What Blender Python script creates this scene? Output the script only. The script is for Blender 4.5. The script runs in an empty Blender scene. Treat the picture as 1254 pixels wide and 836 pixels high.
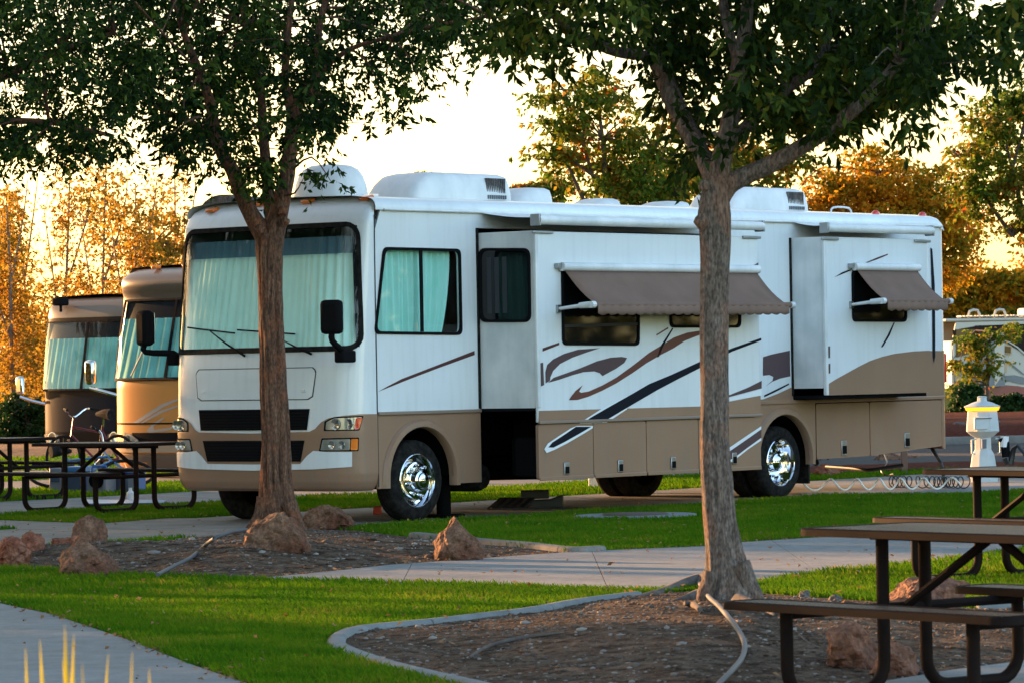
import bpy, bmesh, math, random
import numpy as np
from mathutils import Vector, Matrix
random.seed(7); RNG = np.random.default_rng(7)
PI = math.pi; rad = math.radians
SC = bpy.context.scene
COL = SC.collection

# ------------------------------------------------------------------ camera
F_PX, TILT, ROLL, CAM_H = 4895.0, 0.0058, 0.0191, 1.5326      # focal length in photo pixels (photo 1254 x 836)
cd = bpy.data.cameras.new('camera'); cam = bpy.data.objects.new('camera', cd); COL.objects.link(cam)
SC.camera = cam
cd.sensor_width = 36; cd.lens = 36 * F_PX / 1254; cd.clip_start = .5; cd.clip_end = 3000
cd.dof.use_dof = True; cd.dof.focus_distance = 38; cd.dof.aperture_fstop = 13
cR = Matrix.Rotation(PI / 2 + TILT, 3, 'X') @ Matrix.Rotation(ROLL * -1, 3, 'Z')
cam.matrix_world = Matrix.Translation((0, 0, CAM_H)) @ cR.to_4x4()

# ------------------------------------------------------------------ light
SUN_EL, SUN_AZ = 8.0, 51.0           # azimuth in degrees to the left of the viewing direction
sd = Vector((-math.sin(rad(SUN_AZ)) * math.cos(rad(SUN_EL)), math.cos(rad(SUN_AZ)) * math.cos(rad(SUN_EL)), math.sin(rad(SUN_EL))))
w = bpy.data.worlds.new('World'); SC.world = w; w.use_nodes = True
nt = w.node_tree; nt.nodes.clear()
sky = nt.nodes.new('ShaderNodeTexSky'); sky.sky_type = 'NISHITA'; sky.sun_disc = False
sky.sun_elevation = rad(SUN_EL); sky.sun_rotation = rad(-SUN_AZ); sky.air_density = 1.0; sky.dust_density = 0.55; sky.ozone_density = 1.0
bg = nt.nodes.new('ShaderNodeBackground'); bg.inputs[1].default_value = .15
wo = nt.nodes.new('ShaderNodeOutputWorld')
tint = nt.nodes.new('ShaderNodeMix'); tint.data_type = 'RGBA'; tint.blend_type = 'MULTIPLY'; tint.inputs[0].default_value = 1      # the photograph's cool white balance
stc = nt.nodes.new('ShaderNodeTexCoord'); dot = nt.nodes.new('ShaderNodeVectorMath'); dot.operation = 'DOT_PRODUCT'     # dusk sky: blue away from the sun, cream towards it
dot.inputs[1].default_value = (sd.x, sd.y, 0); smr = nt.nodes.new('ShaderNodeMapRange'); smr.interpolation_type = 'SMOOTHSTEP'
smr.inputs[1].default_value = -.35; smr.inputs[2].default_value = .42
tm = nt.nodes.new('ShaderNodeMix'); tm.data_type = 'RGBA'; tm.inputs[6].default_value = (.97, 1.0, 1.08, 1); tm.inputs[7].default_value = (.65, .525, .43, 1)
nt.links.new(stc.outputs['Generated'], dot.inputs[0]); nt.links.new(dot.outputs['Value'], smr.inputs[0]); nt.links.new(smr.outputs[0], tm.inputs[0]); nt.links.new(tm.outputs[2], tint.inputs[7])
nt.links.new(sky.outputs[0], tint.inputs[6]); nt.links.new(tint.outputs[2], bg.inputs[0]); nt.links.new(bg.outputs[0], wo.inputs[0])
sl = bpy.data.lights.new('sun', 'SUN'); sun = bpy.data.objects.new('sun', sl); COL.objects.link(sun)
sl.energy = 3.9; sl.angle = rad(.5); sl.color = (1, .52, .22)
sun.rotation_euler = sd.to_track_quat('Z', 'Y').to_euler()
SC.view_settings.view_transform = 'Standard'; SC.view_settings.look = 'None'; SC.view_settings.gamma = 1
SC.view_settings.exposure = 2.42

# ------------------------------------------------------------------ pixel helpers (photo pixels -> world points)
cRn = np.array(cR); CO = np.array((0, 0, CAM_H))
def ray(px, py):
    return cRn @ np.array(((px - 627) / F_PX, (418 - py) / F_PX, -1.0))
def G(px, py, z=0.0):
    d = ray(px, py); t = (z - CAM_H) / d[2]; return CO + d * t
def A(px, py, D):
    d = ray(px, py); return CO + d * (D / d[1])
def proj(P):
    q = cRn.T @ (np.asarray(P) - CO); return np.array((627 + F_PX * q[0] / -q[2], 418 - F_PX * q[1] / -q[2]))
def V(p): return Vector((float(p[0]), float(p[1]), float(p[2])))

# ------------------------------------------------------------------ materials
MATS = {}
def mat(name, col, rough=.6, metal=0., col2=None, scale=4., bump=0., bscale=40., spec=.5, detail=6., coat=0., obj=True, mixlo=.35, mixhi=.65):
    m = bpy.data.materials.new(name); m.use_nodes = True; n = m.node_tree.nodes; L = m.node_tree.links
    b = n['Principled BSDF']; b.inputs['Roughness'].default_value = rough; b.inputs['Metallic'].default_value = metal
    b.inputs['Specular IOR Level'].default_value = spec; b.inputs['Coat Weight'].default_value = coat
    b.inputs['Coat Roughness'].default_value = .08
    b.inputs['Base Color'].default_value = (*col, 1)
    tc = n.new('ShaderNodeTexCoord')
    if col2:
        t = n.new('ShaderNodeTexNoise'); t.inputs['Scale'].default_value = scale; t.inputs['Detail'].default_value = detail
        L.new(tc.outputs['Object'], t.inputs['Vector'])
        r = n.new('ShaderNodeValToRGB'); r.color_ramp.elements[0].position = mixlo; r.color_ramp.elements[1].position = mixhi
        r.color_ramp.elements[0].color = (*col, 1); r.color_ramp.elements[1].color = (*col2, 1)
        L.new(t.outputs['Fac'], r.inputs[0]); L.new(r.outputs[0], b.inputs['Base Color'])
    if bump:
        t2 = n.new('ShaderNodeTexNoise'); t2.inputs['Scale'].default_value = bscale; t2.inputs['Detail'].default_value = 5
        L.new(tc.outputs['Object'], t2.inputs['Vector'])
        bu = n.new('ShaderNodeBump'); bu.inputs['Strength'].default_value = 1; bu.inputs['Distance'].default_value = bump
        L.new(t2.outputs['Fac'], bu.inputs['Height']); L.new(bu.outputs[0], b.inputs['Normal'])
    MATS[name] = m; return m
def dirty(name, amt=.22):
    m = MATS[name]; n = m.node_tree.nodes; L = m.node_tree.links; b = n['Principled BSDF']; src = b.inputs['Base Color'].links[0].from_socket
    tc = n.new('ShaderNodeTexCoord'); mp = n.new('ShaderNodeMapping'); mp.inputs['Scale'].default_value = (9, 9, .7); t = n.new('ShaderNodeTexNoise'); t.inputs['Scale'].default_value = 1.6; t.inputs['Detail'].default_value = 7
    L.new(tc.outputs['Object'], mp.inputs[0]); L.new(mp.outputs[0], t.inputs['Vector'])
    sp = n.new('ShaderNodeSeparateXYZ'); L.new(tc.outputs['Object'], sp.inputs[0]); lo = n.new('ShaderNodeMapRange'); lo.inputs[1].default_value = .3; lo.inputs[2].default_value = 1.3; lo.inputs[3].default_value = 1.; lo.inputs[4].default_value = .35; L.new(sp.outputs[2], lo.inputs[0])
    r = n.new('ShaderNodeMapRange'); r.inputs[1].default_value = .48; r.inputs[2].default_value = .72; r.inputs[3].default_value = 0; r.inputs[4].default_value = amt * 2; L.new(t.outputs['Fac'], r.inputs[0])
    mu = n.new('ShaderNodeMath'); mu.operation = 'MULTIPLY'; L.new(r.outputs[0], mu.inputs[0]); L.new(lo.outputs[0], mu.inputs[1])
    mx = n.new('ShaderNodeMix'); mx.data_type = 'RGBA'; L.new(mu.outputs[0], mx.inputs[0]); L.new(src, mx.inputs[6]); mx.inputs[7].default_value = (.20, .17, .14, 1); L.new(mx.outputs[2], b.inputs['Base Color'])
def leafmat(name, cols, trans=.4, rough=.55):
    """cols: list of base colours picked per leaf"""
    m = bpy.data.materials.new(name); m.use_nodes = True; n = m.node_tree.nodes; L = m.node_tree.links
    b = n['Principled BSDF']; b.inputs['Roughness'].default_value = rough; b.inputs['Specular IOR Level'].default_value = .15
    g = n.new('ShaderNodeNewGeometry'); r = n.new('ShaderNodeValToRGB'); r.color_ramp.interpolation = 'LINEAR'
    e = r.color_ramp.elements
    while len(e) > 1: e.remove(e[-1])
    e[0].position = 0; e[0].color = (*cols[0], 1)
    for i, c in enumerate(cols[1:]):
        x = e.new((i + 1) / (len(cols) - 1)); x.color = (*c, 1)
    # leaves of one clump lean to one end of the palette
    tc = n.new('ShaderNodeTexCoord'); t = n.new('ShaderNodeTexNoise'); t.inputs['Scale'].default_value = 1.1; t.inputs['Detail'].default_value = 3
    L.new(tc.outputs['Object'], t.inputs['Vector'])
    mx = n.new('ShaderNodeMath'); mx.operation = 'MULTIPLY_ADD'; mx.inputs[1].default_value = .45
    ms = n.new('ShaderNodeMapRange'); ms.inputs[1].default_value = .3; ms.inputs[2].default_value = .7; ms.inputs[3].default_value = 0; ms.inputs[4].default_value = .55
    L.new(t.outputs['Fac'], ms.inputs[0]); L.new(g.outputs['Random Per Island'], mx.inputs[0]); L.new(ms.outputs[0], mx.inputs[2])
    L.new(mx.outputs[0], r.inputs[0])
    tr = n.new('ShaderNodeBsdfTranslucent'); mix = n.new('ShaderNodeMixShader'); mix.inputs[0].default_value = trans
    L.new(r.outputs[0], b.inputs['Base Color']); L.new(r.outputs[0], tr.inputs[0])
    L.new(b.outputs[0], mix.inputs[1]); L.new(tr.outputs[0], mix.inputs[2])
    L.new(mix.outputs[0], n['Material Output'].inputs[0]); MATS[name] = m; return m
def glassmat(name, tint, refl=.9, rough=.02, tmix=None):
    m = bpy.data.materials.new(name); m.use_nodes = True; n = m.node_tree.nodes; L = m.node_tree.links
    n.remove(n['Principled BSDF'])
    tr = n.new('ShaderNodeBsdfTransparent'); tr.inputs[0].default_value = (*tint, 1)
    gl = n.new('ShaderNodeBsdfGlossy'); gl.inputs['Roughness'].default_value = rough
    ge = n.new('ShaderNodeNewGeometry'); dt = n.new('ShaderNodeVectorMath'); dt.operation = 'DOT_PRODUCT'; L.new(ge.outputs['Normal'], dt.inputs[0]); L.new(ge.outputs['Incoming'], dt.inputs[1])
    def mth(op, a, b=None):
        q = n.new('ShaderNodeMath'); q.operation = op
        for i, v in enumerate((a, b)):
            if v is None: continue
            if isinstance(v, (int, float)): q.inputs[i].default_value = v
            else: L.new(v, q.inputs[i])
        return q.outputs[0]
    F_ = mth('ADD', mth('MULTIPLY', mth('POWER', mth('SUBTRACT', 1.0, mth('ABSOLUTE', dt.outputs['Value'])), 5.0), .94), .05)   # same reflectance from both sides of a thin pane
    mi = n.new('ShaderNodeMixShader')
    L.new(F_, mi.inputs[0]); L.new(tr.outputs[0], mi.inputs[1]); L.new(gl.outputs[0], mi.inputs[2])
    L.new(mi.outputs[0], n['Material Output'].inputs[0]); MATS[name] = m; return m
M = MATS
mat('white_gelcoat', (.72, .755, .77), .28, col2=(.67, .705, .72), scale=1.2, coat=.35, bump=.0006, bscale=3)
mat('white_plastic', (.74, .74, .73), .45, col2=(.58, .6, .6), scale=3)
mat('white_fabric', (.7, .72, .72), .6)
mat('tan_paint', (.30, .178, .112), .32, spec=.3, col2=(.26, .155, .10), scale=1.1, coat=.2, bump=.0006, bscale=3)
dirty('white_gelcoat', .12); dirty('tan_paint', .22); dirty('white_plastic', .12)
def mottle(name, scale, lo, hi, stretch=(1, 1, 1), a=.35, c=.65):
    m = MATS[name]; n = m.node_tree.nodes; L = m.node_tree.links; b = n['Principled BSDF']; src = b.inputs['Base Color'].links[0].from_socket
    tc = n.new('ShaderNodeTexCoord'); mp = n.new('ShaderNodeMapping'); mp.inputs['Scale'].default_value = stretch; t = n.new('ShaderNodeTexNoise'); t.inputs['Scale'].default_value = scale; t.inputs['Detail'].default_value = 12; t.inputs['Roughness'].default_value = .7
    L.new(tc.outputs['Object'], mp.inputs[0]); L.new(mp.outputs[0], t.inputs['Vector'])
    r = n.new('ShaderNodeMapRange'); r.inputs[1].default_value = a; r.inputs[2].default_value = c; r.inputs[3].default_value = lo; r.inputs[4].default_value = hi; L.new(t.outputs['Fac'], r.inputs[0])
    mx = n.new('ShaderNodeMix'); mx.data_type = 'RGBA'; mx.blend_type = 'MULTIPLY'; mx.inputs[0].default_value = 1; L.new(src, mx.inputs[6]); L.new(r.outputs[0], mx.inputs[7]); L.new(mx.outputs[2], b.inputs['Base Color'])
mat('tan_dark_paint', (.23, .17, .13), .35)
mat('maroon_paint', (.075, .022, .022), .35, spec=.3)
mat('purple_brown_paint', (.085, .05, .055), .35, spec=.3)
mat('brown_paint', (.13, .045, .032), .35, spec=.3)
mat('black_paint', (.012, .014, .02), .4, spec=.04)
mat('white_stripe', (.75, .78, .8), .3)
mat('seam_dark', (.03, .03, .03), .8)
mat('black_rubber', (.006, .006, .006), .85, spec=.1, col2=(.022, .02, .018), scale=20, bump=.002, bscale=60)
mat('black_plastic', (.008, .008, .009), .8, spec=.03)
mat('chassis_black', (.004, .004, .004), .9, spec=.03)
mat('dark_glass', (.004, .005, .006), .04, spec=.35)
mat('black_metal', (.014, .010, .009), .6, spec=.03, col2=(.018, .011, .009), scale=12)
mat('chrome', (.75, .75, .76), .08, metal=1)
mat('dull_steel', (.35, .36, .37), .4, metal=1)
mat('amber_lens', (.75, .17, .01), .15, coat=.5)
mat('red_lens', (.6, .02, .01), .15, coat=.5)
mat('lens_clear', (.22, .22, .19), .15, metal=.3, coat=.8, col2=(.4, .4, .36), scale=9)
mat('lens_reflector', (.5, .5, .48), .2, metal=.9)
mat('awning_fabric', (0.209, 0.133, 0.101), .85, spec=.1, col2=(0.180, 0.115, 0.086), scale=3, bump=.0008, bscale=300)
mat('curtain_aqua', (.66, .95, .88), .9, col2=(.60, .90, .83), scale=5)
mat('curtain_teal', (.22, .52, .46), .9, col2=(.14, .36, .32), scale=2.5)
mat('mesh_metal', (.045, .04, .042), .4, spec=.4)
mat('curtain_green', (0.336, 0.688, 0.608), .9, col2=(0.400, 0.720, 0.656), scale=5)
mat('curtain_cream', (.62, .5, .28), .9)
mat('blind_dark', (.02, .023, .03), .5)
glassmat('window_glass', (.96, 1.0, .99))
glassmat('tint_glass', (.36, .41, .50))
glassmat('smoke_glass', (.30, .32, .34))
mat('concrete', (.24, .25, .24), .85, col2=(.18, .19, .185), scale=1.1, mixlo=.25, mixhi=.7, spec=.3, bump=.003, bscale=60)
mat('concrete_warm', (.22, .205, .18), .85, spec=.2, col2=(.16, .15, .13), scale=2.2, bump=.003, bscale=50)
mat('asphalt', (.045, .047, .052), .9, spec=.2, col2=(.035, .036, .04), scale=8, bump=.004, bscale=90)
mat('soil_grass', (.022, .045, .003), .95, spec=.05, col2=(.038, .058, .005), scale=3, bump=.01, bscale=50)
mat('mulch_soil', (.030, .017, .010), .95, spec=.1, col2=(.125, .088, .060), scale=9, bump=.025, bscale=38, detail=10)
mat('red_mulch', (.06, .015, .010), .95, spec=.05, col2=(.11, .03, .02), scale=14, bump=.03, bscale=40)
mat('leaf_litter', (.11, .06, .03), .95, col2=(.2, .11, .05), scale=9, bump=.03, bscale=30)
mat('pebble', (.13, .10, .078), .85, spec=.2, col2=(.06, .042, .032), scale=6)
mat('pebble_pale', (.28, .25, .22), .85, spec=.2, col2=(.17, .15, .135), scale=6)
mat('wood_chip', (0.096, 0.051, 0.027), .9, col2=(0.054, 0.030, 0.018), scale=9)
mat('rock_red', (.19, .055, .028), .9, spec=.15, col2=(.26, .125, .08), scale=3.2, bump=.05, bscale=16, detail=9)
mat('rock_tan', (.22, .125, .078), .9, spec=.15, col2=(.12, .05, .03), scale=3.5, bump=.05, bscale=16, detail=9)
mat('rock_red_lit', (0.221, 0.091, 0.046), .85, col2=(0.156, 0.065, 0.039), scale=4, bump=.05, bscale=16, detail=9)  # rock_red with warm sunlight put into the colour
mat('rock_grey', (.10, .09, .085), .85, col2=(.16, .13, .11), scale=4, bump=.05, bscale=16)
mat('root_wood', (0.119, 0.095, 0.077), .9, col2=(0.070, 0.052, 0.042), scale=8, bump=.01, bscale=30)
mat('hose_grey', (.07, .08, .09), .5, spec=.2)
mat('conduit_grey', (.13, .13, .135), .6, spec=.2)
mat('hose_white', (.72, .7, .6), .45)
mat('hose_black', (.01, .012, .012), .4)
mat('pedestal_white', (.55, .6, .6), .5, col2=(.48, .53, .53), scale=5)
mat('gray_label', (.12, .13, .15), .5)
mat('post_wood', (.17, .1, .07), .9)
mat('bright_blue', (.02, .09, .28), .5)
mat('box_navy', (.02, .035, .06), .6)
mat('bike_red', (.12, .012, .02), .4)
mat('bike_blue', (.03, .12, .25), .35)
mat('red_chock', (.5, .05, .02), .5)
mat('dark_ramp', (.012, .014, .014), .55)
mat('stripe_mat', (.10, .06, .055), .9)
mat('lid_brown', (.09, .065, .05), .8)
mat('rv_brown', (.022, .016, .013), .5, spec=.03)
mat('rv_brown_light', (0.105, 0.081, 0.063), .35, coat=.2)
mat('rv_gold', (.50, .22, .06), .3, spec=.15)
mat('rv_gold_light', (.40, .29, .19), .35, spec=.3)
mat('rv_grey_line', (.33, .29, .25), .35)
mat('rv_white', (.42, .39, .34), .5)  # white body, darkened in the colour for the shade it stands in
mat('rv_sand', (.42, .28, .15), .4)
mat('rv_red', (.16, .012, .02), .35, coat=.4)
mat('rv_grey', (.12, .13, .15), .4)
for n_ in ('rock_red', 'rock_tan', 'rock_red_lit', 'rock_grey'): mottle(n_, 14, .45, 1.4); mottle(n_, 45, .6, 1.3)
for n_ in ('concrete', 'concrete_warm'): mottle(n_, 5, .80, 1.10); mottle(n_, 60, .88, 1.08)
mottle('mulch_soil', 60, .55, 1.5)
def barkmat(name, c1, c2, c3):
    m = mat(name, c1, .9); n = m.node_tree.nodes; L = m.node_tree.links; b = n['Principled BSDF']
    tc = n.new('ShaderNodeTexCoord'); mp = n.new('ShaderNodeMapping'); mp.inputs['Scale'].default_value = (1, 1, .13)
    t = n.new('ShaderNodeTexNoise'); t.inputs['Scale'].default_value = 34; t.inputs['Detail'].default_value = 12; t.inputs['Roughness'].default_value = .75
    L.new(tc.outputs['Object'], mp.inputs[0]); L.new(mp.outputs[0], t.inputs['Vector'])
    r = n.new('ShaderNodeValToRGB'); e = r.color_ramp.elements; e[0].position = .3; e[1].position = .72; e[0].color = (*c1, 1); e[1].color = (*c3, 1)
    x = e.new(.5); x.color = (*c2, 1)
    L.new(t.outputs['Fac'], r.inputs[0])
    t3 = n.new('ShaderNodeTexNoise'); t3.inputs['Scale'].default_value = 5; t3.inputs['Detail'].default_value = 6; L.new(tc.outputs['Object'], t3.inputs['Vector'])
    r3 = n.new('ShaderNodeValToRGB'); r3.color_ramp.elements[0].position = .52; r3.color_ramp.elements[1].position = .62
    mxx = n.new('ShaderNodeMix'); mxx.data_type = 'RGBA'; L.new(t3.outputs['Fac'], r3.inputs[0]); 
    ml = n.new('ShaderNodeMath'); ml.operation = 'MULTIPLY'; ml.inputs[1].default_value = .38; L.new(r3.outputs[0], ml.inputs[0]); L.new(ml.outputs[0], mxx.inputs[0])
    L.new(r.outputs[0], mxx.inputs[6]); mxx.inputs[7].default_value = (c3[0] * 1.1, c3[1] * .62, c3[2] * .42, 1)
    t4 = n.new('ShaderNodeTexNoise'); t4.inputs['Scale'].default_value = 75; t4.inputs['Detail'].default_value = 6; mp4 = n.new('ShaderNodeMapping'); mp4.inputs['Scale'].default_value = (1, 1, .4)
    L.new(tc.outputs['Object'], mp4.inputs[0]); L.new(mp4.outputs[0], t4.inputs['Vector'])
    r4 = n.new('ShaderNodeMapRange'); r4.inputs[1].default_value = .35; r4.inputs[2].default_value = .65; r4.inputs[3].default_value = .45; r4.inputs[4].default_value = 1.35; L.new(t4.outputs['Fac'], r4.inputs[0])
    m4 = n.new('ShaderNodeMix'); m4.data_type = 'RGBA'; m4.blend_type = 'MULTIPLY'; m4.inputs[0].default_value = 1; L.new(mxx.outputs[2], m4.inputs[6]); L.new(r4.outputs[0], m4.inputs[7]); L.new(m4.outputs[2], b.inputs['Base Color'])
    bu = n.new('ShaderNodeBump'); bu.inputs['Distance'].default_value = .045; L.new(t.outputs['Fac'], bu.inputs['Height']); L.new(bu.outputs[0], b.inputs['Normal'])
    return m
barkmat('bark_brown', (.022, .009, .005), (.15, .068, .036), (.30, .165, .095))
barkmat('bark_grey', (.05, .032, .022), (.19, .14, .11), (.34, .275, .235))
mat('bark_pale', (.20, .15, .11), .9, col2=(.10, .07, .05), scale=6)
mat('bark_dark', (.06, .042, .03), .9, col2=(.09, .06, .045), scale=6)
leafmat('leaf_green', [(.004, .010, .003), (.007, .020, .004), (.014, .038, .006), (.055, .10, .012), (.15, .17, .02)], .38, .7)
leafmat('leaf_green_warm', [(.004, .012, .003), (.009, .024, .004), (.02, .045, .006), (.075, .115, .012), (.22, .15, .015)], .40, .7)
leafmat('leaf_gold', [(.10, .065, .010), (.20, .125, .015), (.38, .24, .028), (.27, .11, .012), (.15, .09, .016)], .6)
leafmat('leaf_orange', [(.07, .12, .01), (.18, .18, .014), (.45, .24, .012), (.60, .23, .01), (.52, .15, .008)], .6)
leafmat('leaf_pistache', [(.035, .085, .008), (.07, .13, .010), (.13, .17, .014), (.26, .15, .015), (.5, .03, .012)], .58)
leafmat('leaf_olive', [(.05, .075, .012), (.09, .11, .015), (.16, .14, .02), (.2, .12, .02)], .5)
leafmat('leaf_bush', [(.008, .03, .006), (.015, .045, .008), (.03, .07, .012)], .3)
leafmat('grass_blade', [(.022, .088, .001), (.042, .132, .0015), (.068, .165, .002), (.11, .185, .005), (.24, .20, .03)], .42, .8)
leafmat('reed_blade', [(.30, .30, .02), (.5, .42, .03), (.62, .42, .04)], .5)
leafmat('dead_leaf', [(.28, .14, .05), (.4, .22, .1), (.2, .09, .03), (.45, .35, .2)], .3)
am = mat('amber_lamp', (.7, .25, .01), .4); bb = am.node_tree.nodes['Principled BSDF']
bb.inputs['Emission Color'].default_value = (1, .30, .01, 1); bb.inputs['Emission Strength'].default_value = .55

# ------------------------------------------------------------------ object helpers
def tag(o, label=None, cat=None, group=None, kind=None):
    if label: o['label'] = label
    if cat: o['category'] = cat
    if group: o['group'] = group
    if kind: o['kind'] = kind
    return o
def empty(name, loc=(0, 0, 0), rz=0., ry=0.):
    o = bpy.data.objects.new(name, None); COL.objects.link(o); o.location = V(loc); o.rotation_euler = (0, ry, rz); o.empty_display_size = .1
    return o
class MB:
    def __init__(s): s.v = []; s.f = []
    def add(s, vs, fs):
        k = len(s.v); s.v += [tuple(map(float, v)) for v in vs]; s.f += [tuple(i + k for i in f) for f in fs]; return s
    def box(s, c, sz, R=None):
        x, y, z = [q / 2 for q in sz]; vs = [Vector((i * x, j * y, k * z)) for i in (-1, 1) for j in (-1, 1) for k in (-1, 1)]
        if R is not None: vs = [R @ v for v in vs]
        vs = [v + Vector(c) for v in vs]
        return s.add(vs, [(0, 1, 3, 2), (4, 6, 7, 5), (0, 4, 5, 1), (2, 3, 7, 6), (0, 2, 6, 4), (1, 5, 7, 3)])
    def tube(s, pts, r, n=8, caps=True, prof=None, seg=1, squash=None):
        """pts: polyline, r: radius or list; prof(angle, t) multiplies the radius"""
        P = [Vector(map(float, p)) for p in pts]; m = len(P)
        R = list(r) if hasattr(r, '__len__') else [r] * m
        if seg > 1:
            Q = []; RR = []
            for i in range(m - 1):
                p0 = P[max(i - 1, 0)]; p1 = P[i]; p2 = P[i + 1]; p3 = P[min(i + 2, m - 1)]
                for k in range(seg):
                    t = k / seg; t2 = t * t; t3 = t2 * t
                    Q.append(.5 * ((2 * p1) + (p2 - p0) * t + (2 * p0 - 5 * p1 + 4 * p2 - p3) * t2 + (3 * p1 - p0 - 3 * p2 + p3) * t3))
                    RR.append(R[i] * (1 - t) + R[i + 1] * t)
            Q.append(P[-1]); RR.append(R[-1]); P, R, m = Q, RR, len(Q)
        tg = [(P[min(i + 1, m - 1)] - P[max(i - 1, 0)]).normalized() for i in range(m)]
        up = Vector((0, 0, 1)) if abs(tg[0].z) < .9 else Vector((0, 1, 0))
        a = tg[0].cross(up).normalized(); k = len(s.v); out = []
        for i in range(m):
            a = (a - tg[i] * a.dot(tg[i])).normalized(); b = tg[i].cross(a)
            for j in range(n):
                th = 2 * PI * j / n; rr = R[i] * (prof(th, i / (m - 1)) if prof else 1)
                out.append(P[i] + (a * math.cos(th) + b * math.sin(th)) * rr)
        fs = [(i * n + j, i * n + (j + 1) % n, (i + 1) * n + (j + 1) % n, (i + 1) * n + j) for i in range(m - 1) for j in range(n)]
        if caps: fs += [tuple(range(n - 1, -1, -1)), tuple((m - 1) * n + j for j in range(n))]
        return s.add(out, fs)
    def lathe(s, c, prof, n=32, axis='y'):
        """prof: (radius, height) pairs round an axis through c"""
        vs = []
        for r, h in prof:
            for j in range(n):
                t = 2 * PI * j / n; u, v = r * math.cos(t), r * math.sin(t)
                vs.append((c[0] + u, c[1] + h, c[2] + v) if axis == 'y' else ((c[0] + u, c[1] + v, c[2] + h) if axis == 'z' else (c[0] + h, c[1] + u, c[2] + v)))
        m = len(prof)
        return s.add(vs, [(i * n + j, i * n + (j + 1) % n, (i + 1) * n + (j + 1) % n, (i + 1) * n + j) for i in range(m - 1) for j in range(n)])
    def grid(s, rows):
        nr, nc = len(rows), len(rows[0])
        return s.add([p for r in rows for p in r], [(i * nc + j, i * nc + j + 1, (i + 1) * nc + j + 1, (i + 1) * nc + j) for i in range(nr - 1) for j in range(nc - 1)])
def link_mesh(name, me, m, parent=None, smooth=True, bevel=0., sharp=35):
    if m is not None: me.materials.append(M[m] if isinstance(m, str) else m)
    if smooth and len(me.polygons):
        me.polygons.foreach_set('use_smooth', [True] * len(me.polygons))
        if hasattr(me, 'set_sharp_from_angle'): me.set_sharp_from_angle(angle=rad(sharp))
    o = bpy.data.objects.new(name, me); COL.objects.link(o)
    if parent is not None: o.parent = parent
    if bevel:
        b = o.modifiers.new('bevel', 'BEVEL'); b.width = bevel; b.segments = 2; b.limit_method = 'ANGLE'; b.angle_limit = rad(40)
    return o
def obj(name, mb, m, parent=None, smooth=True, bevel=0., sharp=35, fix=True):
    me = bpy.data.meshes.new(name); me.from_pydata(mb.v, [], mb.f); 
    if fix:
        b = bmesh.new(); b.from_mesh(me); bmesh.ops.recalc_face_normals(b, faces=b.faces); b.to_mesh(me); b.free()
    me.update(); return link_mesh(name, me, m, parent, smooth, bevel, sharp)
def nobj(name, vs, quads, m, parent=None, smooth=False):
    """numpy mesh: quads (n,4) or triangles (n,3)"""
    me = bpy.data.meshes.new(name); k = quads.shape[1]
    me.vertices.add(len(vs)); me.vertices.foreach_set('co', np.asarray(vs, dtype=np.float32).ravel())
    me.loops.add(quads.size); me.loops.foreach_set('vertex_index', quads.astype(np.int32).ravel())
    me.polygons.add(len(quads)); me.polygons.foreach_set('loop_start', np.arange(0, quads.size, k, dtype=np.int32))
    me.polygons.foreach_set('loop_total', np.full(len(quads), k, dtype=np.int32)); me.update(calc_edges=True)
    return link_mesh(name, me, m, parent, smooth)
def patch2d(poly, holes=(), cell=None, cellx=None):
    """triangulated polygon in the plane, cut on a grid; returns bmesh with z=0"""
    b = bmesh.new(); ed = []
    for lp in [poly] + list(holes):
        vs = [b.verts.new((float(p[0]), float(p[1]), 0)) for p in lp]
        ed += [b.edges.new((vs[i], vs[(i + 1) % len(vs)])) for i in range(len(vs))]
    bmesh.ops.triangle_fill(b, edges=ed, use_beauty=True, use_dissolve=False)
    P = np.array([v.co[:] for v in b.verts])
    for ax, c in ((0, cellx or cell), (1, cell)):
        if not c: continue
        lo, hi = P[:, ax].min(), P[:, ax].max(); x = math.ceil(lo / c) * c
        while x < hi:
            if x > lo + 1e-5:
                co = [0, 0, 0]; no = [0, 0, 0]; co[ax] = x; no[ax] = 1
                bmesh.ops.bisect_plane(b, geom=b.verts[:] + b.edges[:] + b.faces[:], plane_co=co, plane_no=no, dist=1e-6)
            x += c
    return b
def surf(name, poly, fn, m, parent=None, thick=0., holes=(), cell=None, cellx=None, bevel=0., smooth=True):
    """polygon in (a,b) mapped by fn(a,b,offset) to 3D; thick > 0 gives it depth behind its face"""
    b = patch2d(poly, holes, cell, cellx); vs = list(b.verts); uv = [(v.co.x, v.co.y) for v in vs]
    for f in b.faces:
        if f.normal.z < 0: f.normal_flip()
    if thick:
        r = bmesh.ops.extrude_face_region(b, geom=b.faces[:]); nv = [g for g in r['geom'] if isinstance(g, bmesh.types.BMVert)]
        uvn = [(v.co.x, v.co.y) for v in nv]
        for v, q in zip(vs, uv): v.co = fn(q[0], q[1], -thick)
        for v, q in zip(nv, uvn): v.co = fn(q[0], q[1], 0)
    else:
        for v, q in zip(vs, uv): v.co = fn(q[0], q[1], 0)
    bmesh.ops.recalc_face_normals(b, faces=b.faces)
    if not thick:
        b.normal_update(); up = fn(uv[0][0], uv[0][1], .01) - fn(uv[0][0], uv[0][1], 0)
        f0 = vs[0].link_faces[0]
        if f0.normal.dot(up) < 0: bmesh.ops.reverse_faces(b, faces=b.faces[:])
    me = bpy.data.meshes.new(name); b.to_mesh(me); b.free()
    return link_mesh(name, me, m, parent, smooth, bevel)
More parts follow.
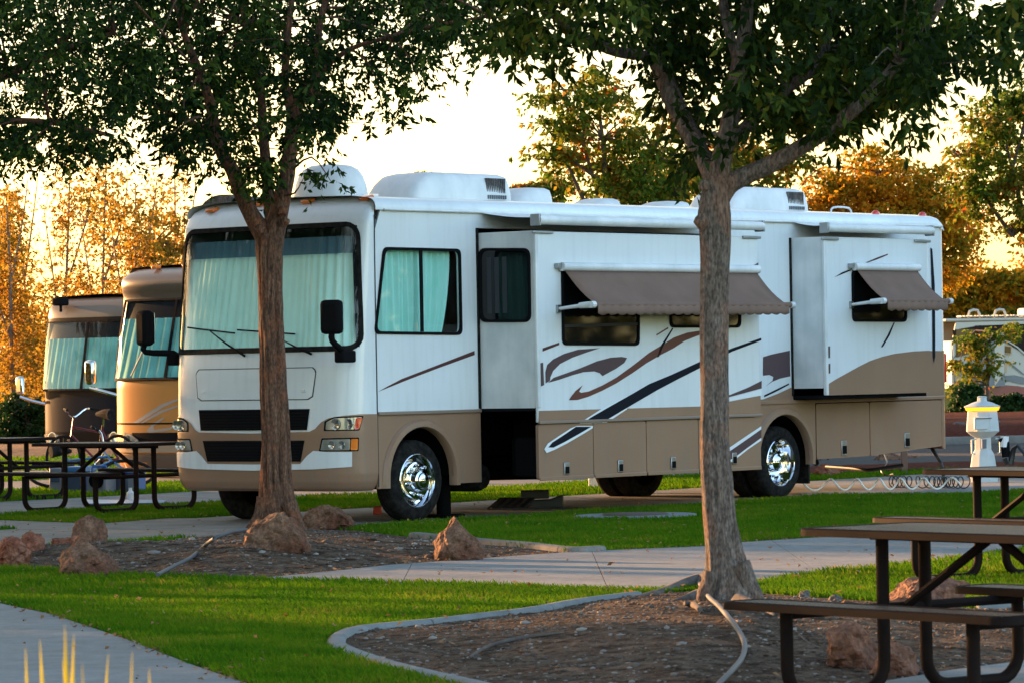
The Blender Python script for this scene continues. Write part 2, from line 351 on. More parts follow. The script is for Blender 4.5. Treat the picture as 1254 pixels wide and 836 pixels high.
def rrect(cx, cy, w, h, r, n=5):
    out = []
    for sx, sy, a0 in ((1, 1, 0), (-1, 1, 90), (-1, -1, 180), (1, -1, 270)):
        for k in range(n + 1):
            t = rad(a0 + 90 * k / n); out.append((cx + sx * (w / 2 - r) + r * math.cos(t), cy + sy * (h / 2 - r) + r * math.sin(t)))
    return out
def rpoly(pts, r, n=4):
    """round the corners of a polygon"""
    out = []; m = len(pts)
    for i in range(m):
        p0, p1, p2 = [Vector(pts[(i + k) % m][:2]) for k in (-1, 0, 1)]
        a = (p0 - p1); c = (p2 - p1); ra = min(r, a.length * .45, c.length * .45); A1 = p1 + a.normalized() * ra; C1 = p1 + c.normalized() * ra
        for k in range(n + 1):
            t = k / n; q = A1 * (1 - t) ** 2 + p1 * 2 * t * (1 - t) + C1 * t * t; out.append((q.x, q.y))
    return out
def pip(P, poly):
    x, y = P[:, 0], P[:, 1]; ins = np.zeros(len(P), bool); q = np.array(poly)[:, :2]; n = len(q); j = n - 1
    for i in range(n):
        c = ((q[i, 1] > y) != (q[j, 1] > y)); den = (q[j, 1] - q[i, 1]) or 1e-12
        c &= x < (q[j, 0] - q[i, 0]) * (y - q[i, 1]) / den + q[i, 0]; ins ^= c; j = i
    return ins
def edist(P, poly):
    q = np.array(poly)[:, :2]; d = np.full(len(P), 1e9)
    for i in range(len(q)):
        a, b = q[i], q[(i + 1) % len(q)]; ab = b - a; t = np.clip(((P[:, :2] - a) @ ab) / max(ab @ ab, 1e-9), 0, 1)
        d = np.minimum(d, np.linalg.norm(P[:, :2] - a - t[:, None] * ab, axis=1))
    return d
def smoothpoly(pts, seg=4, closed=False):
    P = [np.array(p[:2], float) for p in pts]; m = len(P); out = []
    rng = range(m if closed else m - 1)
    for i in rng:
        g = (lambda k: P[k % m]) if closed else (lambda k: P[min(max(k, 0), m - 1)])
        p0, p1, p2, p3 = g(i - 1), g(i), g(i + 1), g(i + 2)
        for k in range(seg):
            t = k / seg; out.append(.5 * (2 * p1 + (p2 - p0) * t + (2 * p0 - 5 * p1 + 4 * p2 - p3) * t * t + (3 * p1 - p0 - 3 * p2 + p3) * t ** 3))
    if not closed: out.append(P[-1])
    return [tuple(p) for p in out]
def gp(*pts): return [tuple(G(x, y)[:2]) for x, y in pts]
def flat(name, poly, z, m, parent=None, thick=0., cell=None, bevel=0.):
    return surf(name, poly, lambda a, b, o: Vector((a, b, z + o)), m, parent, thick, cell=cell, bevel=bevel)

# ================================================================== GROUND
g = MB()
N = 24; xs = np.linspace(-420, 420, N); ys = np.concatenate([np.linspace(-60, 120, 14), np.linspace(160, 900, 8)])
g.grid([[(x, y, -.012) for x in xs] for y in ys])
tag(obj('ground', g, 'soil_grass', smooth=False), kind='structure')

W1 = gp((318, 709), (400, 701), (480, 692.5), (591, 684.5), (695, 677), (760, 674), (858, 670), (912, 664.5), (1031, 657), (1110, 652), (1300, 641), (1400, 636),
        (1400, 664), (1254, 673), (1170, 684.5), (1025, 699), (929, 713.5), (860, 719), (767, 724), (640, 718.5), (520, 714.5), (400, 711.5))
W2 = gp((-160, 722), (0, 740), (64.6, 754), (151, 783), (233, 815), (300, 838), (420, 885), (420, 960), (-160, 960))
W3 = gp((1400, 792), (1254, 811), (1160, 823), (1085, 836), (980, 860), (1000, 930), (1500, 930))
M1 = gp((-120, 700), (-60, 668), (0, 668), (60, 671), (118, 674), (172, 668), (251, 657), (298, 650.5), (345, 648), (395, 648), (436, 650), (519.6, 660), (591, 667),
        (640, 671), (672, 674.5), (695, 677), (591, 684.5), (480, 692.5), (400, 701), (318, 709), (298, 707.6), (190, 706), (143, 704), (60, 697), (0, 696))
M2o = gp((771, 729.6), (700, 738.5), (639, 749.5), (575, 757), (519.6, 763.5), (440, 771), (412, 778), (400, 788), (410, 798), (460, 816), (520, 831), (600, 850), (700, 885), (900, 960),
         (985, 870), (1085, 837), (1160, 823.5), (1254, 811.5), (1400, 793), (1400, 742), (1190, 748), (1100, 739), (1018, 733), (934, 727), (850, 724))
def conc(name, poly, z, m, cuts, thick=.1, axis='w'):
    """paved strip: an Empty of kind structure with slabs as parts, joints left open"""
    e = empty(name); tag(e, kind='structure')
    base = flat('joint_bed', poly, z - .022, 'soil_grass', e)
    b0 = patch2d(poly)
    regions = []
    cl = sorted(cuts); xsr = [-1e9] + cl + [1e9]
    for i in range(len(xsr) - 1):
        b = patch2d(poly)
        for lim, sgn in ((xsr[i], 1), (xsr[i + 1], -1)):
            if abs(lim) > 1e8: continue
            a = lim + sgn * .0025
            no = Vector((1, 0, 0)) if axis == 'x' else Vector((0, 1, 0))
            co = no * a
            bmesh.ops.bisect_plane(b, geom=b.verts[:] + b.edges[:] + b.faces[:], plane_co=co, plane_no=no, dist=1e-6, clear_inner=sgn > 0, clear_outer=sgn < 0)
        if not b.faces: b.free(); continue
        for v in b.verts: v.co.z = z
        for f in b.faces:
            if f.normal.z < 0: f.normal_flip()
        bd = [x for x in b.edges if len(x.link_faces) == 1]
        r = bmesh.ops.extrude_edge_only(b, edges=bd)
        for v in [q for q in r['geom'] if isinstance(q, bmesh.types.BMVert)]: v.co.z = z - thick
        bmesh.ops.recalc_face_normals(b, faces=b.faces)
        me = bpy.data.meshes.new('slab'); b.to_mesh(me); b.free()
        link_mesh('slab', me, m, e, smooth=False)
    return e
conc('walkway', W1, .012, 'concrete', [G(500, 700)[0], G(735, 700)[0], G(985, 690)[0], G(1200, 665)[0]], axis='x')
conc('sidewalk', W2, .012, 'concrete', [G(80, 788)[1], G(80, 905)[1]], axis='y')
conc('pavement_corner', W3, .012, 'concrete', [G(1300, 830)[0]], axis='x')

BEDS = []
def mound(name, poly, height, m, cell=.09, fall=1.0):
    seedv = RNG.uniform(0, 50, 2)
    b = patch2d(poly, cell=cell); P = np.array([v.co[:] for v in b.verts]); d = edist(P, poly)
    z = bedz(P, d, height, fall)
    for v, q in zip(b.verts, z): v.co.z = q
    for f in b.faces:
        if f.normal.z < 0: f.normal_flip()
    me = bpy.data.meshes.new(name); b.to_mesh(me); b.free()
    o = link_mesh(name, me, m, sharp=80); tag(o, kind='structure'); BEDS.append((poly, height, fall)); return o
def wav(x, y): return (np.sin(x * 3.1 + 1.3 * np.sin(y * 2.3)) * np.sin(y * 2.7 + .8) * .5 + np.sin(x * 9.7 + 2 * np.sin(y * 5.1)) * np.sin(y * 8.3 + 1) * .3 + np.sin(x * 23 + y * 9) * np.sin(y * 27 - x * 7) * .2)
def bedz(P, d, h, fall):
    s = np.clip(d / fall, 0, 1); s = s * s * (3 - 2 * s)
    return .006 + h * s + wav(P[:, 0], P[:, 1]) * .022 * np.clip(d / .25, 0, 1)
def bed_at(x, y):
    P = np.array([[x, y]])
    for poly, h, f in BEDS:
        if pip(P, poly)[0]: return float(bedz(P, edist(P, poly), h, f)[0])
    return 0.
mound('mulch_bed', M1, .13, 'mulch_soil', .11, 1.6)
# right bed lies inside its concrete edging
M2 = M2o
mound('mulch_bed', M2, .11, 'mulch_soil', .07, 1.8)

def curb_run(name, pts, width, h, side, m, block=1.0, z0=-.03):
    """edging made of cast blocks along a polyline on the ground"""
    e = empty(name); tag(e, kind='structure'); P = [np.array(p, float) for p in pts]
    L = [0.]
    for i in range(len(P) - 1): L.append(L[-1] + np.linalg.norm(P[i + 1] - P[i]))
    def atl(s):
        s = min(max(s, 0), L[-1] - 1e-6); i = max(k for k in range(len(L) - 1) if L[k] <= s + 1e-9); t = (s - L[i]) / (L[i + 1] - L[i])
        d = P[i + 1] - P[i]; d /= np.linalg.norm(d); return P[i] * (1 - t) + P[i + 1] * t
    s = 0.
    while s < L[-1] - .05:
        s1 = min(s + block, L[-1]); n = 7; mb = MB(); rows = []
        for k in range(n + 1):
            q = s + .006 + (s1 - s - .012) * k / n; p = atl(q); d = atl(q + .12) - atl(q - .12); d /= np.linalg.norm(d); nn = np.array((-d[1], d[0])) * side
            pr = [(0, z0), (0, h - .02), (.015, h - .004), (.04, h), (width - .04, h), (width - .015, h - .004), (width, h - .02), (width, z0)]
            rows.append([(p[0] + nn[0] * a, p[1] + nn[1] * a, z) for a, z in pr])
        mb.grid(rows); k0 = len(mb.v); mb.f.append(tuple(range(8))); mb.f.append(tuple(range(k0 - 1, k0 - 9, -1)))
        obj('curb_block', mb, m, e, sharp=50); s = s1
    return e
cpts = smoothpoly(gp((771, 729.6), (700, 738.5), (639, 749.5), (575, 757), (519.6, 763.5), (440, 771), (412, 778), (400, 788), (410, 798), (460, 816), (520, 831), (600, 850), (700, 885)), 5)
curb_run('curb', cpts, .105, .035, 1, 'concrete', 1.4)
curb_run('curb', smoothpoly(gp((500, 658), (519.6, 660), (591, 667), (640, 671), (695, 677), (743, 675)), 4), .14, .05, 1, 'concrete_warm', 1.2)
curb_run('curb', gp((1500, 741), (1190, 748)), .14, .05, -1, 'concrete', 1.5)

# RV local frame --------------------------------------------------
class Pose:
    def __init__(s, O, yaw, pitch=0.):
        s.O = np.array((O[0], O[1], O[2] if len(O) > 2 else 0.)); s.yaw = yaw; s.p = pitch
        s.R = np.array(Matrix.Rotation(yaw, 3, 'Z') @ Matrix.Rotation(pitch, 3, 'Y'))
    def w(s, l): return s.O + s.R @ np.array(l, float)
    def hit(s, px, py, ax, val):
        d = s.R.T @ ray(px, py); c = s.R.T @ (CO - s.O); t = (val - c[ax]) / d[ax]; return c + d * t
    def px(s, l): return proj(s.w(l))
YAW = .8869
RV = Pose((-1.3353, 39.166), YAW, .002)
def pad(name, pose, x0, x1, y0, y1, z=.006, m='concrete_warm', cuts=(), thick=.05):
    e = empty(name); tag(e, kind='structure'); c = [x0] + list(cuts) + [x1]
    for a, b in zip(c, c[1:]):
        poly = [tuple(pose.w((x, y, 0))[:2]) for x, y in ((a + .01, y0), (b - .01, y0), (b - .01, y1), (a + .01, y1))]
        flat('slab', poly, z, m, e, thick=thick)
    return e
pad('parking_pad', RV, -9, 15.0, -.30, 3.05, cuts=(-5, -2, 1.2, 4.4, 7.6, 10.8))
pad('parking_pad', RV, -12, 15.0, 6.1, 9.4, cuts=(-6, 0, 5, 10))
pad('parking_pad', RV, -14, 15.0, 12.6, 16, cuts=(-6, 0, 5, 10))
# front path behind the first tree, at right the path to the power pedestal
flat('path', gp((-60, 634.5), (122, 641), (205, 634.5), (300, 633.5), (300, 646), (230, 646), (122, 650), (-60, 645)), .004, 'concrete_warm'); tag(bpy.data.objects['path'], kind='structure')
o = flat('path', gp((960, 600), (976, 597), (1089, 588), (1160, 583), (1420, 571), (1420, 590), (1191, 604.5), (985, 607)), .016, 'concrete'); tag(o, kind='structure')
# road, kerb and red mulch beyond on the right
o = flat('road', gp((905, 573), (1400, 563), (2200, 545), (2200, 520), (1400, 539), (880, 549)), .0, 'asphalt'); tag(o, kind='structure')
o = flat('road', gp((-900, 600), (-60, 584), (95, 580), (95, 575), (-60, 577), (-900, 590)), .0, 'concrete_warm'); tag(o, kind='structure')
curb_run('road_curb', gp((880, 549), (1150, 544.0), (1400, 538.8), (1800, 530)), .3, .13, 1, 'concrete_warm', 3.0)
for poly, h, m in ((gp((900, 546), (1150, 541), (1400, 535), (1800, 526), (1800, 505), (1400, 512), (1150, 517), (900, 522)), .25, 'red_mulch'),
                   (gp((905, 582), (985, 580), (1060, 577), (1150, 573), (1260, 571), (1300, 566), (1200, 565), (1060, 569), (905, 574)), .05, 'red_mulch'),
                   (gp((-500, 566), (-60, 562), (95, 559), (200, 557), (200, 544), (95, 545), (-60, 546), (-500, 549)), .15, 'leaf_litter')):
    o = mound('mulch_bed', poly, h, m, .8, 1.5)

# ---- grass blades
def blades(n, D0, D1, w, h, dens_ex=()):
    # sample uniformly over the wedge seen by the camera
    D = np.sqrt(RNG.uniform(D0 ** 2, D1 ** 2, n)); u = RNG.uniform(-.142, .142, n); return np.stack([u * D, D], 1)
EX = [W1, W2, W3, M1, M2o] + [[tuple(RV.w((x, y, 0))[:2]) for x, y in q] for q in
      (((-9, -.3), (15, -.3), (15, 3.05), (-9, 3.05)), ((-12, 6.1), (15, 6.1), (15, 9.4), (-12, 9.4)), ((-14, 12.6), (15, 12.6), (15, 16), (-14, 16)))] + [
      gp((-60, 634.5), (122, 641), (205, 634.5), (300, 633.5), (300, 646), (230, 646), (122, 650), (-60, 645)),
      gp((960, 600), (976, 597), (1089, 588), (1160, 583), (1420, 571), (1420, 590), (1191, 604.5), (985, 607)),
      gp((905, 584), (1300, 572), (2200, 545), (2200, 500), (905, 515)), gp((-900, 600), (-60, 584), (95, 580), (95, 575), (-60, 577), (-900, 590)),
      gp((-500, 566), (-60, 562), (95, 559), (200, 557), (200, 544), (95, 545), (-60, 546), (-500, 549))]
MH = G(778, 633); EX.append([(MH[0] + .62 * math.cos(t), MH[1] + .62 * math.sin(t)) for t in np.linspace(0, 2 * PI, 24)])
EX.append([tuple(q) for q in cpts] + [])
def grass_mesh(name, sets):
    VV = []; TT = []; k = 0
    for n, D0, D1, w, h in sets:
        P = blades(n, D0, D1, w, h); keep = np.ones(len(P), bool)
        for e in EX: keep &= ~pip(P, e)
        # ragged borders
        P = P[keep]; n = len(P)
        hh = h * RNG.uniform(.55, 1.25, n) * (1 + .35 * wav(P[:, 0] * .55, P[:, 1] * .4)); a = RNG.uniform(0, 2 * PI, n)
        lx = np.cos(a) * hh * RNG.uniform(.1, .8, n); ly = np.sin(a) * hh * RNG.uniform(.1, .8, n); b = RNG.uniform(-.7, .7, n)
        ww = w * RNG.uniform(.6, 1.3, n) / 2
        v = np.zeros((n, 4, 3))
        v[:, 0] = np.stack([P[:, 0] - ww * np.cos(b), P[:, 1] - ww * np.sin(b), np.full(n, -.015)], 1)
        v[:, 1] = np.stack([P[:, 0] + ww * np.cos(b), P[:, 1] + ww * np.sin(b), np.full(n, -.015)], 1)
        v[:, 2] = np.stack([P[:, 0] + lx * .4 + ww * .8 * np.cos(b), P[:, 1] + ly * .4 + ww * .8 * np.sin(b), hh * .6], 1)
        v[:, 3] = np.stack([P[:, 0] + lx, P[:, 1] + ly, hh], 1)
        VV.append(v.reshape(-1, 3)); q = k + 4 * np.arange(n)[:, None]; TT.append(np.concatenate([q + [0, 1, 2], q + [0, 2, 3]], 0)); k += 4 * n
    return nobj(name, np.concatenate(VV), np.concatenate(TT), 'grass_blade')
tag(grass_mesh('grass', [(260000, 18, 27.5, .0055, .042), (330000, 27.5, 46, .009, .045), (130000, 46, 62, .018, .05), (70000, 62, 110, .04, .06)]), kind='stuff')

# ---- pebbles, chips and dead leaves in the beds
ICO = None
def ico(sub=1):
    b = bmesh.new(); bmesh.ops.create_icosphere(b, subdivisions=sub, radius=1); v = np.array([q.co[:] for q in b.verts]); f = np.array([[q.index for q in x.verts] for x in b.faces]); b.free(); return v, f
IV, IF = ico(1)
def pebbles(name, P, Z, size, m, flatn=.6):
    n = len(P); s = size * RNG.lognormal(0, .45, n); a = RNG.uniform(0, 2 * PI, n)
    sc = np.stack([s * RNG.uniform(.7, 1.5, n), s * RNG.uniform(.7, 1.2, n), s * RNG.uniform(.4, .9, n) * flatn], 1)
    jit = 1 + RNG.uniform(-.22, .22, (n, len(IV), 1)); v = IV[None] * jit * sc[:, None]
    c, d = np.cos(a)[:, None], np.sin(a)[:, None]; x = v[..., 0] * c - v[..., 1] * d; y = v[..., 0] * d + v[..., 1] * c
    v = np.stack([x + P[:, 0][:, None], y + P[:, 1][:, None], v[..., 2] + Z[:, None] + s[:, None] * .15], -1)
    f = (IF[None] + (np.arange(n) * len(IV))[:, None, None]).reshape(-1, 3); return nobj(name, v.reshape(-1, 3), f, m)
def scatter(poly, n, D0=0, D1=99):
    q = np.array(poly)[:, :2]; lo, hi = q.min(0), q.max(0); P = RNG.uniform(lo, hi, (n, 2)); P = P[pip(P, poly) & (np.abs(P[:, 0]) < .14 * P[:, 1]) & (P[:, 1] > D0) & (P[:, 1] < D1)]; return P
for poly, h, fall, n, sz in ((M1, .13, 1.6, 5200, .0105), (M2, .11, 1.8, 9000, .0075)):
    for m, fr in (('pebble', 1.5), ('pebble_pale', .4), ('wood_chip', .7)):
        P = scatter(poly, int(n * fr)); P = P[edist(P, poly) > .06]; Z = bedz(P, edist(P, poly), h, fall)
        tag(pebbles('wood_chips' if m == 'wood_chip' else 'gravel', P, Z, sz * (1.15 if m == 'wood_chip' else 1), m, .35 if m == 'wood_chip' else .7), kind='stuff')
def litter(name, P, Z, s, m='dead_leaf'):
    n = len(P); a = RNG.uniform(0, 2 * PI, n); t = RNG.uniform(-.6, .6, (n, 4)); s = s * RNG.uniform(.6, 1.3, n)
    v = np.zeros((n, 4, 3)); cs = [(1, 0), (0, .5), (-1, 0), (0, -.5)]
    for k, (x, y) in enumerate(cs):
        v[:, k, 0] = P[:, 0] + s * (x * np.cos(a) - y * np.sin(a)); v[:, k, 1] = P[:, 1] + s * (x * np.sin(a) + y * np.cos(a)); v[:, k, 2] = Z + s * (.5 + t[:, k])
    return nobj(name, v.reshape(-1, 3), np.arange(4 * n).reshape(-1, 4), m)
LP = []
D = np.sqrt(RNG.uniform(19 ** 2, 44 ** 2, 800)); P = np.stack([RNG.uniform(-.13, .13, 800) * D, D], 1)
edge = []
for pl in (W1, W2, cpts):
    q = np.array(pl)[:, :2]
    for i in range(len(q) - 1):
        a, b = q[i], q[i + 1]; L_ = np.linalg.norm(b - a); k = int(L_ * 26)
        if k > 400 or not k: continue
        t = RNG.uniform(0, 1, (k, 1)); edge.append(a + (b - a) * t + RNG.normal(0, .045, (k, 2)))
edge = np.concatenate(edge); edge = edge[(np.abs(edge[:, 0]) < .14 * edge[:, 1])]
tag(litter('fallen_leaves', P, np.full(len(P), .03), .02), kind='stuff')
tag(litter('fallen_leaves', edge, np.full(len(edge), .012), .016), kind='stuff')

# ================================================================== MAIN MOTORHOME
class Cap:
    """front end of a coach: stacked super-ellipse slices. u in [-1,1] runs from the near seam to the far seam by arc length"""
    def __init__(s, pose, W, tab, n=3.6):
        s.pose, s.W, s.n = pose, W, n; t = np.array(tab, float); s.z, s.xc, s.hw, s.xs = t.T; s.cache = {}
    def row(s, z):
        k = round(z, 4)
        if k not in s.cache:
            hw, xc, xs = [np.interp(z, s.z, q) for q in (s.hw, s.xc, s.xs)]; th = np.linspace(0, PI, 241)
            c, sn = np.cos(th), np.sin(th); e = 2 / s.n
            y = s.W / 2 - hw * np.sign(c) * np.abs(c) ** e; x = xs - (xs - xc) * np.clip(sn, 0, 1) ** e
            d = np.hypot(np.diff(x), np.diff(y)); L = np.concatenate([[0], np.cumsum(d)]); s.cache[k] = (L / L[-1] * 2 - 1, x, y, L[-1])
        return s.cache[k]
    def P(s, u, z, off=0.):
        U, x, y, L = s.row(z); p = Vector((np.interp(u, U, x), np.interp(u, U, y), z))
        if off:
            e = .01; a = Vector((np.interp(u + e, U, x) - np.interp(u - e, U, x), np.interp(u + e, U, y) - np.interp(u - e, U, y), 0))
            U2, x2, y2, _ = s.row(z + .01); b = Vector((np.interp(u, U2, x2), np.interp(u, U2, y2), z + .01)) - p
            nn = b.cross(a).normalized()
            if nn.x > 0 and abs(u) < .8: nn = -nn
            if nn.x > .5: nn = -nn
            p = p + nn * off
        return p
    def inv(s, px, py):
        if not hasattr(s, 'tab'):
            us = np.linspace(-1, 1, 161); zs = np.linspace(s.z[0], s.z[-1] - .01, 120)
            s.tab = [(u, z, s.pose.px(s.P(u, z))) for z in zs for u in us if u < .93]; s.T = np.array([t[2] for t in s.tab])
        i = np.argmin(((s.T - (px, py)) ** 2).sum(1)); u, z = s.tab[i][:2]
        for _ in range(4):
            p = s.pose.px(s.P(u, z)); e = 1e-3; J = np.stack([(s.pose.px(s.P(u + e, z)) - p) / e, (s.pose.px(s.P(u, z + e)) - p) / e], 1)
            try: d = np.linalg.solve(J, np.array((px, py)) - p)
            except Exception: break
            if np.abs(d).max() > .2: break
            u, z = u + d[0], z + d[1]
        return float(u), float(z)
    def fn(s, off): return lambda a, b, o: s.P(a, b, off + o)

SCR = {'a1': (200, 180, 2.9857), 'a2': (200, 400, 2.9857), 'a3': (560, 180, 2.9857), 'a4': (560, 400, 2.9857), 'a5': (880, 200, 3.345), 'a6': (880, 420, 3.345)}
def cp(c, x, y):
    o = SCR[c]; return o[0] + x / o[2], o[1] + y / o[2]
def mirror(pts): return list(pts) + [(-u, z) for u, z in reversed(pts)]

root = tag(empty('motorhome', RV.O, RV.yaw, RV.p), 'large white and tan motorhome with dark swoosh graphics, slide-outs and brown window awnings open', 'motorhome')
RVW = 2.5
cap = Cap(RV, RVW, [(.33, -.34, 1.16, 0), (.36, -.40, 1.20, 0), (.42, -.43, 1.235, 0), (.50, -.44, 1.25, 0), (.9, -.45, 1.25, 0), (1.15, -.44, 1.25, 0), (1.5, -.42, 1.25, 0), (1.70, -.39, 1.25, 0), (1.74, -.38, 1.25, 0),
                    (2.9, -.19, 1.25, 0), (2.98, -.17, 1.25, 0), (3.06, -.12, 1.235, .02), (3.13, -.04, 1.21, .07), (3.19, .07, 1.16, .16), (3.225, .18, 1.08, .27), (3.25, .32, .95, .42), (3.26, .50, .7, .62)])
# windshield extents from the near edge
uA, zT = cap.inv(447, 274); uB, zB = cap.inv(441, 424)
US, ZB, ZT = .86, 1.735, 2.925
zr = sorted(set([.33, .345, .36, .39, .42, .46, .5] + list(np.linspace(.55, ZB, 16)) + list(np.linspace(ZB, ZT, 12)) + [2.96, 2.98, 3.0, 3.03, 3.06, 3.1, 3.13, 3.16, 3.19, 3.21, 3.225, 3.24, 3.25, 3.256, 3.26]))
ur = sorted(set(list(np.linspace(-1, -US, 9)) + list(np.linspace(-US, US, 61)) + list(np.linspace(US, 1, 9))))
mb = MB(); rows = [[cap.P(u, z) for u in ur] for z in zr]; nc = len(ur); mb.v = [tuple(p) for r in rows for p in r]
for i in range(len(zr) - 1):
    for j in range(nc - 1):
        if ZB - 1e-4 <= zr[i] and zr[i + 1] <= ZT + 1e-4 and ur[j] >= -US - 1e-4 and ur[j + 1] <= US + 1e-4: continue
        mb.f.append((i * nc + j, i * nc + j + 1, (i + 1) * nc + j + 1, (i + 1) * nc + j))
front = obj('front_cap', mb, 'white_gelcoat', root, sharp=60)
# glass with a black gasket, curtain behind it
GZ0, GZ1 = ZB - .012, ZT + .012
glass_rr = [(-US - .004, GZ0), (US + .004, GZ0), (US + .004, GZ1), (-US - .004, GZ1)]
uscale = cap.row(2.3)[3] / 2
def urr(u, z0, z1, r):  # rounded rectangle in (u,z) with metric corners
    return [(a / uscale, b) for a, b in rrect(0, (z0 + z1) / 2, 2 * u * uscale, z1 - z0, r)]
ws = surf('windshield', urr(US + .012, ZB - .015, ZT + .015, .14), cap.fn(.004), 'window_glass', root, cell=.3, cellx=.05)
surf('tint_band', [(-US, ZT - .27), (US, ZT - .27), (US, ZT), (-US, ZT)], cap.fn(-.004), 'tint_glass', ws, cell=.3, cellx=.05)
surf('windshield_gasket', urr(US + .026, ZB - .04, ZT + .035, .16), cap.fn(.014), 'black_rubber', root, thick=.02, holes=[urr(US - .004, ZB + .012, ZT - .012, .12)], cell=.3, cellx=.05)
# dark glass border along the near pillar (black edge paint)
for s_ in (-1, 1): surf('glass_border', [(s_ * .86, ZB), (s_ * .86, ZT), (s_ * .815, ZT), (s_ * .835, ZB)], cap.fn(-.008), 'black_paint', ws, cell=.3, cellx=.02)
def curtain(name, A_, B_, z0, z1, depth, waves, m, parent, amp=.03, seed=0):
    """pleated sheet between two plan points"""
    rg = random.Random(seed); A_, B_ = Vector(A_), Vector(B_); d = B_ - A_; nrm = Vector((-d.y, d.x)).normalized(); n = waves * 8; ph = [rg.uniform(-.9, .9) for _ in range(waves + 2)]; am_ = [rg.uniform(.5, 1.3) for _ in range(waves + 2)]
    rows = []
    for k in range(7):
        t = k / 6; r = []
        for i in range(n + 1):
            s = i / n; w_ = s * waves; q = int(w_); f_ = w_ - q
            off = math.sin(2 * PI * (w_ + .12 * ph[q])) * amp * (am_[q] * (1 - f_) + am_[q + 1] * f_) * (.6 + .4 * t) + math.sin(w_ * 1.3 + t * 1.5) * amp * .6
            p = A_ + d * (s + .004 * math.sin(w_ * 5 + t * 3)) + nrm * off; r.append((p.x, p.y, z1 + (z0 - z1) * t))
        rows.append(r)
    mb = MB(); mb.grid(rows); return obj(name, mb, m, parent, fix=False)
mbc = MB(); rows = []
rg = random.Random(4)
NC = 260
for k in range(8):
    t = k / 7; r = []
    for i in range(NC + 1):
        u = -.90 + 1.80 * i / NC; ww = i / NC * 26; off = -.05 - .013 * math.sin(2 * PI * ww + 1.1 * math.sin(ww * .9) + .4 * math.sin(ww * 2.7 + t)) * (.6 + .5 * math.sin(ww * .37 + 1)) - .010 * math.sin(ww * .8 + 2 * t)
        z = ZT - .1 + (ZB - .05 - ZT + .1) * t; r.append(tuple(cap.P(u * .93, z, 0) + Vector((-off, 0, 0))))
    rows.append(r)
mbc.grid(rows); obj('windshield_curtain', mbc, 'curtain_aqua', root, fix=False)
mb = MB(); mb.grid([[tuple(cap.P(u, ZB - .03, 0) + Vector((.0, 0, 0))) for u in np.linspace(-.9, .9, 30)], [(.9, 2.45 - 2.4 * k / 29 * 1 if False else .05 + 2.4 * k / 29, ZB - .03) for k in range(30)]])
obj('dashboard', mb, 'black_plastic', root, fix=False)

# paint and trim on the cap, by photo outline of the near half, mirrored
def inv2(c, pts): return [cap.inv(*cp(c, x, y)) for x, y in pts]
tz = inv2('a2', [(765, 318), (720, 318), (655, 324), (605, 333), (578, 348), (556, 372), (535, 382)])
tanpoly = [(-1, tz[0][1])] + tz[1:] + [(0, tz[-1][1] - .015)]
half = tanpoly
full = half + [(-u, z) for u, z in reversed(half[:-1])] + [(1, .335), (-1, .335)]
surf('lower_paint', full, cap.fn(.007), 'tan_paint', front, cell=.02, cellx=.03)
bz = inv2('a2', [(505, 500), (530, 470), (552, 452), (600, 456), (690, 456)])
bz2 = inv2('a2', [(690, 510), (560, 519)])
bp = [(0, bz[0][1] - .005)] + [(u, z) for u, z in bz] + [(u, z) for u, z in bz2] + [(0, bz2[-1][1] - .015)]
bp = [(min(u, 0), z) for u, z in bp]
fullb = bp + [(-u, z) for u, z in reversed(bp[1:-1])]
surf('bumper_band', fullb, cap.fn(.022), 'white_gelcoat', front, thick=.03, cell=.08, cellx=.04)
def lens(name, c, pts, m, off=.02, th=.03, par=None, mirr=True, r=.02):
    q = inv2(c, pts); q = [(a, b) for a, b in q]
    out = []
    for s_ in ((1, -1) if mirr else (1,)):
        out.append(surf(name, rpoly([(s_ * a, b) for a, b in q], r * .5), cap.fn(off), m, par or root, thick=th, cell=.1, cellx=.03))
    return out
fr1 = lens('headlight_frame', 'a2', [(590, 345), (625, 328), (731, 324), (716, 378), (588, 380)], 'black_plastic', .008, .02)
fr2 = lens('fog_light_frame', 'a2', [(580, 406), (715, 403), (713, 453), (570, 454)], 'black_plastic', .008, .02)
h1 = lens('headlight', 'a2', [(598, 347), (628, 333), (725, 329), (712, 373), (595, 376)], 'lens_clear', .014, .02)
h2 = lens('fog_light', 'a2', [(585, 411), (684, 409), (682, 449), (577, 450)], 'lens_clear', .014, .02)
lens('turn_signal', 'a2', [(687, 409), (711, 408), (709, 449), (685, 449)], 'amber_lens', .015, .02)
lens('side_reflector', 'a2', [(703, 333), (726, 330), (714, 373), (697, 374)], 'red_lens', .017, .01)
for hh in h1:
    pass
for px_, py_, rr in ((632, 356, .055), (680, 354, .05), (620, 431, .04), (655, 431, .04)):
    u0, z0 = cap.inv(*cp('a2', px_, py_))
    for s_, par in ((1, h1[0] if py_ < 400 else h2[0]), (-1, h1[1] if py_ < 400 else h2[1])):
        mb = MB(); c0 = cap.P(u0 * s_, z0, .02); mb.lathe((c0.x - .004, c0.y, c0.z), [(rr, .002), (rr, -.006), (rr * .8, -.002), (rr * .4, .004), (0.001, .006)], 16, 'x'); obj('reflector', mb, 'lens_reflector', par)
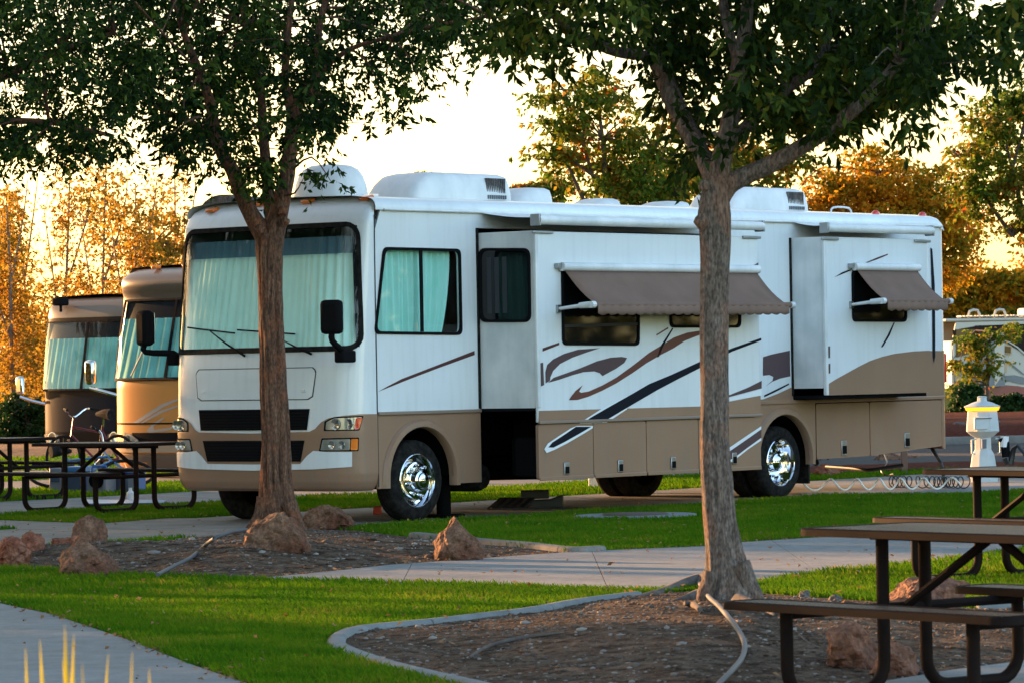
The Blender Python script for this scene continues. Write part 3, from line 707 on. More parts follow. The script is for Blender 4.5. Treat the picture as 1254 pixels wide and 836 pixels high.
# grilles: recess, surround, slats
def grille(c, pts, nsl, lab):
    q = inv2(c, pts); (ua, za), (ub, zb) = q
    back = surf('grille', [(ua, za), (-ua, za), (-ub, zb), (ub, zb)], cap.fn(.014), 'black_plastic', root, thick=.01, cell=.3, cellx=.05)
    for k in range(nsl):
        t = (k + .5) / nsl; z = za + (zb - za) * t; u_ = ua + (ub - ua) * t; h = abs(za - zb) / nsl
        surf('slat', [(u_ + .01, z + h * .34), (-u_ - .01, z + h * .34), (-u_ - .01, z - h * .1), (u_ + .01, z - h * .1)], lambda a, b, o, z=z, h=h: cap.P(a, b, .026 + o - (b - z + h * .1) * .35), 'black_plastic', back, thick=.012, cellx=.05)
    for k in (-.5, 0, .5):
        surf('grille_bar', [(ua * k * .9 - .006, za), (ua * k * .9 + .006, za), (ua * k * .9 + .006, zb), (ua * k * .9 - .006, zb)], cap.fn(.018), 'black_plastic', back, thick=.01)
    fo = [(ua - .012, za + .012), (-ua + .012, za + .012), (-ub + .012, zb - .012), (ub - .012, zb - .012)]
grille('a2', [(536, 299), (526, 376)], 7, 1); grille('a2', [(518, 414), (504, 491)], 7, 2)
# surround of the upper grille and the generator door outline
q = inv2('a2', [(557, 148), (560, 165), (548, 255), (530, 266)])
pn = mirror([(0, q[0][1] + .004), (q[0][0] + .02, q[0][1] + .004), (q[0][0], q[0][1] - .02), q[1], q[2], (q[3][0], q[3][1]), (0, q[3][1])][1:-1])
pin = [(a * .987, b + (-.008 if b > 1.45 else .008)) for a, b in pn]
surf('front_door_gap', pn, cap.fn(.003), 'seam_dark', root, holes=[pin], cell=.3, cellx=.06)
surf('front_door', [(a * .985, b + (-.010 if b > 1.45 else .010)) for a, b in pn], cap.fn(.006), 'white_gelcoat', root, cell=.3, cellx=.04)
for s_ in (-.45, .45):
    c0 = cap.P(s_, q[2][1] + .06, .012); mb = MB(); mb.box(c0, (.012, .05, .03)); obj('latch', mb, 'white_plastic', root, bevel=.004)
# cap seam shadow line
for y_ in (-.004, RVW + .004):
    mb = MB(); mb.tube([(.0, y_, .36), (.0, y_, 2.8), (.03, y_, 2.98), (.11, y_ + (.03 if y_ < 1 else -.03), 3.1), (.2, y_ + (.09 if y_ < 1 else -.09), 3.19)], .006, 6, seg=3); obj('cap_seam', mb, 'seam_dark', root)
# wipers
for a_, b_, t_ in (((548, 758), (445, 708), [(277, 670), (487, 685)]), ((305, 765), (180, 675), [(97, 661), (267, 682)])):
    A3 = [cap.inv(*cp('a1', *p)) for p in (a_, b_)] ; T3 = [cap.inv(*cp('a1', *p)) for p in t_]
    mb = MB(); mb.tube([cap.P(*A3[0], .03), cap.P((A3[0][0] + A3[1][0]) / 2, (A3[0][1] + A3[1][1]) / 2, .06), cap.P(*A3[1], .035)], [.012, .009, .006], 6); ar = obj('wiper', mb, 'black_plastic', root)
    mb = MB(); mb.tube([cap.P(T3[0][0] + (T3[1][0] - T3[0][0]) * k / 6, T3[0][1] + (T3[1][1] - T3[0][1]) * k / 6, .025) for k in range(7)], .009, 6); obj('wiper_blade', mb, 'black_rubber', ar)
# mirrors
def mirror_arm(px_head, px_base, yh, yb, sz, side):
    h = RV.hit(*px_head, 1, yh); b_ = RV.hit(*px_base, 1, yb)
    mb = MB(); mb.box(V(b_), (.2, .12, .12)); base = obj('mirror_base', mb, 'black_plastic', root, bevel=.02)
    mb = MB(); mb.tube([V(b_), V(b_) + Vector((-.05, .0, .06)), V(h) + Vector((0, 0, -sz[2] / 2 - .06)), V(h) + Vector((0, 0, -sz[2] / 2 + .03))], [.04, .035, .03, .03], 8, seg=3); obj('mirror_arm', mb, 'black_plastic', base)
    mb = MB(); mb.box((0, 0, 0), sz); hd = obj('mirror', mb, 'black_plastic', root, bevel=.045); hd.location = V(h); hd.rotation_euler = (0, 0, side * .35)
    mb = MB(); mb.box((sz[0] / 2 + .003, 0, 0), (.006, sz[1] * .8, sz[2] * .85)); mg = obj('mirror_glass', mb, 'chrome', hd)
mirror_arm(cp('a1', 616, 622), cp('a1', 665, 765), -.16, -.05, (.13, .22, .33), 1)
mirror_arm((177.5, 402), (217, 440), 2.86, 2.6, (.13, .22, .36), -1)

# ---------------- body box
def side_fn(y0, s=-1): return lambda a, b, o: Vector((a, y0 + s * o, b))
L0 = lambda c, pts, y=0.: [tuple(RV.hit(*cp(c, *p), 1, y)[[0, 2]]) for p in pts]
XE = RV.hit(1153.5, 400, 1, 0)[0]        # rear corner of the coach
ZR = 3.19
S1, S1P = 1.585, .747; S1E = L0('a4', [(1108, 200)], -S1P)[0][0]
S2, S2P = 7.06, .45; S2E = L0('a5', [(858, 400)], -S2P)[0][0]
ZBELT = 1.085
surf('side_wall', [(0, ZBELT), (S1 - .0, ZBELT), (S1, 2.92), (S1E + .05, 2.92), (S1E + .05, ZBELT), (S2, ZBELT), (S2, 2.9), (S2E + .02, 2.9), (S2E + .02, ZBELT), (XE, ZBELT), (XE, 3.08), (0.1, 3.08), (0, 2.85)], side_fn(0), 'white_gelcoat', root, thick=.03, holes=[rpoly([(x_ + (.02 if k_ in (0, 3) else -.02), z_ + (-.02 if k_ < 2 else .02)) for k_, (x_, z_) in enumerate(L0('a1', [(802, 366), (1084, 373), (1090, 688), (770, 684)]))], .07)])
surf('side_wall', [(0, .5), (XE, .5), (XE, 3.08), (.1, 3.08), (0, 2.85)], side_fn(RVW, 1), 'white_gelcoat', root, thick=.03)
# roof with rounded edges
mb = MB(); prof = [(-.022, 3.075), (-.024, 3.11), (-.012, 3.15), (.02, 3.18), (.07, 3.2), (.3, 3.225), (1.25, 3.245)]
prof = prof + [(RVW - y, z) for y, z in reversed(prof[:-1])]
xr = [.0, .2, .5, XE - .12, XE - .03, XE + .03, XE + .05]; dz = [-.0, 0, 0, 0, -.012, -.05, -.1]
mb.grid([[(x, y, max(z + d, 3.03)) for y, z in prof] for x, d in zip(xr, dz)]); obj('roof', mb, 'white_gelcoat', root, sharp=50)
mb = MB(); mb.tube([(.12, -.03, 3.078), (XE, -.03, 3.078)], .011, 6); obj('drip_rail', mb, 'white_plastic', root)
# rear wall with rounded corner
mb = MB(); rr_ = []
for z in (.5, .75, 1.08, 2.0, 3.06): rr_.append([(XE - .0 + .10 * math.sin(t), .10 - .10 * math.cos(t), z) for t in np.linspace(0, PI / 2, 7)] + [(XE + .10, RVW - .1, z)] + [(XE + .10 * math.cos(t), RVW - .10 + .10 * math.sin(t), z) for t in np.linspace(.2, PI / 2, 6)])
mb.grid(rr_[2:]); obj('rear_wall', mb, 'white_gelcoat', root, sharp=50)
mb = MB(); q = [[(x, y, z if z > .6 else (.47 if x > XE else .47)) for x, y, z in r] for r in rr_[:3]]; mb.grid(q); obj('rear_bumper', mb, 'tan_paint', root, sharp=50)
mb = MB(); mb.box((XE + .075, .03, 1.42), (.05, .05, .34)); obj('tail_light', mb, 'red_lens', root, bevel=.012)

# front lower panel with wheel arch
FW, RW = .63, 7.0
RWX = RV.hit(952, 600, 1, .1)[0]
def arch(xc, zc, rx, rz, n=14, a0=0, a1=PI): return [(xc + rx * math.cos(a0 + (a1 - a0) * k / n), zc + rz * math.sin(a0 + (a1 - a0) * k / n)) for k in range(n + 1)]
surf('lower_panel', [(0, .345), (0, ZBELT), (S1, ZBELT), (S1, .36)] + [(1.18, .36)] + arch(.65, .44, .5, .5) + [(.15, .345)], side_fn(.0), 'tan_paint', root, thick=.025)
def fender(xc, zc, rx, rz, z0, m='tan_paint', w_=.085):
    mb = MB(); rows = []
    P0 = [(xc + rx, z0)] + arch(xc, zc, rx, rz, 20) + [(xc - rx, z0)]
    for k, (x, z) in enumerate(P0):
        d = Vector((x - xc, max(z - zc, 0))) if z > z0 else Vector((x - xc, 0)); d.normalize()
        rows.append([(x, .06, z), (x, -.02, z), (x + d.x * .012, -.038, z + d.y * .012), (x + d.x * (w_ - .02), -.032, z + d.y * (w_ - .02)), (x + d.x * w_, -.004, z + d.y * w_)])
    mb.grid(rows); return obj('fender_flare', mb, m, root, sharp=40)
fender(.65, .44, .5, .49, .345); 
mb = MB(); mb.box((S1 / 2, -.012, ZBELT - .005), (S1 - .01, .03, .035)); obj('belt_trim', mb, 'tan_dark_paint', root, bevel=.008)

# rear lower panels and bays
rb = L0('a6', [(190, 470), (400, 475), (620, 460), (915, 420)])
ZR0, ZR1, ZR2 = .36, rb[2][1], rb[3][1]
RX = RWX
def zlow(x): return float(np.interp(x, [rb[1][0], rb[2][0], rb[3][0], XE], [rb[1][1], rb[2][1], rb[3][1], rb[3][1] + .01]))
xb = [rb[1][0], rb[2][0], rb[3][0]]
surf('lower_panel', [(S1E + .02, ZBELT), (S1E + .02, .36), (RX - .5, .36)] + arch(RX, .44, .5, .5)[::-1] + [(RX + .5, rb[1][1]), (xb[0] - .006, rb[1][1]), (xb[0] - .006, ZBELT)], side_fn(0), 'tan_paint', root, thick=.025)
fender(RX, .44, .5, .49, .37)
for a, b_ in ((xb[0], xb[1]), (xb[1], xb[2])):
    d = surf('bay_door', rpoly([(a + .008, zlow(a) + .0), (a + .008, ZBELT - .04), (b_ - .008, ZBELT - .04), (b_ - .008, zlow(b_))], .03), side_fn(-.006), 'tan_paint', root, thick=.03)
    hx = {0: L0('a6', [(511, 428)])[0], 1: L0('a6', [(769, 397)])[0]}[0 if a == xb[0] else 1]
    mb = MB(); mb.box((hx[0], -.012, hx[1]), (.11, .012, .17)); hd = obj('handle', mb, 'dull_steel', d, bevel=.01)
    mb = MB(); mb.box((hx[0], -.019, hx[1] - .02), (.075, .01, .09)); obj('handle_recess', mb, 'black_plastic', hd)
surf('lower_panel', [(xb[2] + .006, zlow(xb[2])), (xb[2] + .006, ZBELT), (XE, ZBELT), (XE, .47)], side_fn(0), 'tan_paint', root, thick=.025)
surf('belt_trim', [(S1E + .1, ZBELT - .03), (XE, ZBELT - .03), (XE, ZBELT + .01), (S1E + .1, ZBELT + .01)], side_fn(-.02), 'tan_paint', root, thick=.022, bevel=.006)
# dark inner shell so nothing shows through openings
mb = MB(); mb.box((5.2, 1.25, .82), (9.9, 1.5, .42)); mb.box((5.2, 1.9, .72), (9.6, 1.1, .5)); mb.box((5.2, 1.25, .50), (9.4, .16, .12)); mb.box((5.2, .75, .50), (9.4, .1, .14)); mb.box((5.2, 1.75, .50), (9.4, .1, .14)); obj('chassis', mb, 'chassis_black', root, smooth=False)
mb = MB(); mb.box((5.2, 1.27, 1.08), (10.1, 2.4, .06)); mb.box((S1 + 2.2, .5, 2.0), (.05, .9, 1.8)); obj('floor_pan', mb, 'chassis_black', root, smooth=False)
mb = MB(); mb.box((S1 + .03 + (S1E - S1) / 2, .18, 2.0), (S1E - S1 + .1, .03, 1.84)); obj('inner_wall', mb, 'chassis_black', root, smooth=False); mb = MB(); mb.box(((S2 + S2E) / 2, .18, 2.0), (S2E - S2, .03, 1.84)); obj('inner_wall', mb, 'chassis_black', root, smooth=False)
mb = MB(); mb.box((.7, 1.25, .62), (.2, 2.0, .12)); obj('axle', mb, 'chassis_black', root); mb = MB(); mb.box((2.3, 1.9, .42), (.9, .7, .3)); obj('holding_tank', mb, 'chassis_black', root); mb = MB(); mb.box((9.0, 1.2, .55), (.1, .1, .3)); obj('bracket', mb, 'chassis_black', root); mb = MB(); mb.tube([(1.2, .5, .42), (3.5, .55, .38), (6, .55, .4)], .05, 8); obj('exhaust_pipe', mb, 'chassis_black', root)
mb = MB(); mb.lathe((1.93, 0, .40), [(.001, .25), (.12, .27), (.15, .35), (.15, .95), (.12, 1.03), (.001, 1.05)], 20, 'y'); obj('air_tank', mb, 'black_rubber', root)
mb = MB(); mb.tube([(1.28, .25, .95), (1.28, .25, .04)], .075, 12); mb.box((1.28, .25, .03), (.3, .3, .03)); obj('leveling_jack', mb, 'chassis_black', root)
mb = MB(); mb.tube([(8.7, .9, .52), (8.2, .5, .36), (7.85, .3, .40), (7.6, .3, .47)], .035, 8); obj('tank_drain_pipe', mb, 'chassis_black', root)
for x_ in (8.0, 8.15): mb = MB(); mb.tube([(x_, .3, .62), (x_, .3, .40)], .012, 6); obj('pipe_hanger', mb, 'chassis_black', root)

# wheels
def tyre_mb(c, R, w_, out=-1):
    mb = MB(); s = out; p = [(R * .64, w_ / 2 - .02), (R * .66, w_ / 2), (R * .80, w_ / 2 + .006), (R * .93, w_ / 2 - .006), (R * .985, w_ / 2 - .03), (R, w_ / 2 - .06), (R, -w_ / 2 + .06), (R * .985, -w_ / 2 + .03), (R * .8, -w_ / 2), (R * .64, -w_ / 2 + .02)]
    mb.lathe(c, [(r, s * h) for r, h in p], 44, 'y'); return mb
def wheel(x, y, R, deep, out=-1, par=None):
    par = par or root
    t = obj('wheel', tyre_mb((x, y, R), R, .23, out), 'black_rubber', par, sharp=50)
    for gx in (-.05, 0, .05):
        mb = MB(); mb.lathe((x, y + gx, R), [(R + .001, -.006), (R - .012, -.003), (R - .012, .003), (R + .001, .006)], 44, 'y'); obj('tread_groove', mb, 'chassis_black', t)
    rr = R * .655; s = out; mb = MB(); o = .10
    if not deep: p = [(rr, o - .02), (rr * 1.03, o + .012), (rr * .98, o + .02), (rr * .93, o + .0), (rr * .88, o - .05), (rr * .80, o - .055), (rr * .74, o - .01), (rr * .70, o + .01), (rr * .52, o + .022), (rr * .44, o + .024), (rr * .42, o + .045), (rr * .38, o + .075), (rr * .30, o + .085), (rr * .28, o + .10), (rr * .2, o + .112), (.001, o + .115)]
    else: p = [(rr, o - .02), (rr * 1.03, o + .012), (rr * .98, o + .02), (rr * .93, o + .0), (rr * .88, o - .08), (rr * .78, o - .13), (rr * .6, o - .14), (rr * .42, o - .14), (rr * .40, o - .06), (rr * .36, o - .03), (rr * .28, o - .02), (rr * .2, o - .005), (.001, o)]
    mb.lathe((x, y, R), [(r, s * h) for r, h in p], 40, 'y'); rim = obj('rim', mb, 'chrome', t, sharp=40)
    for k in range(8):
        a = 2 * PI * k / 8 + .2; b_ = rr * .58; yy = y + s * (o + .02 if not deep else o - .13)
        mb = MB(); mb.lathe((x + b_ * math.cos(a), yy, R + b_ * math.sin(a)), [(.017, 0), (.016, s * .02), (.011, s * .04), (.001, s * .042)], 8, 'y'); obj('lug_nut', mb, 'chrome', rim)
        a += PI / 8; b_ = rr * .80; mb = MB(); mb.lathe((x + b_ * math.cos(a), y + s * (o - .052 if not deep else o - .118), R + b_ * math.sin(a)), [(.026, 0), (.026, s * .004), (.001, s * .004)], 10, 'y'); obj('hand_hole', mb, 'black_paint', rim)
    return t
TR = .405
wheel(FW, .15, TR, False); wheel(RX, .16, TR, True)
for x, y in ((FW, 2.3), (RX, 2.3), (RX, .42), (RX, 2.05)):
    t_ = obj('wheel', tyre_mb((x, y, TR), TR, .23, 1), 'black_rubber', root, sharp=50); mb = MB(); mb.lathe((x, y, TR), [(TR * .66, -.1), (TR * .4, -.02), (.001, -.02)], 28, 'y'); obj('rim', mb, 'chassis_black', t_)
# wheel wells
for x in (.65, RX):
    mb = MB(); pts = arch(x, .44, .52, .52, 16)
    mb.grid([[(a, .02, b_) for a, b_ in pts], [(a, .9, b_) for a, b_ in pts]]); mb.box((x, .9, .68), (1.1, .02, .6)); obj('wheel_well', mb, 'chassis_black', root)
mb = MB(); mb.box((RX + .62, .35, .4), (.03, .5, .5)); obj('mud_flap', mb, 'black_rubber', root)

# windows --------------------------------------------------------
def win_fn(kind, v):
    if kind == 'y': return lambda off: (lambda a, b, o: Vector((a, v - off - o, b)))
    return lambda off: (lambda a, b, o: Vector((v - off - o, a, b)))
def window(poly, kind, v, r=.06, glass='dark_glass', rim=.028, parent=None, back=None, frame_m='black_plastic'):
    fn = win_fn(kind, v); P = rpoly(poly, r, 5); c = np.mean(np.array(poly), 0); 
    def inset(d):
        out = []
        for p in P:
            q = c - np.array(p); out.append(tuple(np.array(p) + np.sign(q) * d * np.minimum(1, np.abs(q) / .1)))
        return out
    fr = surf('window_frame', P, fn(.02), frame_m, parent or root, thick=.025, holes=[inset(rim)], bevel=.004)
    gl = surf('window_pane', inset(rim * .5), fn(.006), glass, fr)
    return fr, inset
pw = L0('a1', [(802, 366), (1084, 373), (1090, 688), (770, 684)])
# front side window: real opening behind glass is shallow: curtains hang 5 cm behind the pane on a dark backing
fr, ins = window(pw, 'y', 0., .07, 'window_glass')
xm = L0('a1', [(938, 500)])[0][0]; zt_, zb_ = pw[0][1] - .05, pw[3][1] + .05
surf('window_post', [(xm - .022, zb_ - .03), (xm + .022, zb_ - .03), (xm + .022, zt_ + .03), (xm - .022, zt_ + .03)], side_fn(-.024), 'black_plastic', fr, thick=.012)
def flatcurtain(x0, x1, z0, z1, y, waves, m, par, cut=None, seed=1):
    mb = MB(); n = waves * 10; rows = []
    for k in range(9):
        t = k / 8; r = []
        for i in range(n + 1):
            s = i / n; xe = x1 if not cut else x0 + (x1 - x0) * (1 - cut * t ** 2)
            r.append((x0 + (xe - x0) * s, y + .022 * math.sin(2 * PI * s * waves + seed + .9 * math.sin(s * 9)) + .012 * math.sin(s * waves * 2.3 + t * 2), z1 + (z0 - z1) * t))
        rows.append(r)
    mb.grid(rows); return obj('curtain', mb, m, par, fix=False)
flatcurtain(pw[0][0] - .05, xm + .02, zb_ - .08, zt_ + .06, .09, 8, 'curtain_green', fr, seed=2)
flatcurtain(xm, pw[1][0] - .05, zb_ - .08, zt_ + .06, .10, 6, 'curtain_green', fr, cut=.3, seed=5)
# ---------------- slide-outs
def slide(x0, x1, p, z0, z1, name):
    s = tag(empty(name), None); s.parent = root; return s
def box_faces(name, x0, x1, p, z0, z1, m, par, th=.03):
    surf(name, [(x0, z0), (x1, z0), (x1, z1), (x0, z1)], side_fn(-p), m, par, thick=th)
def face_y(name, x, y0, y1, z0, z1, m, par, th=.03, holes=()):
    return surf(name, [(y0, z0), (y1, z0), (y1, z1), (y0, z1)], lambda a, b, o: Vector((x - o, a, b)), m, par, thick=th, holes=holes)
s1 = slide(S1, S1E, S1P, 1.1, 2.86, 'slide_out')
TOP1 = RV.hit(650, 283, 1, -S1P)[2]; BAYZ = RV.hit(659, 587, 1, -S1P)[2]; TRZ = RV.hit(660, 517, 1, -S1P)[2]
surf('outer_wall', [(S1, TRZ), (S1E, TRZ), (S1E, TOP1), (S1, TOP1)], side_fn(-S1P), 'white_gelcoat', s1, thick=.035, bevel=.012)
ZE = RV.hit(620, 499.5, 0, S1)[2]; ZE2 = RV.hit(620, 284, 0, S1)[2]
face_y('end_wall', S1 + .002, -S1P + .036, .17, ZE, ZE2, 'white_plastic', s1)
face_y('end_wall', S1E + .0, -S1P + .036, .17, ZE, ZE2, 'white_plastic', s1, th=.02)
mb = MB(); mb.box(((S1 + S1E) / 2, -S1P / 2 + .1, ZE - .015), (S1E - S1 - .02, S1P + .1, .03)); obj('slide_floor', mb, 'black_plastic', s1)
mb = MB(); mb.box((S1 - .012, .0, (ZE + 2.92) / 2), (.03, .03, 2.92 - ZE)); obj('slide_seal', mb, 'black_rubber', s1)
mb = MB(); mb.box((S1 + .02, -S1P + .012, (ZE + ZE2) / 2), (.05, .045, ZE2 - ZE)); obj('corner_trim', mb, 'white_plastic', s1, bevel=.01)
# topper: fabric from the gutter to the roller
def topper(x0, x1, p, par, zroll, x1r=None):
    mb = MB(); n = 18; rows = []
    zg = 3.07
    for k in range(6):
        t = k / 5; rows.append([(x0 + .06 + (x1 - x0 - .12) * i / n, -.025 - (p - .01) * t, zg + (zroll + .03 - zg) * t + .05 * math.sin(PI * t) * (-.35 + .15 * math.sin(i * 1.1))) for i in range(n + 1)])
    mb.grid(rows); obj('topper_fabric', mb, 'white_fabric', par, fix=False)
    mb = MB(); mb.tube([(x0 - .02, -p - .055, zroll), (x1, -p - .055, zroll)], .048, 14); rl = obj('topper_roller', mb, 'white_plastic', par)
    for x in (x0 - .02, x1):
        mb = MB(); mb.box((x, -p - .03, zroll), (.035, .12, .12)); mb.box((x + (.13 if x < (x0 + x1) / 2 else -.13), -p - .012, zroll - .12), (.32, .03, .03)); obj('topper_bracket', mb, 'dull_steel', par, bevel=.006)
ZRO = RV.hit(760, 275.0, 1, -S1P)[2] + .02
topper(S1, S1E, S1P, s1, ZRO)
# bays under slide 1
bx = [S1] + [L0('a4', [(x, 450)], -S1P)[0][0] for x in (499, 693, 884)] + [S1E]
ztb = TRZ - .02
for i in range(4):
    d = surf('bay_door', rpoly([(bx[i] + .006, BAYZ), (bx[i] + .006, ztb), (bx[i + 1] - .006, ztb), (bx[i + 1] - .006, BAYZ)], .025), side_fn(-S1P + .004), 'tan_paint', s1, thick=.035)
    surf('bay_lip', [(bx[i] + .012, BAYZ - .012), (bx[i + 1] - .012, BAYZ - .012), (bx[i + 1] - .012, BAYZ + .025), (bx[i] + .012, BAYZ + .025)], side_fn(-S1P - .008), 'tan_paint', d, thick=.014, bevel=.004)
    hx = L0('a4', [((399, 596, 789, 1012)[i], (517, 508, 497, 480)[i])], -S1P)[0]
    mb = MB(); mb.box((hx[0], -S1P - .006, hx[1]), (.085, .012, .125)); hd = obj('handle', mb, 'dull_steel', d, bevel=.01)
    mb = MB(); mb.box((hx[0], -S1P - .013, hx[1] - .015), (.055, .01, .07)); obj('handle_recess', mb, 'black_plastic', hd)
mb = MB(); mb.box(((S1 + S1E) / 2 + .3, -.3, .72), (S1E - S1 - .7, .8, .5)); mb.box((S1 + .35, -.42, .60), (.06, .55, .36)); obj('bay_box', mb, 'chassis_black', s1, smooth=False)
mb = MB(); mb.box((S1 + .33, -.44, .60), (.04, .52, .40)); obj('bay_liner', mb, 'black_plastic', s1, bevel=.02)
mb = MB(); mb.box(((S1 + S1E) / 2, -S1P - .012, TRZ), (S1E - S1, .03, .03)); obj('slide_trim', mb, 'tan_dark_paint', s1, bevel=.007)
# window on the end wall
we = [tuple(RV.hit(*cp('a3', *p), 0, S1)[[1, 2]]) for p in ((80, 370), (267, 370), (271, 641), (84, 641))]
frE, insE = window(we, 'x', S1, .09, 'dark_glass')
for k in range(3):
    a = we[0][0] - .1 - .10 * k
    surf('blind_panel', [(a, we[2][1] + .1), (a - .06, we[2][1] + .1), (a - .06, we[0][1] - .1), (a, we[0][1] - .1)], lambda a_, b_, o: Vector((S1 - .008, a_, b_)), 'blind_dark', frE)
# windows on the outer wall
w1 = L0('a3', [(378, 440), (663, 440), (663, 726), (382, 724)], -S1P); f_, i_ = window(w1, 'y', -S1P, .07)
surf('window_bar', [(w1[0][0] + .03, w1[2][1] + .22), (w1[1][0] - .03, w1[2][1] + .24), (w1[1][0] - .03, w1[2][1] + .21), (w1[0][0] + .03, w1[2][1] + .19)], side_fn(-S1P - .012), 'blind_dark', f_)
w2 = L0('a3', [(775, 560), (1034, 560), (1034, 661), (775, 661)], -S1P); window(w2, 'y', -S1P, .07)

def awning(c, up, lo, val, plane, arms, par, out):
    """window awning: case on the wall, sloping canopy, roller, scalloped valance and two arms"""
    a0, a1 = [RV.hit(*cp(c, *p), 1, plane) for p in up]; b0, b1 = [RV.hit(*cp(c, *p), 1, plane - out) for p in lo]
    zt, zb = (a0[2] + a1[2]) / 2, (b0[2] + b1[2]) / 2; x0, x1 = a0[0], a1[0]; y0, y1 = plane - .05, plane - out
    aw = empty('window_awning'); aw.parent = par
    mb = MB(); mb.tube([(x0 - .02, plane - .05, zt + .0), (x1 + .02, plane - .05, zt + .0)], .045, 12); obj('awning_case', mb, 'white_plastic', aw)
    mb = MB(); n = 16
    mb.grid([[(x0 + .02 + (x1 - x0 - .04) * i / n, y0 + (y1 - y0) * t, zt - .03 + (zb - zt + .03) * t - .035 * math.sin(PI * t) * (1 + .12 * math.sin(i * 1.3))) for i in range(n + 1)] for t in np.linspace(0, 1, 7)])
    ob = obj('canopy', mb, 'awning_fabric', aw, fix=False)
    sm = ob.modifiers.new('solid', 'SOLIDIFY'); sm.thickness = .003
    mb = MB(); mb.tube([(x0 - .03, y1, zb), (x1 + .05, y1, zb)], .028, 12); obj('awning_roller', mb, 'awning_fabric', aw)
    for x in (x0 - .04, x1 + .06):
        mb = MB(); mb.tube([(x - .03, y1, zb), (x + .03, y1, zb)], .035, 10); obj('roller_cap', mb, 'white_plastic', aw)
    vh = zb - (RV.hit(*cp(c, *val), 1, y1)[2]); ns = max(4, int((x1 - x0) / .155)); rows = [[], [], []]
    for i in range(ns * 8 + 1):
        x = x0 + .02 + (x1 - x0 - .04) * i / (ns * 8); s = abs(math.sin(PI * i / 8)); yy = y1 - .02 - .006 * math.sin(i * .9)
        rows[0].append((x, y1 - .024, zb + .01)); rows[1].append((x, yy, zb - vh * .6)); rows[2].append((x, yy, zb - vh * (.84 + .16 * s)))
    mb = MB(); mb.grid(rows); vb = obj('valance', mb, 'awning_fabric', aw, fix=False); sm = vb.modifiers.new('solid', 'SOLIDIFY'); sm.thickness = .003
    zw = RV.hit(*cp(c, *arms), 1, plane)[2]
    for x in (x0 - .04, x1 + .06):
        mb = MB(); mb.tube([(x, plane - .01, zw), (x, y1 + .04, zb)], [.016, .022], 8); ar = obj('awning_arm', mb, 'white_plastic', aw)
        mb = MB(); mb.box((x, plane - .015, zw), (.05, .03, .08)); obj('arm_bracket', mb, 'dull_steel', aw)
        mb = MB(); mb.lathe((x, 0, 0), [(.0, 0)], 3, 'y') if False else mb.tube([(x, y1 + .16, zb + (zw - zb) * .2), (x, y1, zb)], [.03, .036], 10); obj('arm_grip', mb, 'white_plastic', ar)
    mb = MB(); mb.box((x0 - .05, plane - .03, zt + .01), (.06, .05, .05)); obj('case_bracket', mb, 'dull_steel', aw)
    return aw
awning('a3', [(372, 437), (1083, 450)], [(490, 578), (1180, 576)], (600, 615), -S1P, (345, 592), s1, .45)

s2 = slide(S2, S2E, S2P, 1.1, 2.9, 'slide_out')
TOP2 = RV.hit(1012, 290, 1, -S2P)[2]; Z20 = L0('a6', [(443, 213)], -S2P)[0][1]
surf('outer_wall', [(S2, Z20), (S2E, Z20), (S2E, TOP2), (S2, TOP2)], side_fn(-S2P), 'white_gelcoat', s2, thick=.035, bevel=.012)
ZQ = RV.hit(985, 477, 0, S2)[2]
face_y('end_wall', S2 + .002, -S2P + .036, .17, Z20 + .08, TOP2, 'white_plastic', s2); face_y('end_wall', S2E, -S2P + .036, .17, Z20 + .08, TOP2, 'white_plastic', s2, th=.02)
mb = MB(); mb.box((S2 - .012, .0, (Z20 + 2.9) / 2), (.03, .03, 2.9 - Z20)); obj('slide_seal', mb, 'black_rubber', s2); mb = MB(); mb.box((S2E + .03, .0, (Z20 + 2.9) / 2), (.09, .03, 2.9 - Z20)); obj('slide_seal', mb, 'black_rubber', s2)
mb = MB(); mb.box((S2 + .02, -S2P + .012, (Z20 + TOP2) / 2), (.05, .045, TOP2 - Z20)); obj('corner_trim', mb, 'white_plastic', s2, bevel=.01)
mb = MB(); mb.box(((S2 + S2E) / 2, -S2P / 2 + .1, Z20 - .02), (S2E - S2 - .02, S2P + .1, .04)); obj('slide_floor', mb, 'black_plastic', s2)
topper(S2, S2E, S2P, s2, RV.hit(1080, 283.5, 1, -S2P)[2] + .02)
w3 = L0('a5', [(543, 436), (767, 436), (768, 650), (546, 649)], -S2P); window(w3, 'y', -S2P, .07)
awning('a5', [(545, 426), (800, 426)], [(663, 568), (922, 560)], (700, 605), -S2P, (515, 580), s2, .44)

# ---------------- graphics on the side
def decal(c, pts, plane, m, par, off=.003, r=.0):
    q = L0(c, pts, plane); return surf('stripe', rpoly(q, r) if r else q, side_fn(plane - off), m, par)
P1 = -S1P
tanp = L0('a4', [(298, 306), (885, 290), (1000, 271), (1118, 250)], P1)
surf('tan_band', [(S1 + .002, TRZ)] + [(max(x, S1 + .002), z) for x, z in tanp[:-1]] + [(S1E - .002, tanp[-1][1]), (S1E - .002, TRZ)], side_fn(P1 - .002), 'tan_paint', s1)
decal('a4', [(311, 78), (372, 57), (372, 66), (311, 90)], P1, 'maroon_paint', s1)
decal('a4', [(299, 133), (313, 130), (317, 212), (300, 219)], P1, 'purple_brown_paint', s1)
decal('a4', [(322, 206), (321, 165), (328, 138), (350, 118), (390, 98), (440, 83), (522, 77), (470, 94), (420, 112), (375, 135), (350, 160), (340, 183), (338, 196)], P1, 'purple_brown_paint', s1)
decal('a4', [(330, 204), (352, 185), (400, 168), (450, 150), (510, 125), (560, 112), (600, 109), (620, 113), (610, 131), (580, 152), (530, 179), (520, 168), (500, 162), (460, 165), (420, 176), (370, 193)], P1, 'purple_brown_paint', s1)
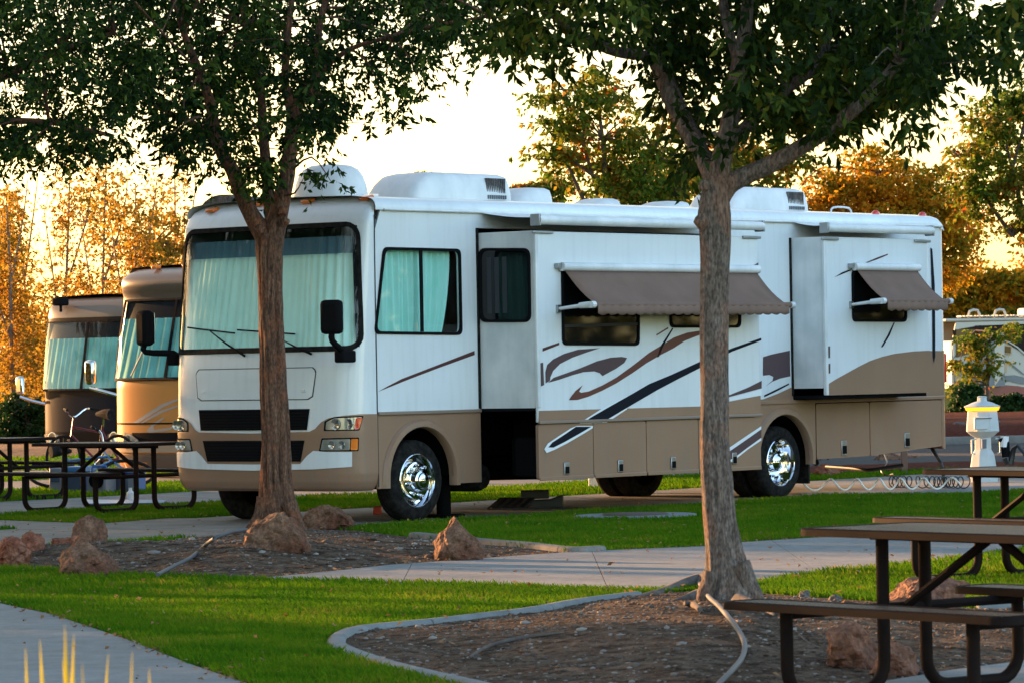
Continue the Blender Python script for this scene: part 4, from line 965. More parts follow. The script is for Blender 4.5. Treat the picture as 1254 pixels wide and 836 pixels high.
decal('a4', [(407, 267), (418, 250), (432, 233), (458, 212), (445, 235), (452, 240), (480, 235), (530, 213), (580, 185), (640, 142), (700, 95), (745, 68), (790, 40), (840, 22), (905, 12), (1000, 5), (960, 16), (890, 28), (830, 52), (790, 78), (740, 104), (690, 133), (640, 168), (580, 206), (530, 232), (480, 254), (440, 266)], P1, 'brown_paint', s1)
big = [(465, 348), (482, 333), (560, 288), (640, 243), (700, 208), (780, 175), (885, 127), (1003, 78), (1109, 41), (1110, 50), (1003, 90), (885, 150), (800, 193), (730, 230), (670, 265), (610, 300), (560, 330), (528, 348)]
decal('a4', [(445, 352), (470, 335), (520, 303), (560, 282), (620, 252), (620, 300), (575, 330), (545, 349)], P1, 'white_stripe', s1, .004)
decal('a4', big, P1, 'black_paint', s1, .007)
decal('a4', [(317, 446), (330, 425), (370, 398), (412, 371), (435, 361), (495, 361), (494, 369), (455, 393), (400, 425), (355, 448), (325, 460)], P1, 'white_stripe', s1, .005)
decal('a4', [(331, 440), (345, 422), (390, 393), (432, 364), (488, 364), (440, 392), (390, 420), (350, 440)], P1, 'black_paint', s1, .007)
decal('a3', [(727, 685), (770, 658), (771, 664), (728, 690)], P1, 'brown_paint', s1)
decal('a3', [(730, 768), (742, 728), (785, 662), (789, 664), (752, 728), (737, 766)], P1, 'black_paint', s1)
decal('a4', [(985, 252), (1060, 222), (1112, 196), (1112, 224), (1060, 238), (985, 258)], P1, 'purple_brown_paint', s1, .004)
decal('a4', [(985, 272), (985, 262), (1060, 243), (1112, 226), (1112, 250), (1060, 258)], P1, 'white_stripe', s1, .003)
decal('a4', [(985, 446), (1060, 395), (1110, 362), (1110, 414), (1060, 448), (1010, 488), (985, 500)], P1, 'white_stripe', s1, .005)
decal('a4', [(985, 460), (1060, 408), (1110, 373), (1110, 404), (1060, 440), (1010, 478), (985, 490)], P1, 'purple_brown_paint', s1, .007)
for a_ in ([(1076, 437), (1100, 423), (1100, 433), (1076, 446)], ): decal('a3', a_, P1, 'purple_brown_paint', s1)
decal('a3', [(1076, 461), (1100, 448), (1100, 467), (1076, 475)], P1, 'black_paint', s1)
# main wall between slides
decal('a4', [(1117, 110), (1150, 100), (1215, 86), (1217, 180), (1180, 188), (1150, 200), (1125, 218), (1152, 195), (1155, 182), (1140, 175), (1117, 178)], 0, 'purple_brown_paint', root)
decal('a4', [(1120, 250), (1165, 228), (1212, 205), (1212, 211), (1165, 236), (1122, 256)], 0, 'black_paint', root)
q = L0('a4', [(1117, 264), (1170, 244), (1228, 217)], 0); surf('tan_band', [(S1E, ZBELT)] + [(S1E, q[0][1])] + q + [(S2 - .01, q[-1][1] + .01), (S2 - .01, ZBELT)], side_fn(-.003), 'tan_paint', root)
# rear slide: tan curve and blocks
q = L0('a6', [(443, 170), (480, 147), (520, 125), (570, 97), (620, 72), (670, 55), (720, 43), (800, 33), (862, 30)], -S2P)
surf('tan_band', [(S2 + .002, Z20 + .001)] + [(max(x, S2 + .002), z) for x, z in q[:-1]] + [(S2E - .002, q[-1][1]), (S2E - .002, Z20 + .001)], side_fn(-S2P - .002), 'tan_paint', s2)
ztc = L0('a6', [(905, 31)], 0)[0][1]
surf('tan_band', [(S2E + .1, ZBELT + .012), (XE, ZBELT + .012), (XE, ztc), (S2E + .1, ztc)], side_fn(-.003), 'tan_paint', root)
mb = MB(); rr2 = [[(x + (.004 if x > XE else 0), y - (.004 if y < .1 else 0), z) for x, y, z in r] for r in [[(p[0], p[1], zz) for p in rr_[0]] for zz in (1.08, 1.6)]]; 
for r in rr2[1:]: r[:] = [(x, y, ztc) for x, y, z in r]
mb.grid(rr2); obj('tan_band', mb, 'tan_paint', root)
decal('a6', [(438, 15), (456, 12), (456, 60), (440, 62)], -S2P, 'purple_brown_paint', s2); decal('a6', [(440, 88), (457, 82), (457, 122), (441, 127)], -S2P, 'purple_brown_paint', s2)
decal('a5', [(472, 468), (505, 447), (540, 434), (541, 440), (508, 454)], -S2P, 'black_paint', s2); decal('a5', [(597, 409), (645, 388), (692, 371), (693, 376), (650, 394), (601, 411)], -S2P, 'maroon_paint', s2)
decal('a5', [(716, 652), (721, 652), (700, 705), (672, 752), (664, 752), (690, 706)], -S2P, 'black_paint', s2)
decal('a5', [(866, 345), (874, 352), (884, 500), (886, 700), (886, 790), (880, 818), (875, 790), (873, 560)], 0, 'black_paint', root, .006)
# stripe on the driver's side
decal('a2', [(783, 237), (820, 216), (870, 190), (1000, 140), (1137, 87), (1138, 102), (1000, 152), (900, 190)], 0, 'maroon_paint', root)

# ---------------- roof fittings
def roof_hit(px, py, y=1.25): return RV.hit(px, py, 1, y)
def shell(name, x0, x1, y0, y1, z0, z1, m, par, taper=.25, nose=.3, n=3.2, rear=.08):
    """moulded roof shroud: super-ellipse slices"""
    mb = MB(); rows = []
    for t in (0, .06, .3, .6, .8, .92, 1.0, 1.0):
        k = len(rows); sh = 1 if k < 7 else .0; f = (t ** 2.4) * taper
        a0 = x0 + (x1 - x0) * (nose * t ** 2); a1 = x1 - (x1 - x0) * rear * t ** 2; b0 = y0 + (y1 - y0) * f * .5; b1 = y1 - (y1 - y0) * f * .5
        zz = z0 + (z1 - z0) * (t if k < 6 else 1.0)
        if k == 6: a0 += (x1 - x0) * .06; a1 -= (x1 - x0) * .04; b0 += .05; b1 -= .05; zz += .008
        if k == 7: a0 = a1 = (a0 + a1) / 2; b0 = b1 = (b0 + b1) / 2; zz += .018
        rows.append([((a0 + a1) / 2 + (a1 - a0) / 2 * np.sign(math.cos(th)) * abs(math.cos(th)) ** (2 / n), (b0 + b1) / 2 + (b1 - b0) / 2 * np.sign(math.sin(th)) * abs(math.sin(th)) ** (2 / n), zz) for th in np.linspace(0, 2 * PI, 41)])
    mb.grid(rows); return obj(name, mb, m, par, sharp=50)
def ac(pxa, pxb, pyt, pyb, name='air_conditioner', louver=None):
    a, b_ = roof_hit(pxa, pyb, .85)[0], roof_hit(pxb, pyb, .85)[0]; zt = roof_hit((pxa + pxb) / 2, pyt, .95)[2]; z0 = 3.2
    # seen length mixes the unit's length and width: solve length for a 0.7 m wide unit
    o = shell(name, a + .10, b_ + .10, .85, 1.6, z0 + .05, zt, 'white_plastic', root, .16, .16, 7, .03)
    mb = MB(); mb.box(((a + b_ + .12) / 2, 1.22, z0 + .03), (b_ - a - .06, .8, .07)); obj('base_tray', mb, 'white_plastic', o, bevel=.02)
    if louver:
        for k in range(11):
            x = b_ - .06 - .32 * (k + .5) / 11 - .03; 
            mb = MB(); mb.box((x, .872, z0 + .05 + (zt - z0) * .50), (.014, .03, (zt - z0) * .46)); obj('louver', mb, 'black_plastic' if k % 1 else 'rock_grey', o)
        for k in range(9):
            x = b_ - .06 - .32 * (k + .5) / 9 - .03
            mb = MB(); mb.box((x, .846, z0 + .05 + (zt - z0) * .14), (.016, .012, (zt - z0) * .12)); obj('louver', mb, 'gray_label', o)
    return o
ac(501, 627, 213, 248, louver=True); ac(895, 991, 231, 262, louver=True)
# satellite dome behind the cap
c0 = roof_hit(407, 240, 1.1); zt = roof_hit(407, 202, 1.25)[2]
R_ = .34; mb = MB(); mb.lathe((c0[0] + .15, 1.25, 3.2), [(R_ * 1.12, 0), (R_ * 1.12, .06)], 40, 'z'); db = obj('dome_base', mb, 'gray_label', root)
H_ = zt - 3.25; mb = MB(); mb.lathe((c0[0] + .15, 1.25, 3.25), [(R_ * 1.12, 0), (R_ * 1.11, .04), (R_ * 1.06, H_ * .4), (R_ * .97, H_ * .65), (R_ * .82, H_ * .85), (R_ * .6, H_ * .96), (R_ * .3, H_ * 1.0), (.001, H_ * 1.01)], 40, 'z'); obj('satellite_dome', mb, 'white_plastic', root, sharp=60)
# vents
for a, b_, t, bt, h_ in ((638, 700, 231, 251, 1), (735, 782, 244, 254, .6), (814, 868, 247.5, 258, .6)):
    xa, xb_ = roof_hit(a, bt, .9)[0], roof_hit(b_, bt, .9)[0]; zt = roof_hit((a + b_) / 2, t, 1.0)[2]
    shell('vent_cover', xa + .05, xb_ - .12, .95, 1.5, 3.21, zt, 'white_plastic', root, .3, .35, 3, .02)
# rail stub, marker lights
for px_, py_ in ((1015, 263), ):
    h = roof_hit(px_, py_, .7); mb = MB(); mb.tube([(h[0] - .25, .5, 3.22), (h[0] - .2, .5, 3.29), (h[0] + .12, .5, 3.29), (h[0] + .18, .5, 3.2)], .012, 8, seg=3); obj('roof_rail', mb, 'white_plastic', root)
for x, y in ((1075, 263.5), (1132, 263)):
    h = RV.hit(x, y, 1, .15); mb = MB(); mb.lathe((h[0], .18, 3.2), [(.05, 0), (.045, .03), (.025, .05), (.001, .055)], 14, 'z'); obj('marker_light', mb, 'red_lens', root)
for px_, py_ in ((529 / 2.9857 + 200, 200 / 2.9857 + 180), (743 / 2.9857 + 200, 188 / 2.9857 + 180), (180 / 2.9857 + 200, 233 / 2.9857 + 180), (352 / 2.9857 + 200, 210 / 2.9857 + 180)):
    u_, z_ = cap.inv(px_, py_ + 1.5); p = cap.P(u_, min(z_, 3.24)); mb = MB(); mb.box((0, 0, 0), (.11, .12, .04)); ml = obj('marker_light', mb, 'amber_lens', root, bevel=.015); ml.location = p + Vector((0, 0, .018)); ml.rotation_euler = (0, -.25, 0)
# grey folded cover at the far front corner of the roof
h = RV.hit(262, 262, 1, 2.3)
mb = MB(); rows = []
for k in range(15):
    t = PI * k / 14; rows.append([(h[0] + .25 + x_, 2.32 - .36 * math.cos(t), 3.05 + (.28 - .04 * abs(x_)) * math.sin(t)) for x_ in (-.12, 0, .4)])
mb.grid(rows); mb.f.append(tuple(range(0, 45, 3))); obj('roof_pod', mb, 'rock_grey', root)

# ================================================================== THE OTHER COACHES
def coach(pose, label, tab, body, low, top, split_z, L, H, W=2.5, group=None):
    r = tag(empty('motorhome', pose.O, pose.yaw, pose.p), label, 'motorhome', group)
    c = Cap(pose, W, tab)
    zs_ = sorted(set(list(np.linspace(tab[0][0], tab[-1][0], 46)))); us_ = np.linspace(-1, 1, 61)
    cut = [z for z in zs_ if z <= split_z]
    mb = MB(); mb.grid([[tuple(c.P(u, z)) for u in us_] for z in zs_ if z <= split_z] + [[tuple(c.P(u, split_z)) for u in us_]]); obj('front_cap', mb, low, r, sharp=60)
    mb = MB(); mb.grid([[tuple(c.P(u, split_z)) for u in us_]] + [[tuple(c.P(u, z)) for u in us_] for z in zs_ if z > split_z]); obj('upper_cap', mb, top, r, sharp=60)
    for y0, s_ in ((0, -1), (W, 1)): surf('side_wall', [(0.0, .3), (L, .3), (L, H - .1), (.1, H - .1), (0, H - .4)], side_fn(y0, s_), body, r, thick=.03)
    mb = MB(); prof = [(-.02, H - .13), (-.01, H - .05), (.06, H - .01), (W / 2, H + .02), (W - .06, H - .01), (W + .01, H - .05), (W + .02, H - .13)]
    mb.grid([[(x, y, z) for y, z in prof] for x in (.1, L)]); obj('roof', mb, top, r)
    mb = MB(); mb.box((L + .0, W / 2, H / 2 + .1), (.04, W, H - .5)); obj('rear_wall', mb, body, r)
    for x in (1.2, L - 2.6):
        for y in (.12, W - .12): obj('wheel', tyre_mb((x, y, .42), .42, .24, -1 if y < 1 else 1), 'black_rubber', r, sharp=50)
    mb = MB(); mb.box((L * .6, W / 2, H + .16), (.8, .7, .24)); obj('air_conditioner', mb, 'white_plastic', r, bevel=.06)
    return r, c
def cfn(c, off): return lambda a, b, o: c.P(a, b, off + o)
def farcorner(px, D, z, W=2.5, x=-.12): # pose whose far front corner shows at px
    R = np.array(Matrix.Rotation(YAW, 3, 'Z')); p = A(px, 468, D); q = R @ np.array((x, W, 0)); return (p[0] - q[0], p[1] - q[1], z)
def pxpoly(c, pts): return [c.inv(*p) for p in pts]
A7 = lambda x, y: (x / 4.18, 300 + y / 4.18)
A8 = lambda x, y: (x / 3.483, 480 + y / 3.483)
H2 = 3.18
P2 = Pose(farcorner(150.5, 58.3, -.12), YAW)
tab2 = [(.22, -.38, 1.18, 0), (.32, -.48, 1.24, 0), (.6, -.52, 1.25, 0), (1.5, -.50, 1.25, 0), (1.62, -.46, 1.25, 0), (2.72, -.2, 1.25, 0), (2.9, -.3, 1.25, 0), (3.0, -.26, 1.24, 0), (3.1, -.1, 1.2, .1), (3.17, .15, 1.1, .3), (3.2, .5, .8, .6)]
r2, c2 = coach(P2, 'tan and gold motorhome behind the white one, with grey line swooshes on its front', tab2, 'rv_gold_light', 'rv_gold', 'rv_brown_light', 1.56, 10.5, H2, group='motorhomes parked left of the white one')
w2p = pxpoly(c2, [A7(690, 292), A7(700, 700)])
zt2, zb2 = w2p[0][1], w2p[1][1] + .05; uf = .80
surf('windshield_backing', [(-uf, zb2), (uf, zb2), (uf, zt2), (-uf, zt2)], cfn(c2, .004), 'black_paint', r2, cell=.2, cellx=.05)
mb = MB(); mb.grid([[tuple(c2.P(u, zb2 + (zt2 - .25 - zb2) * k / 6, .016 + .010 * math.sin(u * 60 + math.sin(u * 17)))) for u in np.linspace(-uf + .05, uf - .05, 160)] for k in range(7)]); obj('windshield_curtain', mb, 'curtain_teal', r2, fix=False)
wn = surf('windshield', [(-uf, zb2 - .01), (uf, zb2 - .01), (uf, zt2 + .01), (-uf, zt2 + .01)], cfn(c2, .035), 'window_glass', r2, cell=.2, cellx=.05)
surf('windshield_post', [(-.018, zb2), (.018, zb2), (.018, zt2), (-.018, zt2)], cfn(c2, .05), 'black_plastic', wn, thick=.01)
surf('windshield_gasket', [(-uf - .02, zb2 - .035), (uf + .02, zb2 - .035), (uf + .02, zt2 + .03), (-uf - .02, zt2 + .03)], cfn(c2, .04), 'black_rubber', wn, thick=.03, holes=[[(-uf, zb2), (uf, zb2), (uf, zt2), (-uf, zt2)]], cell=.2, cellx=.05)
for pts in ([A8(560, 135), A8(620, 95), A8(690, 50), A8(770, 22), A8(770, 30), A8(700, 62), A8(640, 100), A8(585, 134)], [A8(625, 165), A8(650, 135), A8(700, 105), A8(700, 112), A8(655, 145), A8(660, 160), A8(720, 150), A8(790, 125), A8(790, 132), A8(720, 162), A8(640, 172)], [A8(600, 130), A8(680, 80), A8(790, 45), A8(790, 49), A8(690, 88), A8(608, 132)]):
    surf('swoosh', pxpoly(c2, pts), cfn(c2, .005), 'rv_grey_line', r2, cell=.1, cellx=.04)
zz = c2.inv(*A8(640, 133))[1]; surf('front_seam', [(-1, zz - .012), (1, zz - .012), (1, zz + .012), (-1, zz + .012)], cfn(c2, .006), 'black_plastic', r2, cellx=.05)
hp = pxpoly(c2, [A8(533, 170), A8(560, 178), A8(590, 200), A8(612, 236), A8(600, 244), A8(560, 247), A8(533, 240)])
for s_ in (1, -1):
    q = [(s_ * a, b_) for a, b_ in hp]; h_ = surf('headlight', q, cfn(c2, .02), 'lens_clear', r2, thick=.03, cell=.1, cellx=.04)
    for pp, R_ in ((A8(553, 212), .10), (A8(590, 225), .06)):
        u0, z0 = c2.inv(*pp); k = c2.P(u0 * s_, z0, .03); mb = MB(); mb.lathe((k.x, k.y, k.z), [(R_, .0), (R_, -.012), (R_ * .85, -.016), (R_ * .5, .0), (.001, .004)], 18, 'x'); obj('reflector', mb, 'lens_reflector', h_)
gp_ = pxpoly(c2, [A8(640, 255), A8(660, 238), A8(700, 230), A8(770, 228)])
g_ = surf('grille', [gp_[0], gp_[1], gp_[2], (0, gp_[3][1]), (-gp_[2][0], gp_[2][1]), (-gp_[1][0], gp_[1][1]), (-gp_[0][0], gp_[0][1]), (-gp_[0][0] - .02, .62), (gp_[0][0] + .02, .62)], cfn(c2, .006), 'rv_gold_light', r2, cell=.1, cellx=.05)
surf('grille_opening', [(-.42, .66), (.42, .66), (.45, .78), (-.45, .78)], cfn(c2, .012), 'black_plastic', g_, cellx=.05)
surf('bumper_band', [(-1, .50), (1, .50), (1, .60), (-1, .60)], cfn(c2, .03), 'rv_gold_light', r2, thick=.03, cellx=.04)
surf('lower_bumper', [(-1, .25), (1, .25), (1, .47), (-1, .47)], cfn(c2, .015), 'rv_brown_light', r2, thick=.02, cellx=.04)
for px_ in (A7(720, 130), A7(915, 97)):
    k = A(px_[0], px_[1], 58.5); 
for s_ in (-.5, -.85, 0, .5): k = c2.P(s_, 3.12, 0); mb = MB(); mb.box((k.x, k.y, k.z + .04), (.12, .1, .05)); obj('marker_light', mb, 'amber_lens', r2, bevel=.015)
def chrome_mirror(pose, r, head, sz, arm, yh, yb, m='chrome'):
    a = V(pose.hit(*head, 1, yh)); pts = [V(pose.hit(*p, 1, yh + (yb - yh) * t)) for p, t in zip(arm, (0, .5, 1))]
    mb = MB(); mb.tube(pts, .028, 8, seg=3); ar = obj('mirror_arm', mb, m, r)
    mb = MB(); mb.box(a, sz); obj('mirror', mb, m, ar, bevel=.05)
k = c2.inv(*A8(560, 5)); 
mb = MB(); mb.tube([c2.P(-.45, zb2 + .02, .06), c2.P(-.2, zb2 + .7, .07)], .012, 6); obj('wiper', mb, 'dull_steel', r2)
mb = MB(); mb.tube([c2.P(.45, zb2 + .02, .06), c2.P(.25, zb2 + .7, .07)], .012, 6); obj('wiper', mb, 'dull_steel', r2)

P3 = Pose(farcorner(58.5, 76.5, -.2), YAW)
tab3 = [(.2, -.3, 1.18, 0), (.32, -.4, 1.24, 0), (.6, -.44, 1.25, 0), (1.5, -.42, 1.25, 0), (2.68, -.2, 1.25, 0), (2.84, -.18, 1.25, 0), (2.98, -.12, 1.24, .0), (3.1, -.02, 1.2, .1), (3.17, .2, 1.1, .3), (3.2, .5, .8, .6)]
H3 = 3.2
r3, c3 = coach(P3, 'dark brown motorhome parked farthest left, with chrome mirrors and a black roof light', tab3, 'rv_brown_light', 'rv_brown', 'rv_brown_light', 2.78, 10.5, H3, group='motorhomes parked left of the white one')
w3p = pxpoly(c3, [A7(262, 402), A7(262, 735)]); zt3, zb3 = w3p[0][1], w3p[1][1]; uf = .86
surf('windshield_backing', [(-uf, zb3), (uf, zb3), (uf, zt3), (-uf, zt3)], cfn(c3, .004), 'black_paint', r3, cell=.2, cellx=.05)
mb = MB(); mb.grid([[tuple(c3.P(u, zb3 + (zt3 - .3 - zb3) * k / 6, .016 + .012 * math.sin(u * 60 + math.sin(u * 17)))) for u in np.linspace(-uf + .05, uf - .05, 160)] for k in range(7)]); obj('windshield_curtain', mb, 'curtain_teal', r3, fix=False)
wn = surf('windshield', [(-uf, zb3 - .01), (uf, zb3 - .01), (uf, zt3 + .01), (-uf, zt3 + .01)], cfn(c3, .04), 'window_glass', r3, cell=.2, cellx=.05)
surf('windshield_post', [(-.022, zb3), (.022, zb3), (.022, zt3), (-.022, zt3)], cfn(c3, .055), 'black_plastic', wn, thick=.01)
surf('windshield_gasket', [(-uf - .02, zb3 - .04), (uf + .02, zb3 - .04), (uf + .02, zt3 + .03), (-uf - .02, zt3 + .03)], cfn(c3, .045), 'black_rubber', wn, thick=.03, holes=[[(-uf, zb3), (uf, zb3), (uf, zt3), (-uf, zt3)]], cell=.2, cellx=.05)
surf('front_panel', [(-.55, .62), (.55, .62), (.62, 1.28), (-.62, 1.28)], cfn(c3, .012), 'black_paint', r3, thick=.01, cellx=.05)
hp = pxpoly(c3, [A8(206, 178), A8(252, 178), A8(254, 210), A8(212, 215)])
for s_ in (1, -1):
    q = [(s_ * a, b_) for a, b_ in hp]; h_ = surf('headlight', rpoly(q, .03), cfn(c3, .025), 'lens_clear', r3, thick=.03, cell=.1, cellx=.04)
    u0, z0 = c3.inv(*A8(231, 194)); k = c3.P(u0 * s_, z0, .035); mb = MB(); mb.lathe((k.x, k.y, k.z), [(.12, .0), (.12, -.012), (.1, -.016), (.06, .0), (.001, .004)], 18, 'x'); obj('reflector', mb, 'lens_reflector', h_)
chrome_mirror(P3, r3, A7(103, 715), (.10, .2, .34), [A7(103, 775), A7(170, 797), A7(235, 812)], 3.0, 2.5)
chrome_mirror(P2, r2, A7(463, 650), (.10, .2, .36), [A7(463, 730), A7(530, 748), A7(618, 772)], 3.05, 2.5)
k = P3.hit(*A7(310, 290), 1, 2.0); mb = MB(); mb.box((k[0], 2.0, k[2]), (.25, .22, .16)); obj('roof_light', mb, 'black_plastic', r3, bevel=.03)
mb = MB(); mb.tube([(k[0], 2.0, k[2] - .2), (k[0], 2.0, k[2])], .03, 6); obj('light_stand', mb, 'black_plastic', r3)

# coach on the far right beyond the road
pp = A(1163, 448, 146); P4 = Pose((pp[0], pp[1], 0), .22)
r4 = tag(empty('motorhome', P4.O, P4.yaw), 'white motorhome with red and grey swooshes, partly seen beyond the road at right', 'motorhome')
B1 = lambda x, y: (1140 + x / 4.918, 350 + y / 4.918)
def d4(name, pts, m, off, th=0.03, par=None): return surf(name, [tuple(P4.hit(*B1(*p), 1, 0)[[0, 2]]) for p in pts], side_fn(-off), m, par or r4, thick=th)
q = [tuple(P4.hit(*B1(*p), 1, 0)[[0, 2]]) for p in ((128, 330), (150, 235), (561, 205))]
x0, x1 = q[0][0], q[0][0] + 9.0; zt4 = q[2][1]
surf('side_wall', [(x0 + .1, .35), (x1, .35), (x1, zt4), (q[1][0], zt4 - .05), (x0, q[0][1])], side_fn(0), 'rv_white', r4, thick=.05)
surf('side_wall', [(x0 + .1, .35), (x1, .35), (x1, zt4), (q[1][0], zt4 - .05), (x0, q[0][1])], side_fn(2.5, 1), 'rv_white', r4, thick=.05)
mb = MB(); mb.box(((x0 + x1) / 2 - .1, 1.25, zt4 + .03), (x1 - x0 + .3, 2.6, .12)); obj('roof', mb, 'rv_white', r4, bevel=.05)
mb = MB(); mb.box((x0 + .03, 1.25, (q[0][1] + .35) / 2), (.1, 2.4, q[0][1] - .35)); obj('front_cap', mb, 'rv_white', r4, bevel=.03)
d4('dark_paint_and_shade', [(265, 240), (620, 228), (620, 480), (545, 395), (430, 330), (425, 300), (265, 300)], 'rv_brown', .04)
d4('dark_paint_and_shade', [(128, 268), (265, 244), (265, 335), (140, 345)], 'rv_brown', .035); d4('slide_out', [(272, 300), (420, 280), (424, 600), (272, 610)], 'rv_grey', .4, .4)  # dark piece here paints the shade under the roof edge
d4('slide_panel', [(362, 350), (420, 345), (420, 520), (362, 600)], 'rv_white', .41, .01)
d4('sand_panel', [(150, 440), (275, 520), (278, 600), (150, 590)], 'rv_sand', .03); d4('sand_panel', [(425, 430), (460, 445), (455, 520), (425, 530)], 'rv_sand', .03)
d4('grey_swoosh', [(140, 500), (200, 530), (270, 545), (270, 560), (190, 552), (140, 530)], 'rv_grey', .035); d4('grey_swoosh', [(425, 540), (500, 535), (620, 560), (620, 600), (520, 585), (425, 560)], 'rv_grey', .035)
d4('red_band', [(150, 640), (290, 610), (400, 592), (520, 600), (620, 620), (620, 680), (430, 690), (280, 700), (150, 690)], 'rv_red', .045)
d4('grey_swoosh', [(440, 720), (520, 680), (620, 665), (620, 760), (440, 760)], 'rv_grey', .05)
d4('arc_stripe', [(425, 318), (470, 335), (520, 365), (561, 400), (620, 455), (620, 462), (555, 408), (515, 372), (468, 342), (425, 326)], 'rv_white', .06, .01)
d4('arc_stripe', [(425, 425), (500, 480), (561, 530), (561, 538), (498, 490), (425, 434)], 'rv_grey', .06, .01)
d4('windshield', [(150, 262), (262, 262), (262, 400), (150, 430)], 'dark_glass', .04, .02)  # dark pane added for the shade of tree and awning on the front
wf = d4('window_frame', [(435, 355), (482, 358), (482, 412), (435, 408)], 'rv_sand', .07, .03); d4('window_pane', [(441, 362), (477, 365), (477, 404), (441, 401)], 'dark_glass', .09, .01, wf)
for k in range(26):
    xk = q[1][0] + .2 + k * .14; mb = MB(); mb.box((xk, .15, zt4 + .16), (.05, .5, .05)); obj('rack_slat', mb, 'rv_white', r4)
mb = MB(); mb.box((q[1][0] + 4.6, 1.0, zt4 + .28), (3.4, 1.0, .32)); obj('air_conditioner', mb, 'rv_white', r4, bevel=.08)
for k in range(2): mb = MB(); mb.tube([(q[1][0] + .6 + k * 1.0, .3, zt4 + .1), (q[1][0] + .65 + k * 1.0, .3, zt4 + .35), (q[1][0] + .95 + k * 1.0, .3, zt4 + .38), (q[1][0] + 1.05 + k * 1.0, .3, zt4 + .1)], .05, 6, seg=2); obj('roof_vent_hoop', mb, 'rv_white', r4)
for x in (x0 + 1.6, x1 - 2.4):
    for y in (.15, 2.35): obj('wheel', tyre_mb((x, y, .42), .42, .24, -1 if y < 1 else 1), 'black_rubber', r4, sharp=50)

# ================================================================== TREES
def leaves_mesh(name, C_, d, s, m, parent=None, wid=.42, kind='stuff'):
    """C_: leaf base points, d: unit axes, s: lengths"""
    n = len(C_); r = RNG.normal(0, 1, (n, 3)); r[:, 2] *= .6; sd_ = np.cross(d, r); sd_ /= np.linalg.norm(sd_, axis=1)[:, None] + 1e-9; up = np.cross(sd_, d)
    L = s[:, None]; v = np.zeros((n, 4, 3)); v[:, 0] = C_; v[:, 1] = C_ + d * L * .45 + sd_ * L * wid * .5 + up * L * .07; v[:, 2] = C_ + d * L - up * L * .12; v[:, 3] = C_ + d * L * .45 - sd_ * L * wid * .5 + up * L * .07
    o = nobj(name, v.reshape(-1, 3), np.arange(4 * n).reshape(-1, 4), m, parent); o['kind'] = kind; return o
def sprigs(P, per, length, droop=.5, size=.05, sj=.3, radial=None):
    """leaf positions along short drooping twigs starting at P"""
    n = len(P); a = RNG.uniform(0, 2 * PI, n); e = RNG.uniform(-.9, .35, n) - droop * .4
    ax = np.stack([np.cos(a) * np.cos(e), np.sin(a) * np.cos(e), np.sin(e)], 1); t = RNG.uniform(0, 1, (n, per)); ln = length * RNG.uniform(.5, 1.3, n)
    base = P[:, None] + ax[:, None] * (t * ln[:, None])[..., None]; base[..., 2] -= droop * .35 * t ** 2 * ln[:, None]
    la = a[:, None] + RNG.choice([-1, 1], (n, per)) * RNG.uniform(.5, 1.3, (n, per)); le = RNG.uniform(-1.2, .2, (n, per)) - droop * .3
    d = np.stack([np.cos(la) * np.cos(le), np.sin(la) * np.cos(le), np.sin(le)], -1)
    return base.reshape(-1, 3), d.reshape(-1, 3), size * RNG.uniform(1 - sj, 1 + sj, n * per)
def px_cloud(poly, n, D, dD):
    q = np.array(poly, float); lo, hi = q.min(0), q.max(0); P = RNG.uniform(lo, hi, (int(n * 1.9), 2)); P = P[pip(P, poly)]; f_ = np.sin(P[:, 0] / 17 + 1.7 * np.sin(P[:, 1] / 23)) * np.sin(P[:, 1] / 13 + 1.3 * np.sin(P[:, 0] / 29)) + .5 * np.sin(P[:, 0] / 7.3 + P[:, 1] / 9.1) * np.sin(P[:, 1] / 6.1)
    P = P[RNG.uniform(0, 1, len(P)) < np.clip(.58 + .72 * f_, .05, 1)][:n]
    Ds = D + dD * RNG.normal(0, .5, len(P)); return np.array([A(x, y, d) for (x, y), d in zip(P, Ds)])
FUR = [(.3, .07), (.95, .12), (1.5, .06), (2.2, .10), (2.9, .07), (3.4, .13), (4.1, .07), (4.6, .10), (5.3, .08), (5.9, .12)]
def limb(name, pts, D, m, parent, ridg=0., n=14, seg=4, dd=None, flare=None):
    """pts: (px, py, width px)"""
    W = []; R = []
    for i, (x, y, wpx) in enumerate(pts):
        d = D + (dd[i] if dd else 0); W.append(A(x, y, d)); R.append(wpx * d / F_PX / 2)
    ph = RNG.uniform(0, 6, 3)
    pr = (lambda th, t: 1 + ridg * (.5 * math.sin(4 * th + ph[0] + 1.5 * t) * (1 - .3 * t) + .4 * abs(math.sin(5.5 * th + ph[1] - 2.2 * t)) + .25 * math.sin(13 * th + ph[1] - 3 * t) * math.sin(t * 17 + th) + .25 * math.sin(3 * th + ph[2] + 5 * t) + .14 * math.sin(t * 75 + th * 4) * math.sin(th * 7 + t * 21)) - sum((.9 if ridg > .12 else .5) * ridg * math.exp(-(((th - a0_ - .25 * math.sin(t * 5 + a0_) + PI) % (2 * PI) - PI) / wd_) ** 2) for a0_, wd_ in FUR) + (flare * max(0, 1 - t * 7) ** 2 * (.5 + .6 * math.sin(4 * th + ph[2])) if flare else 0)) if ridg else None
    mb = MB(); mb.tube(W, R, n, prof=pr, seg=seg); return obj(name, mb, m, parent, sharp=80, fix=False), W
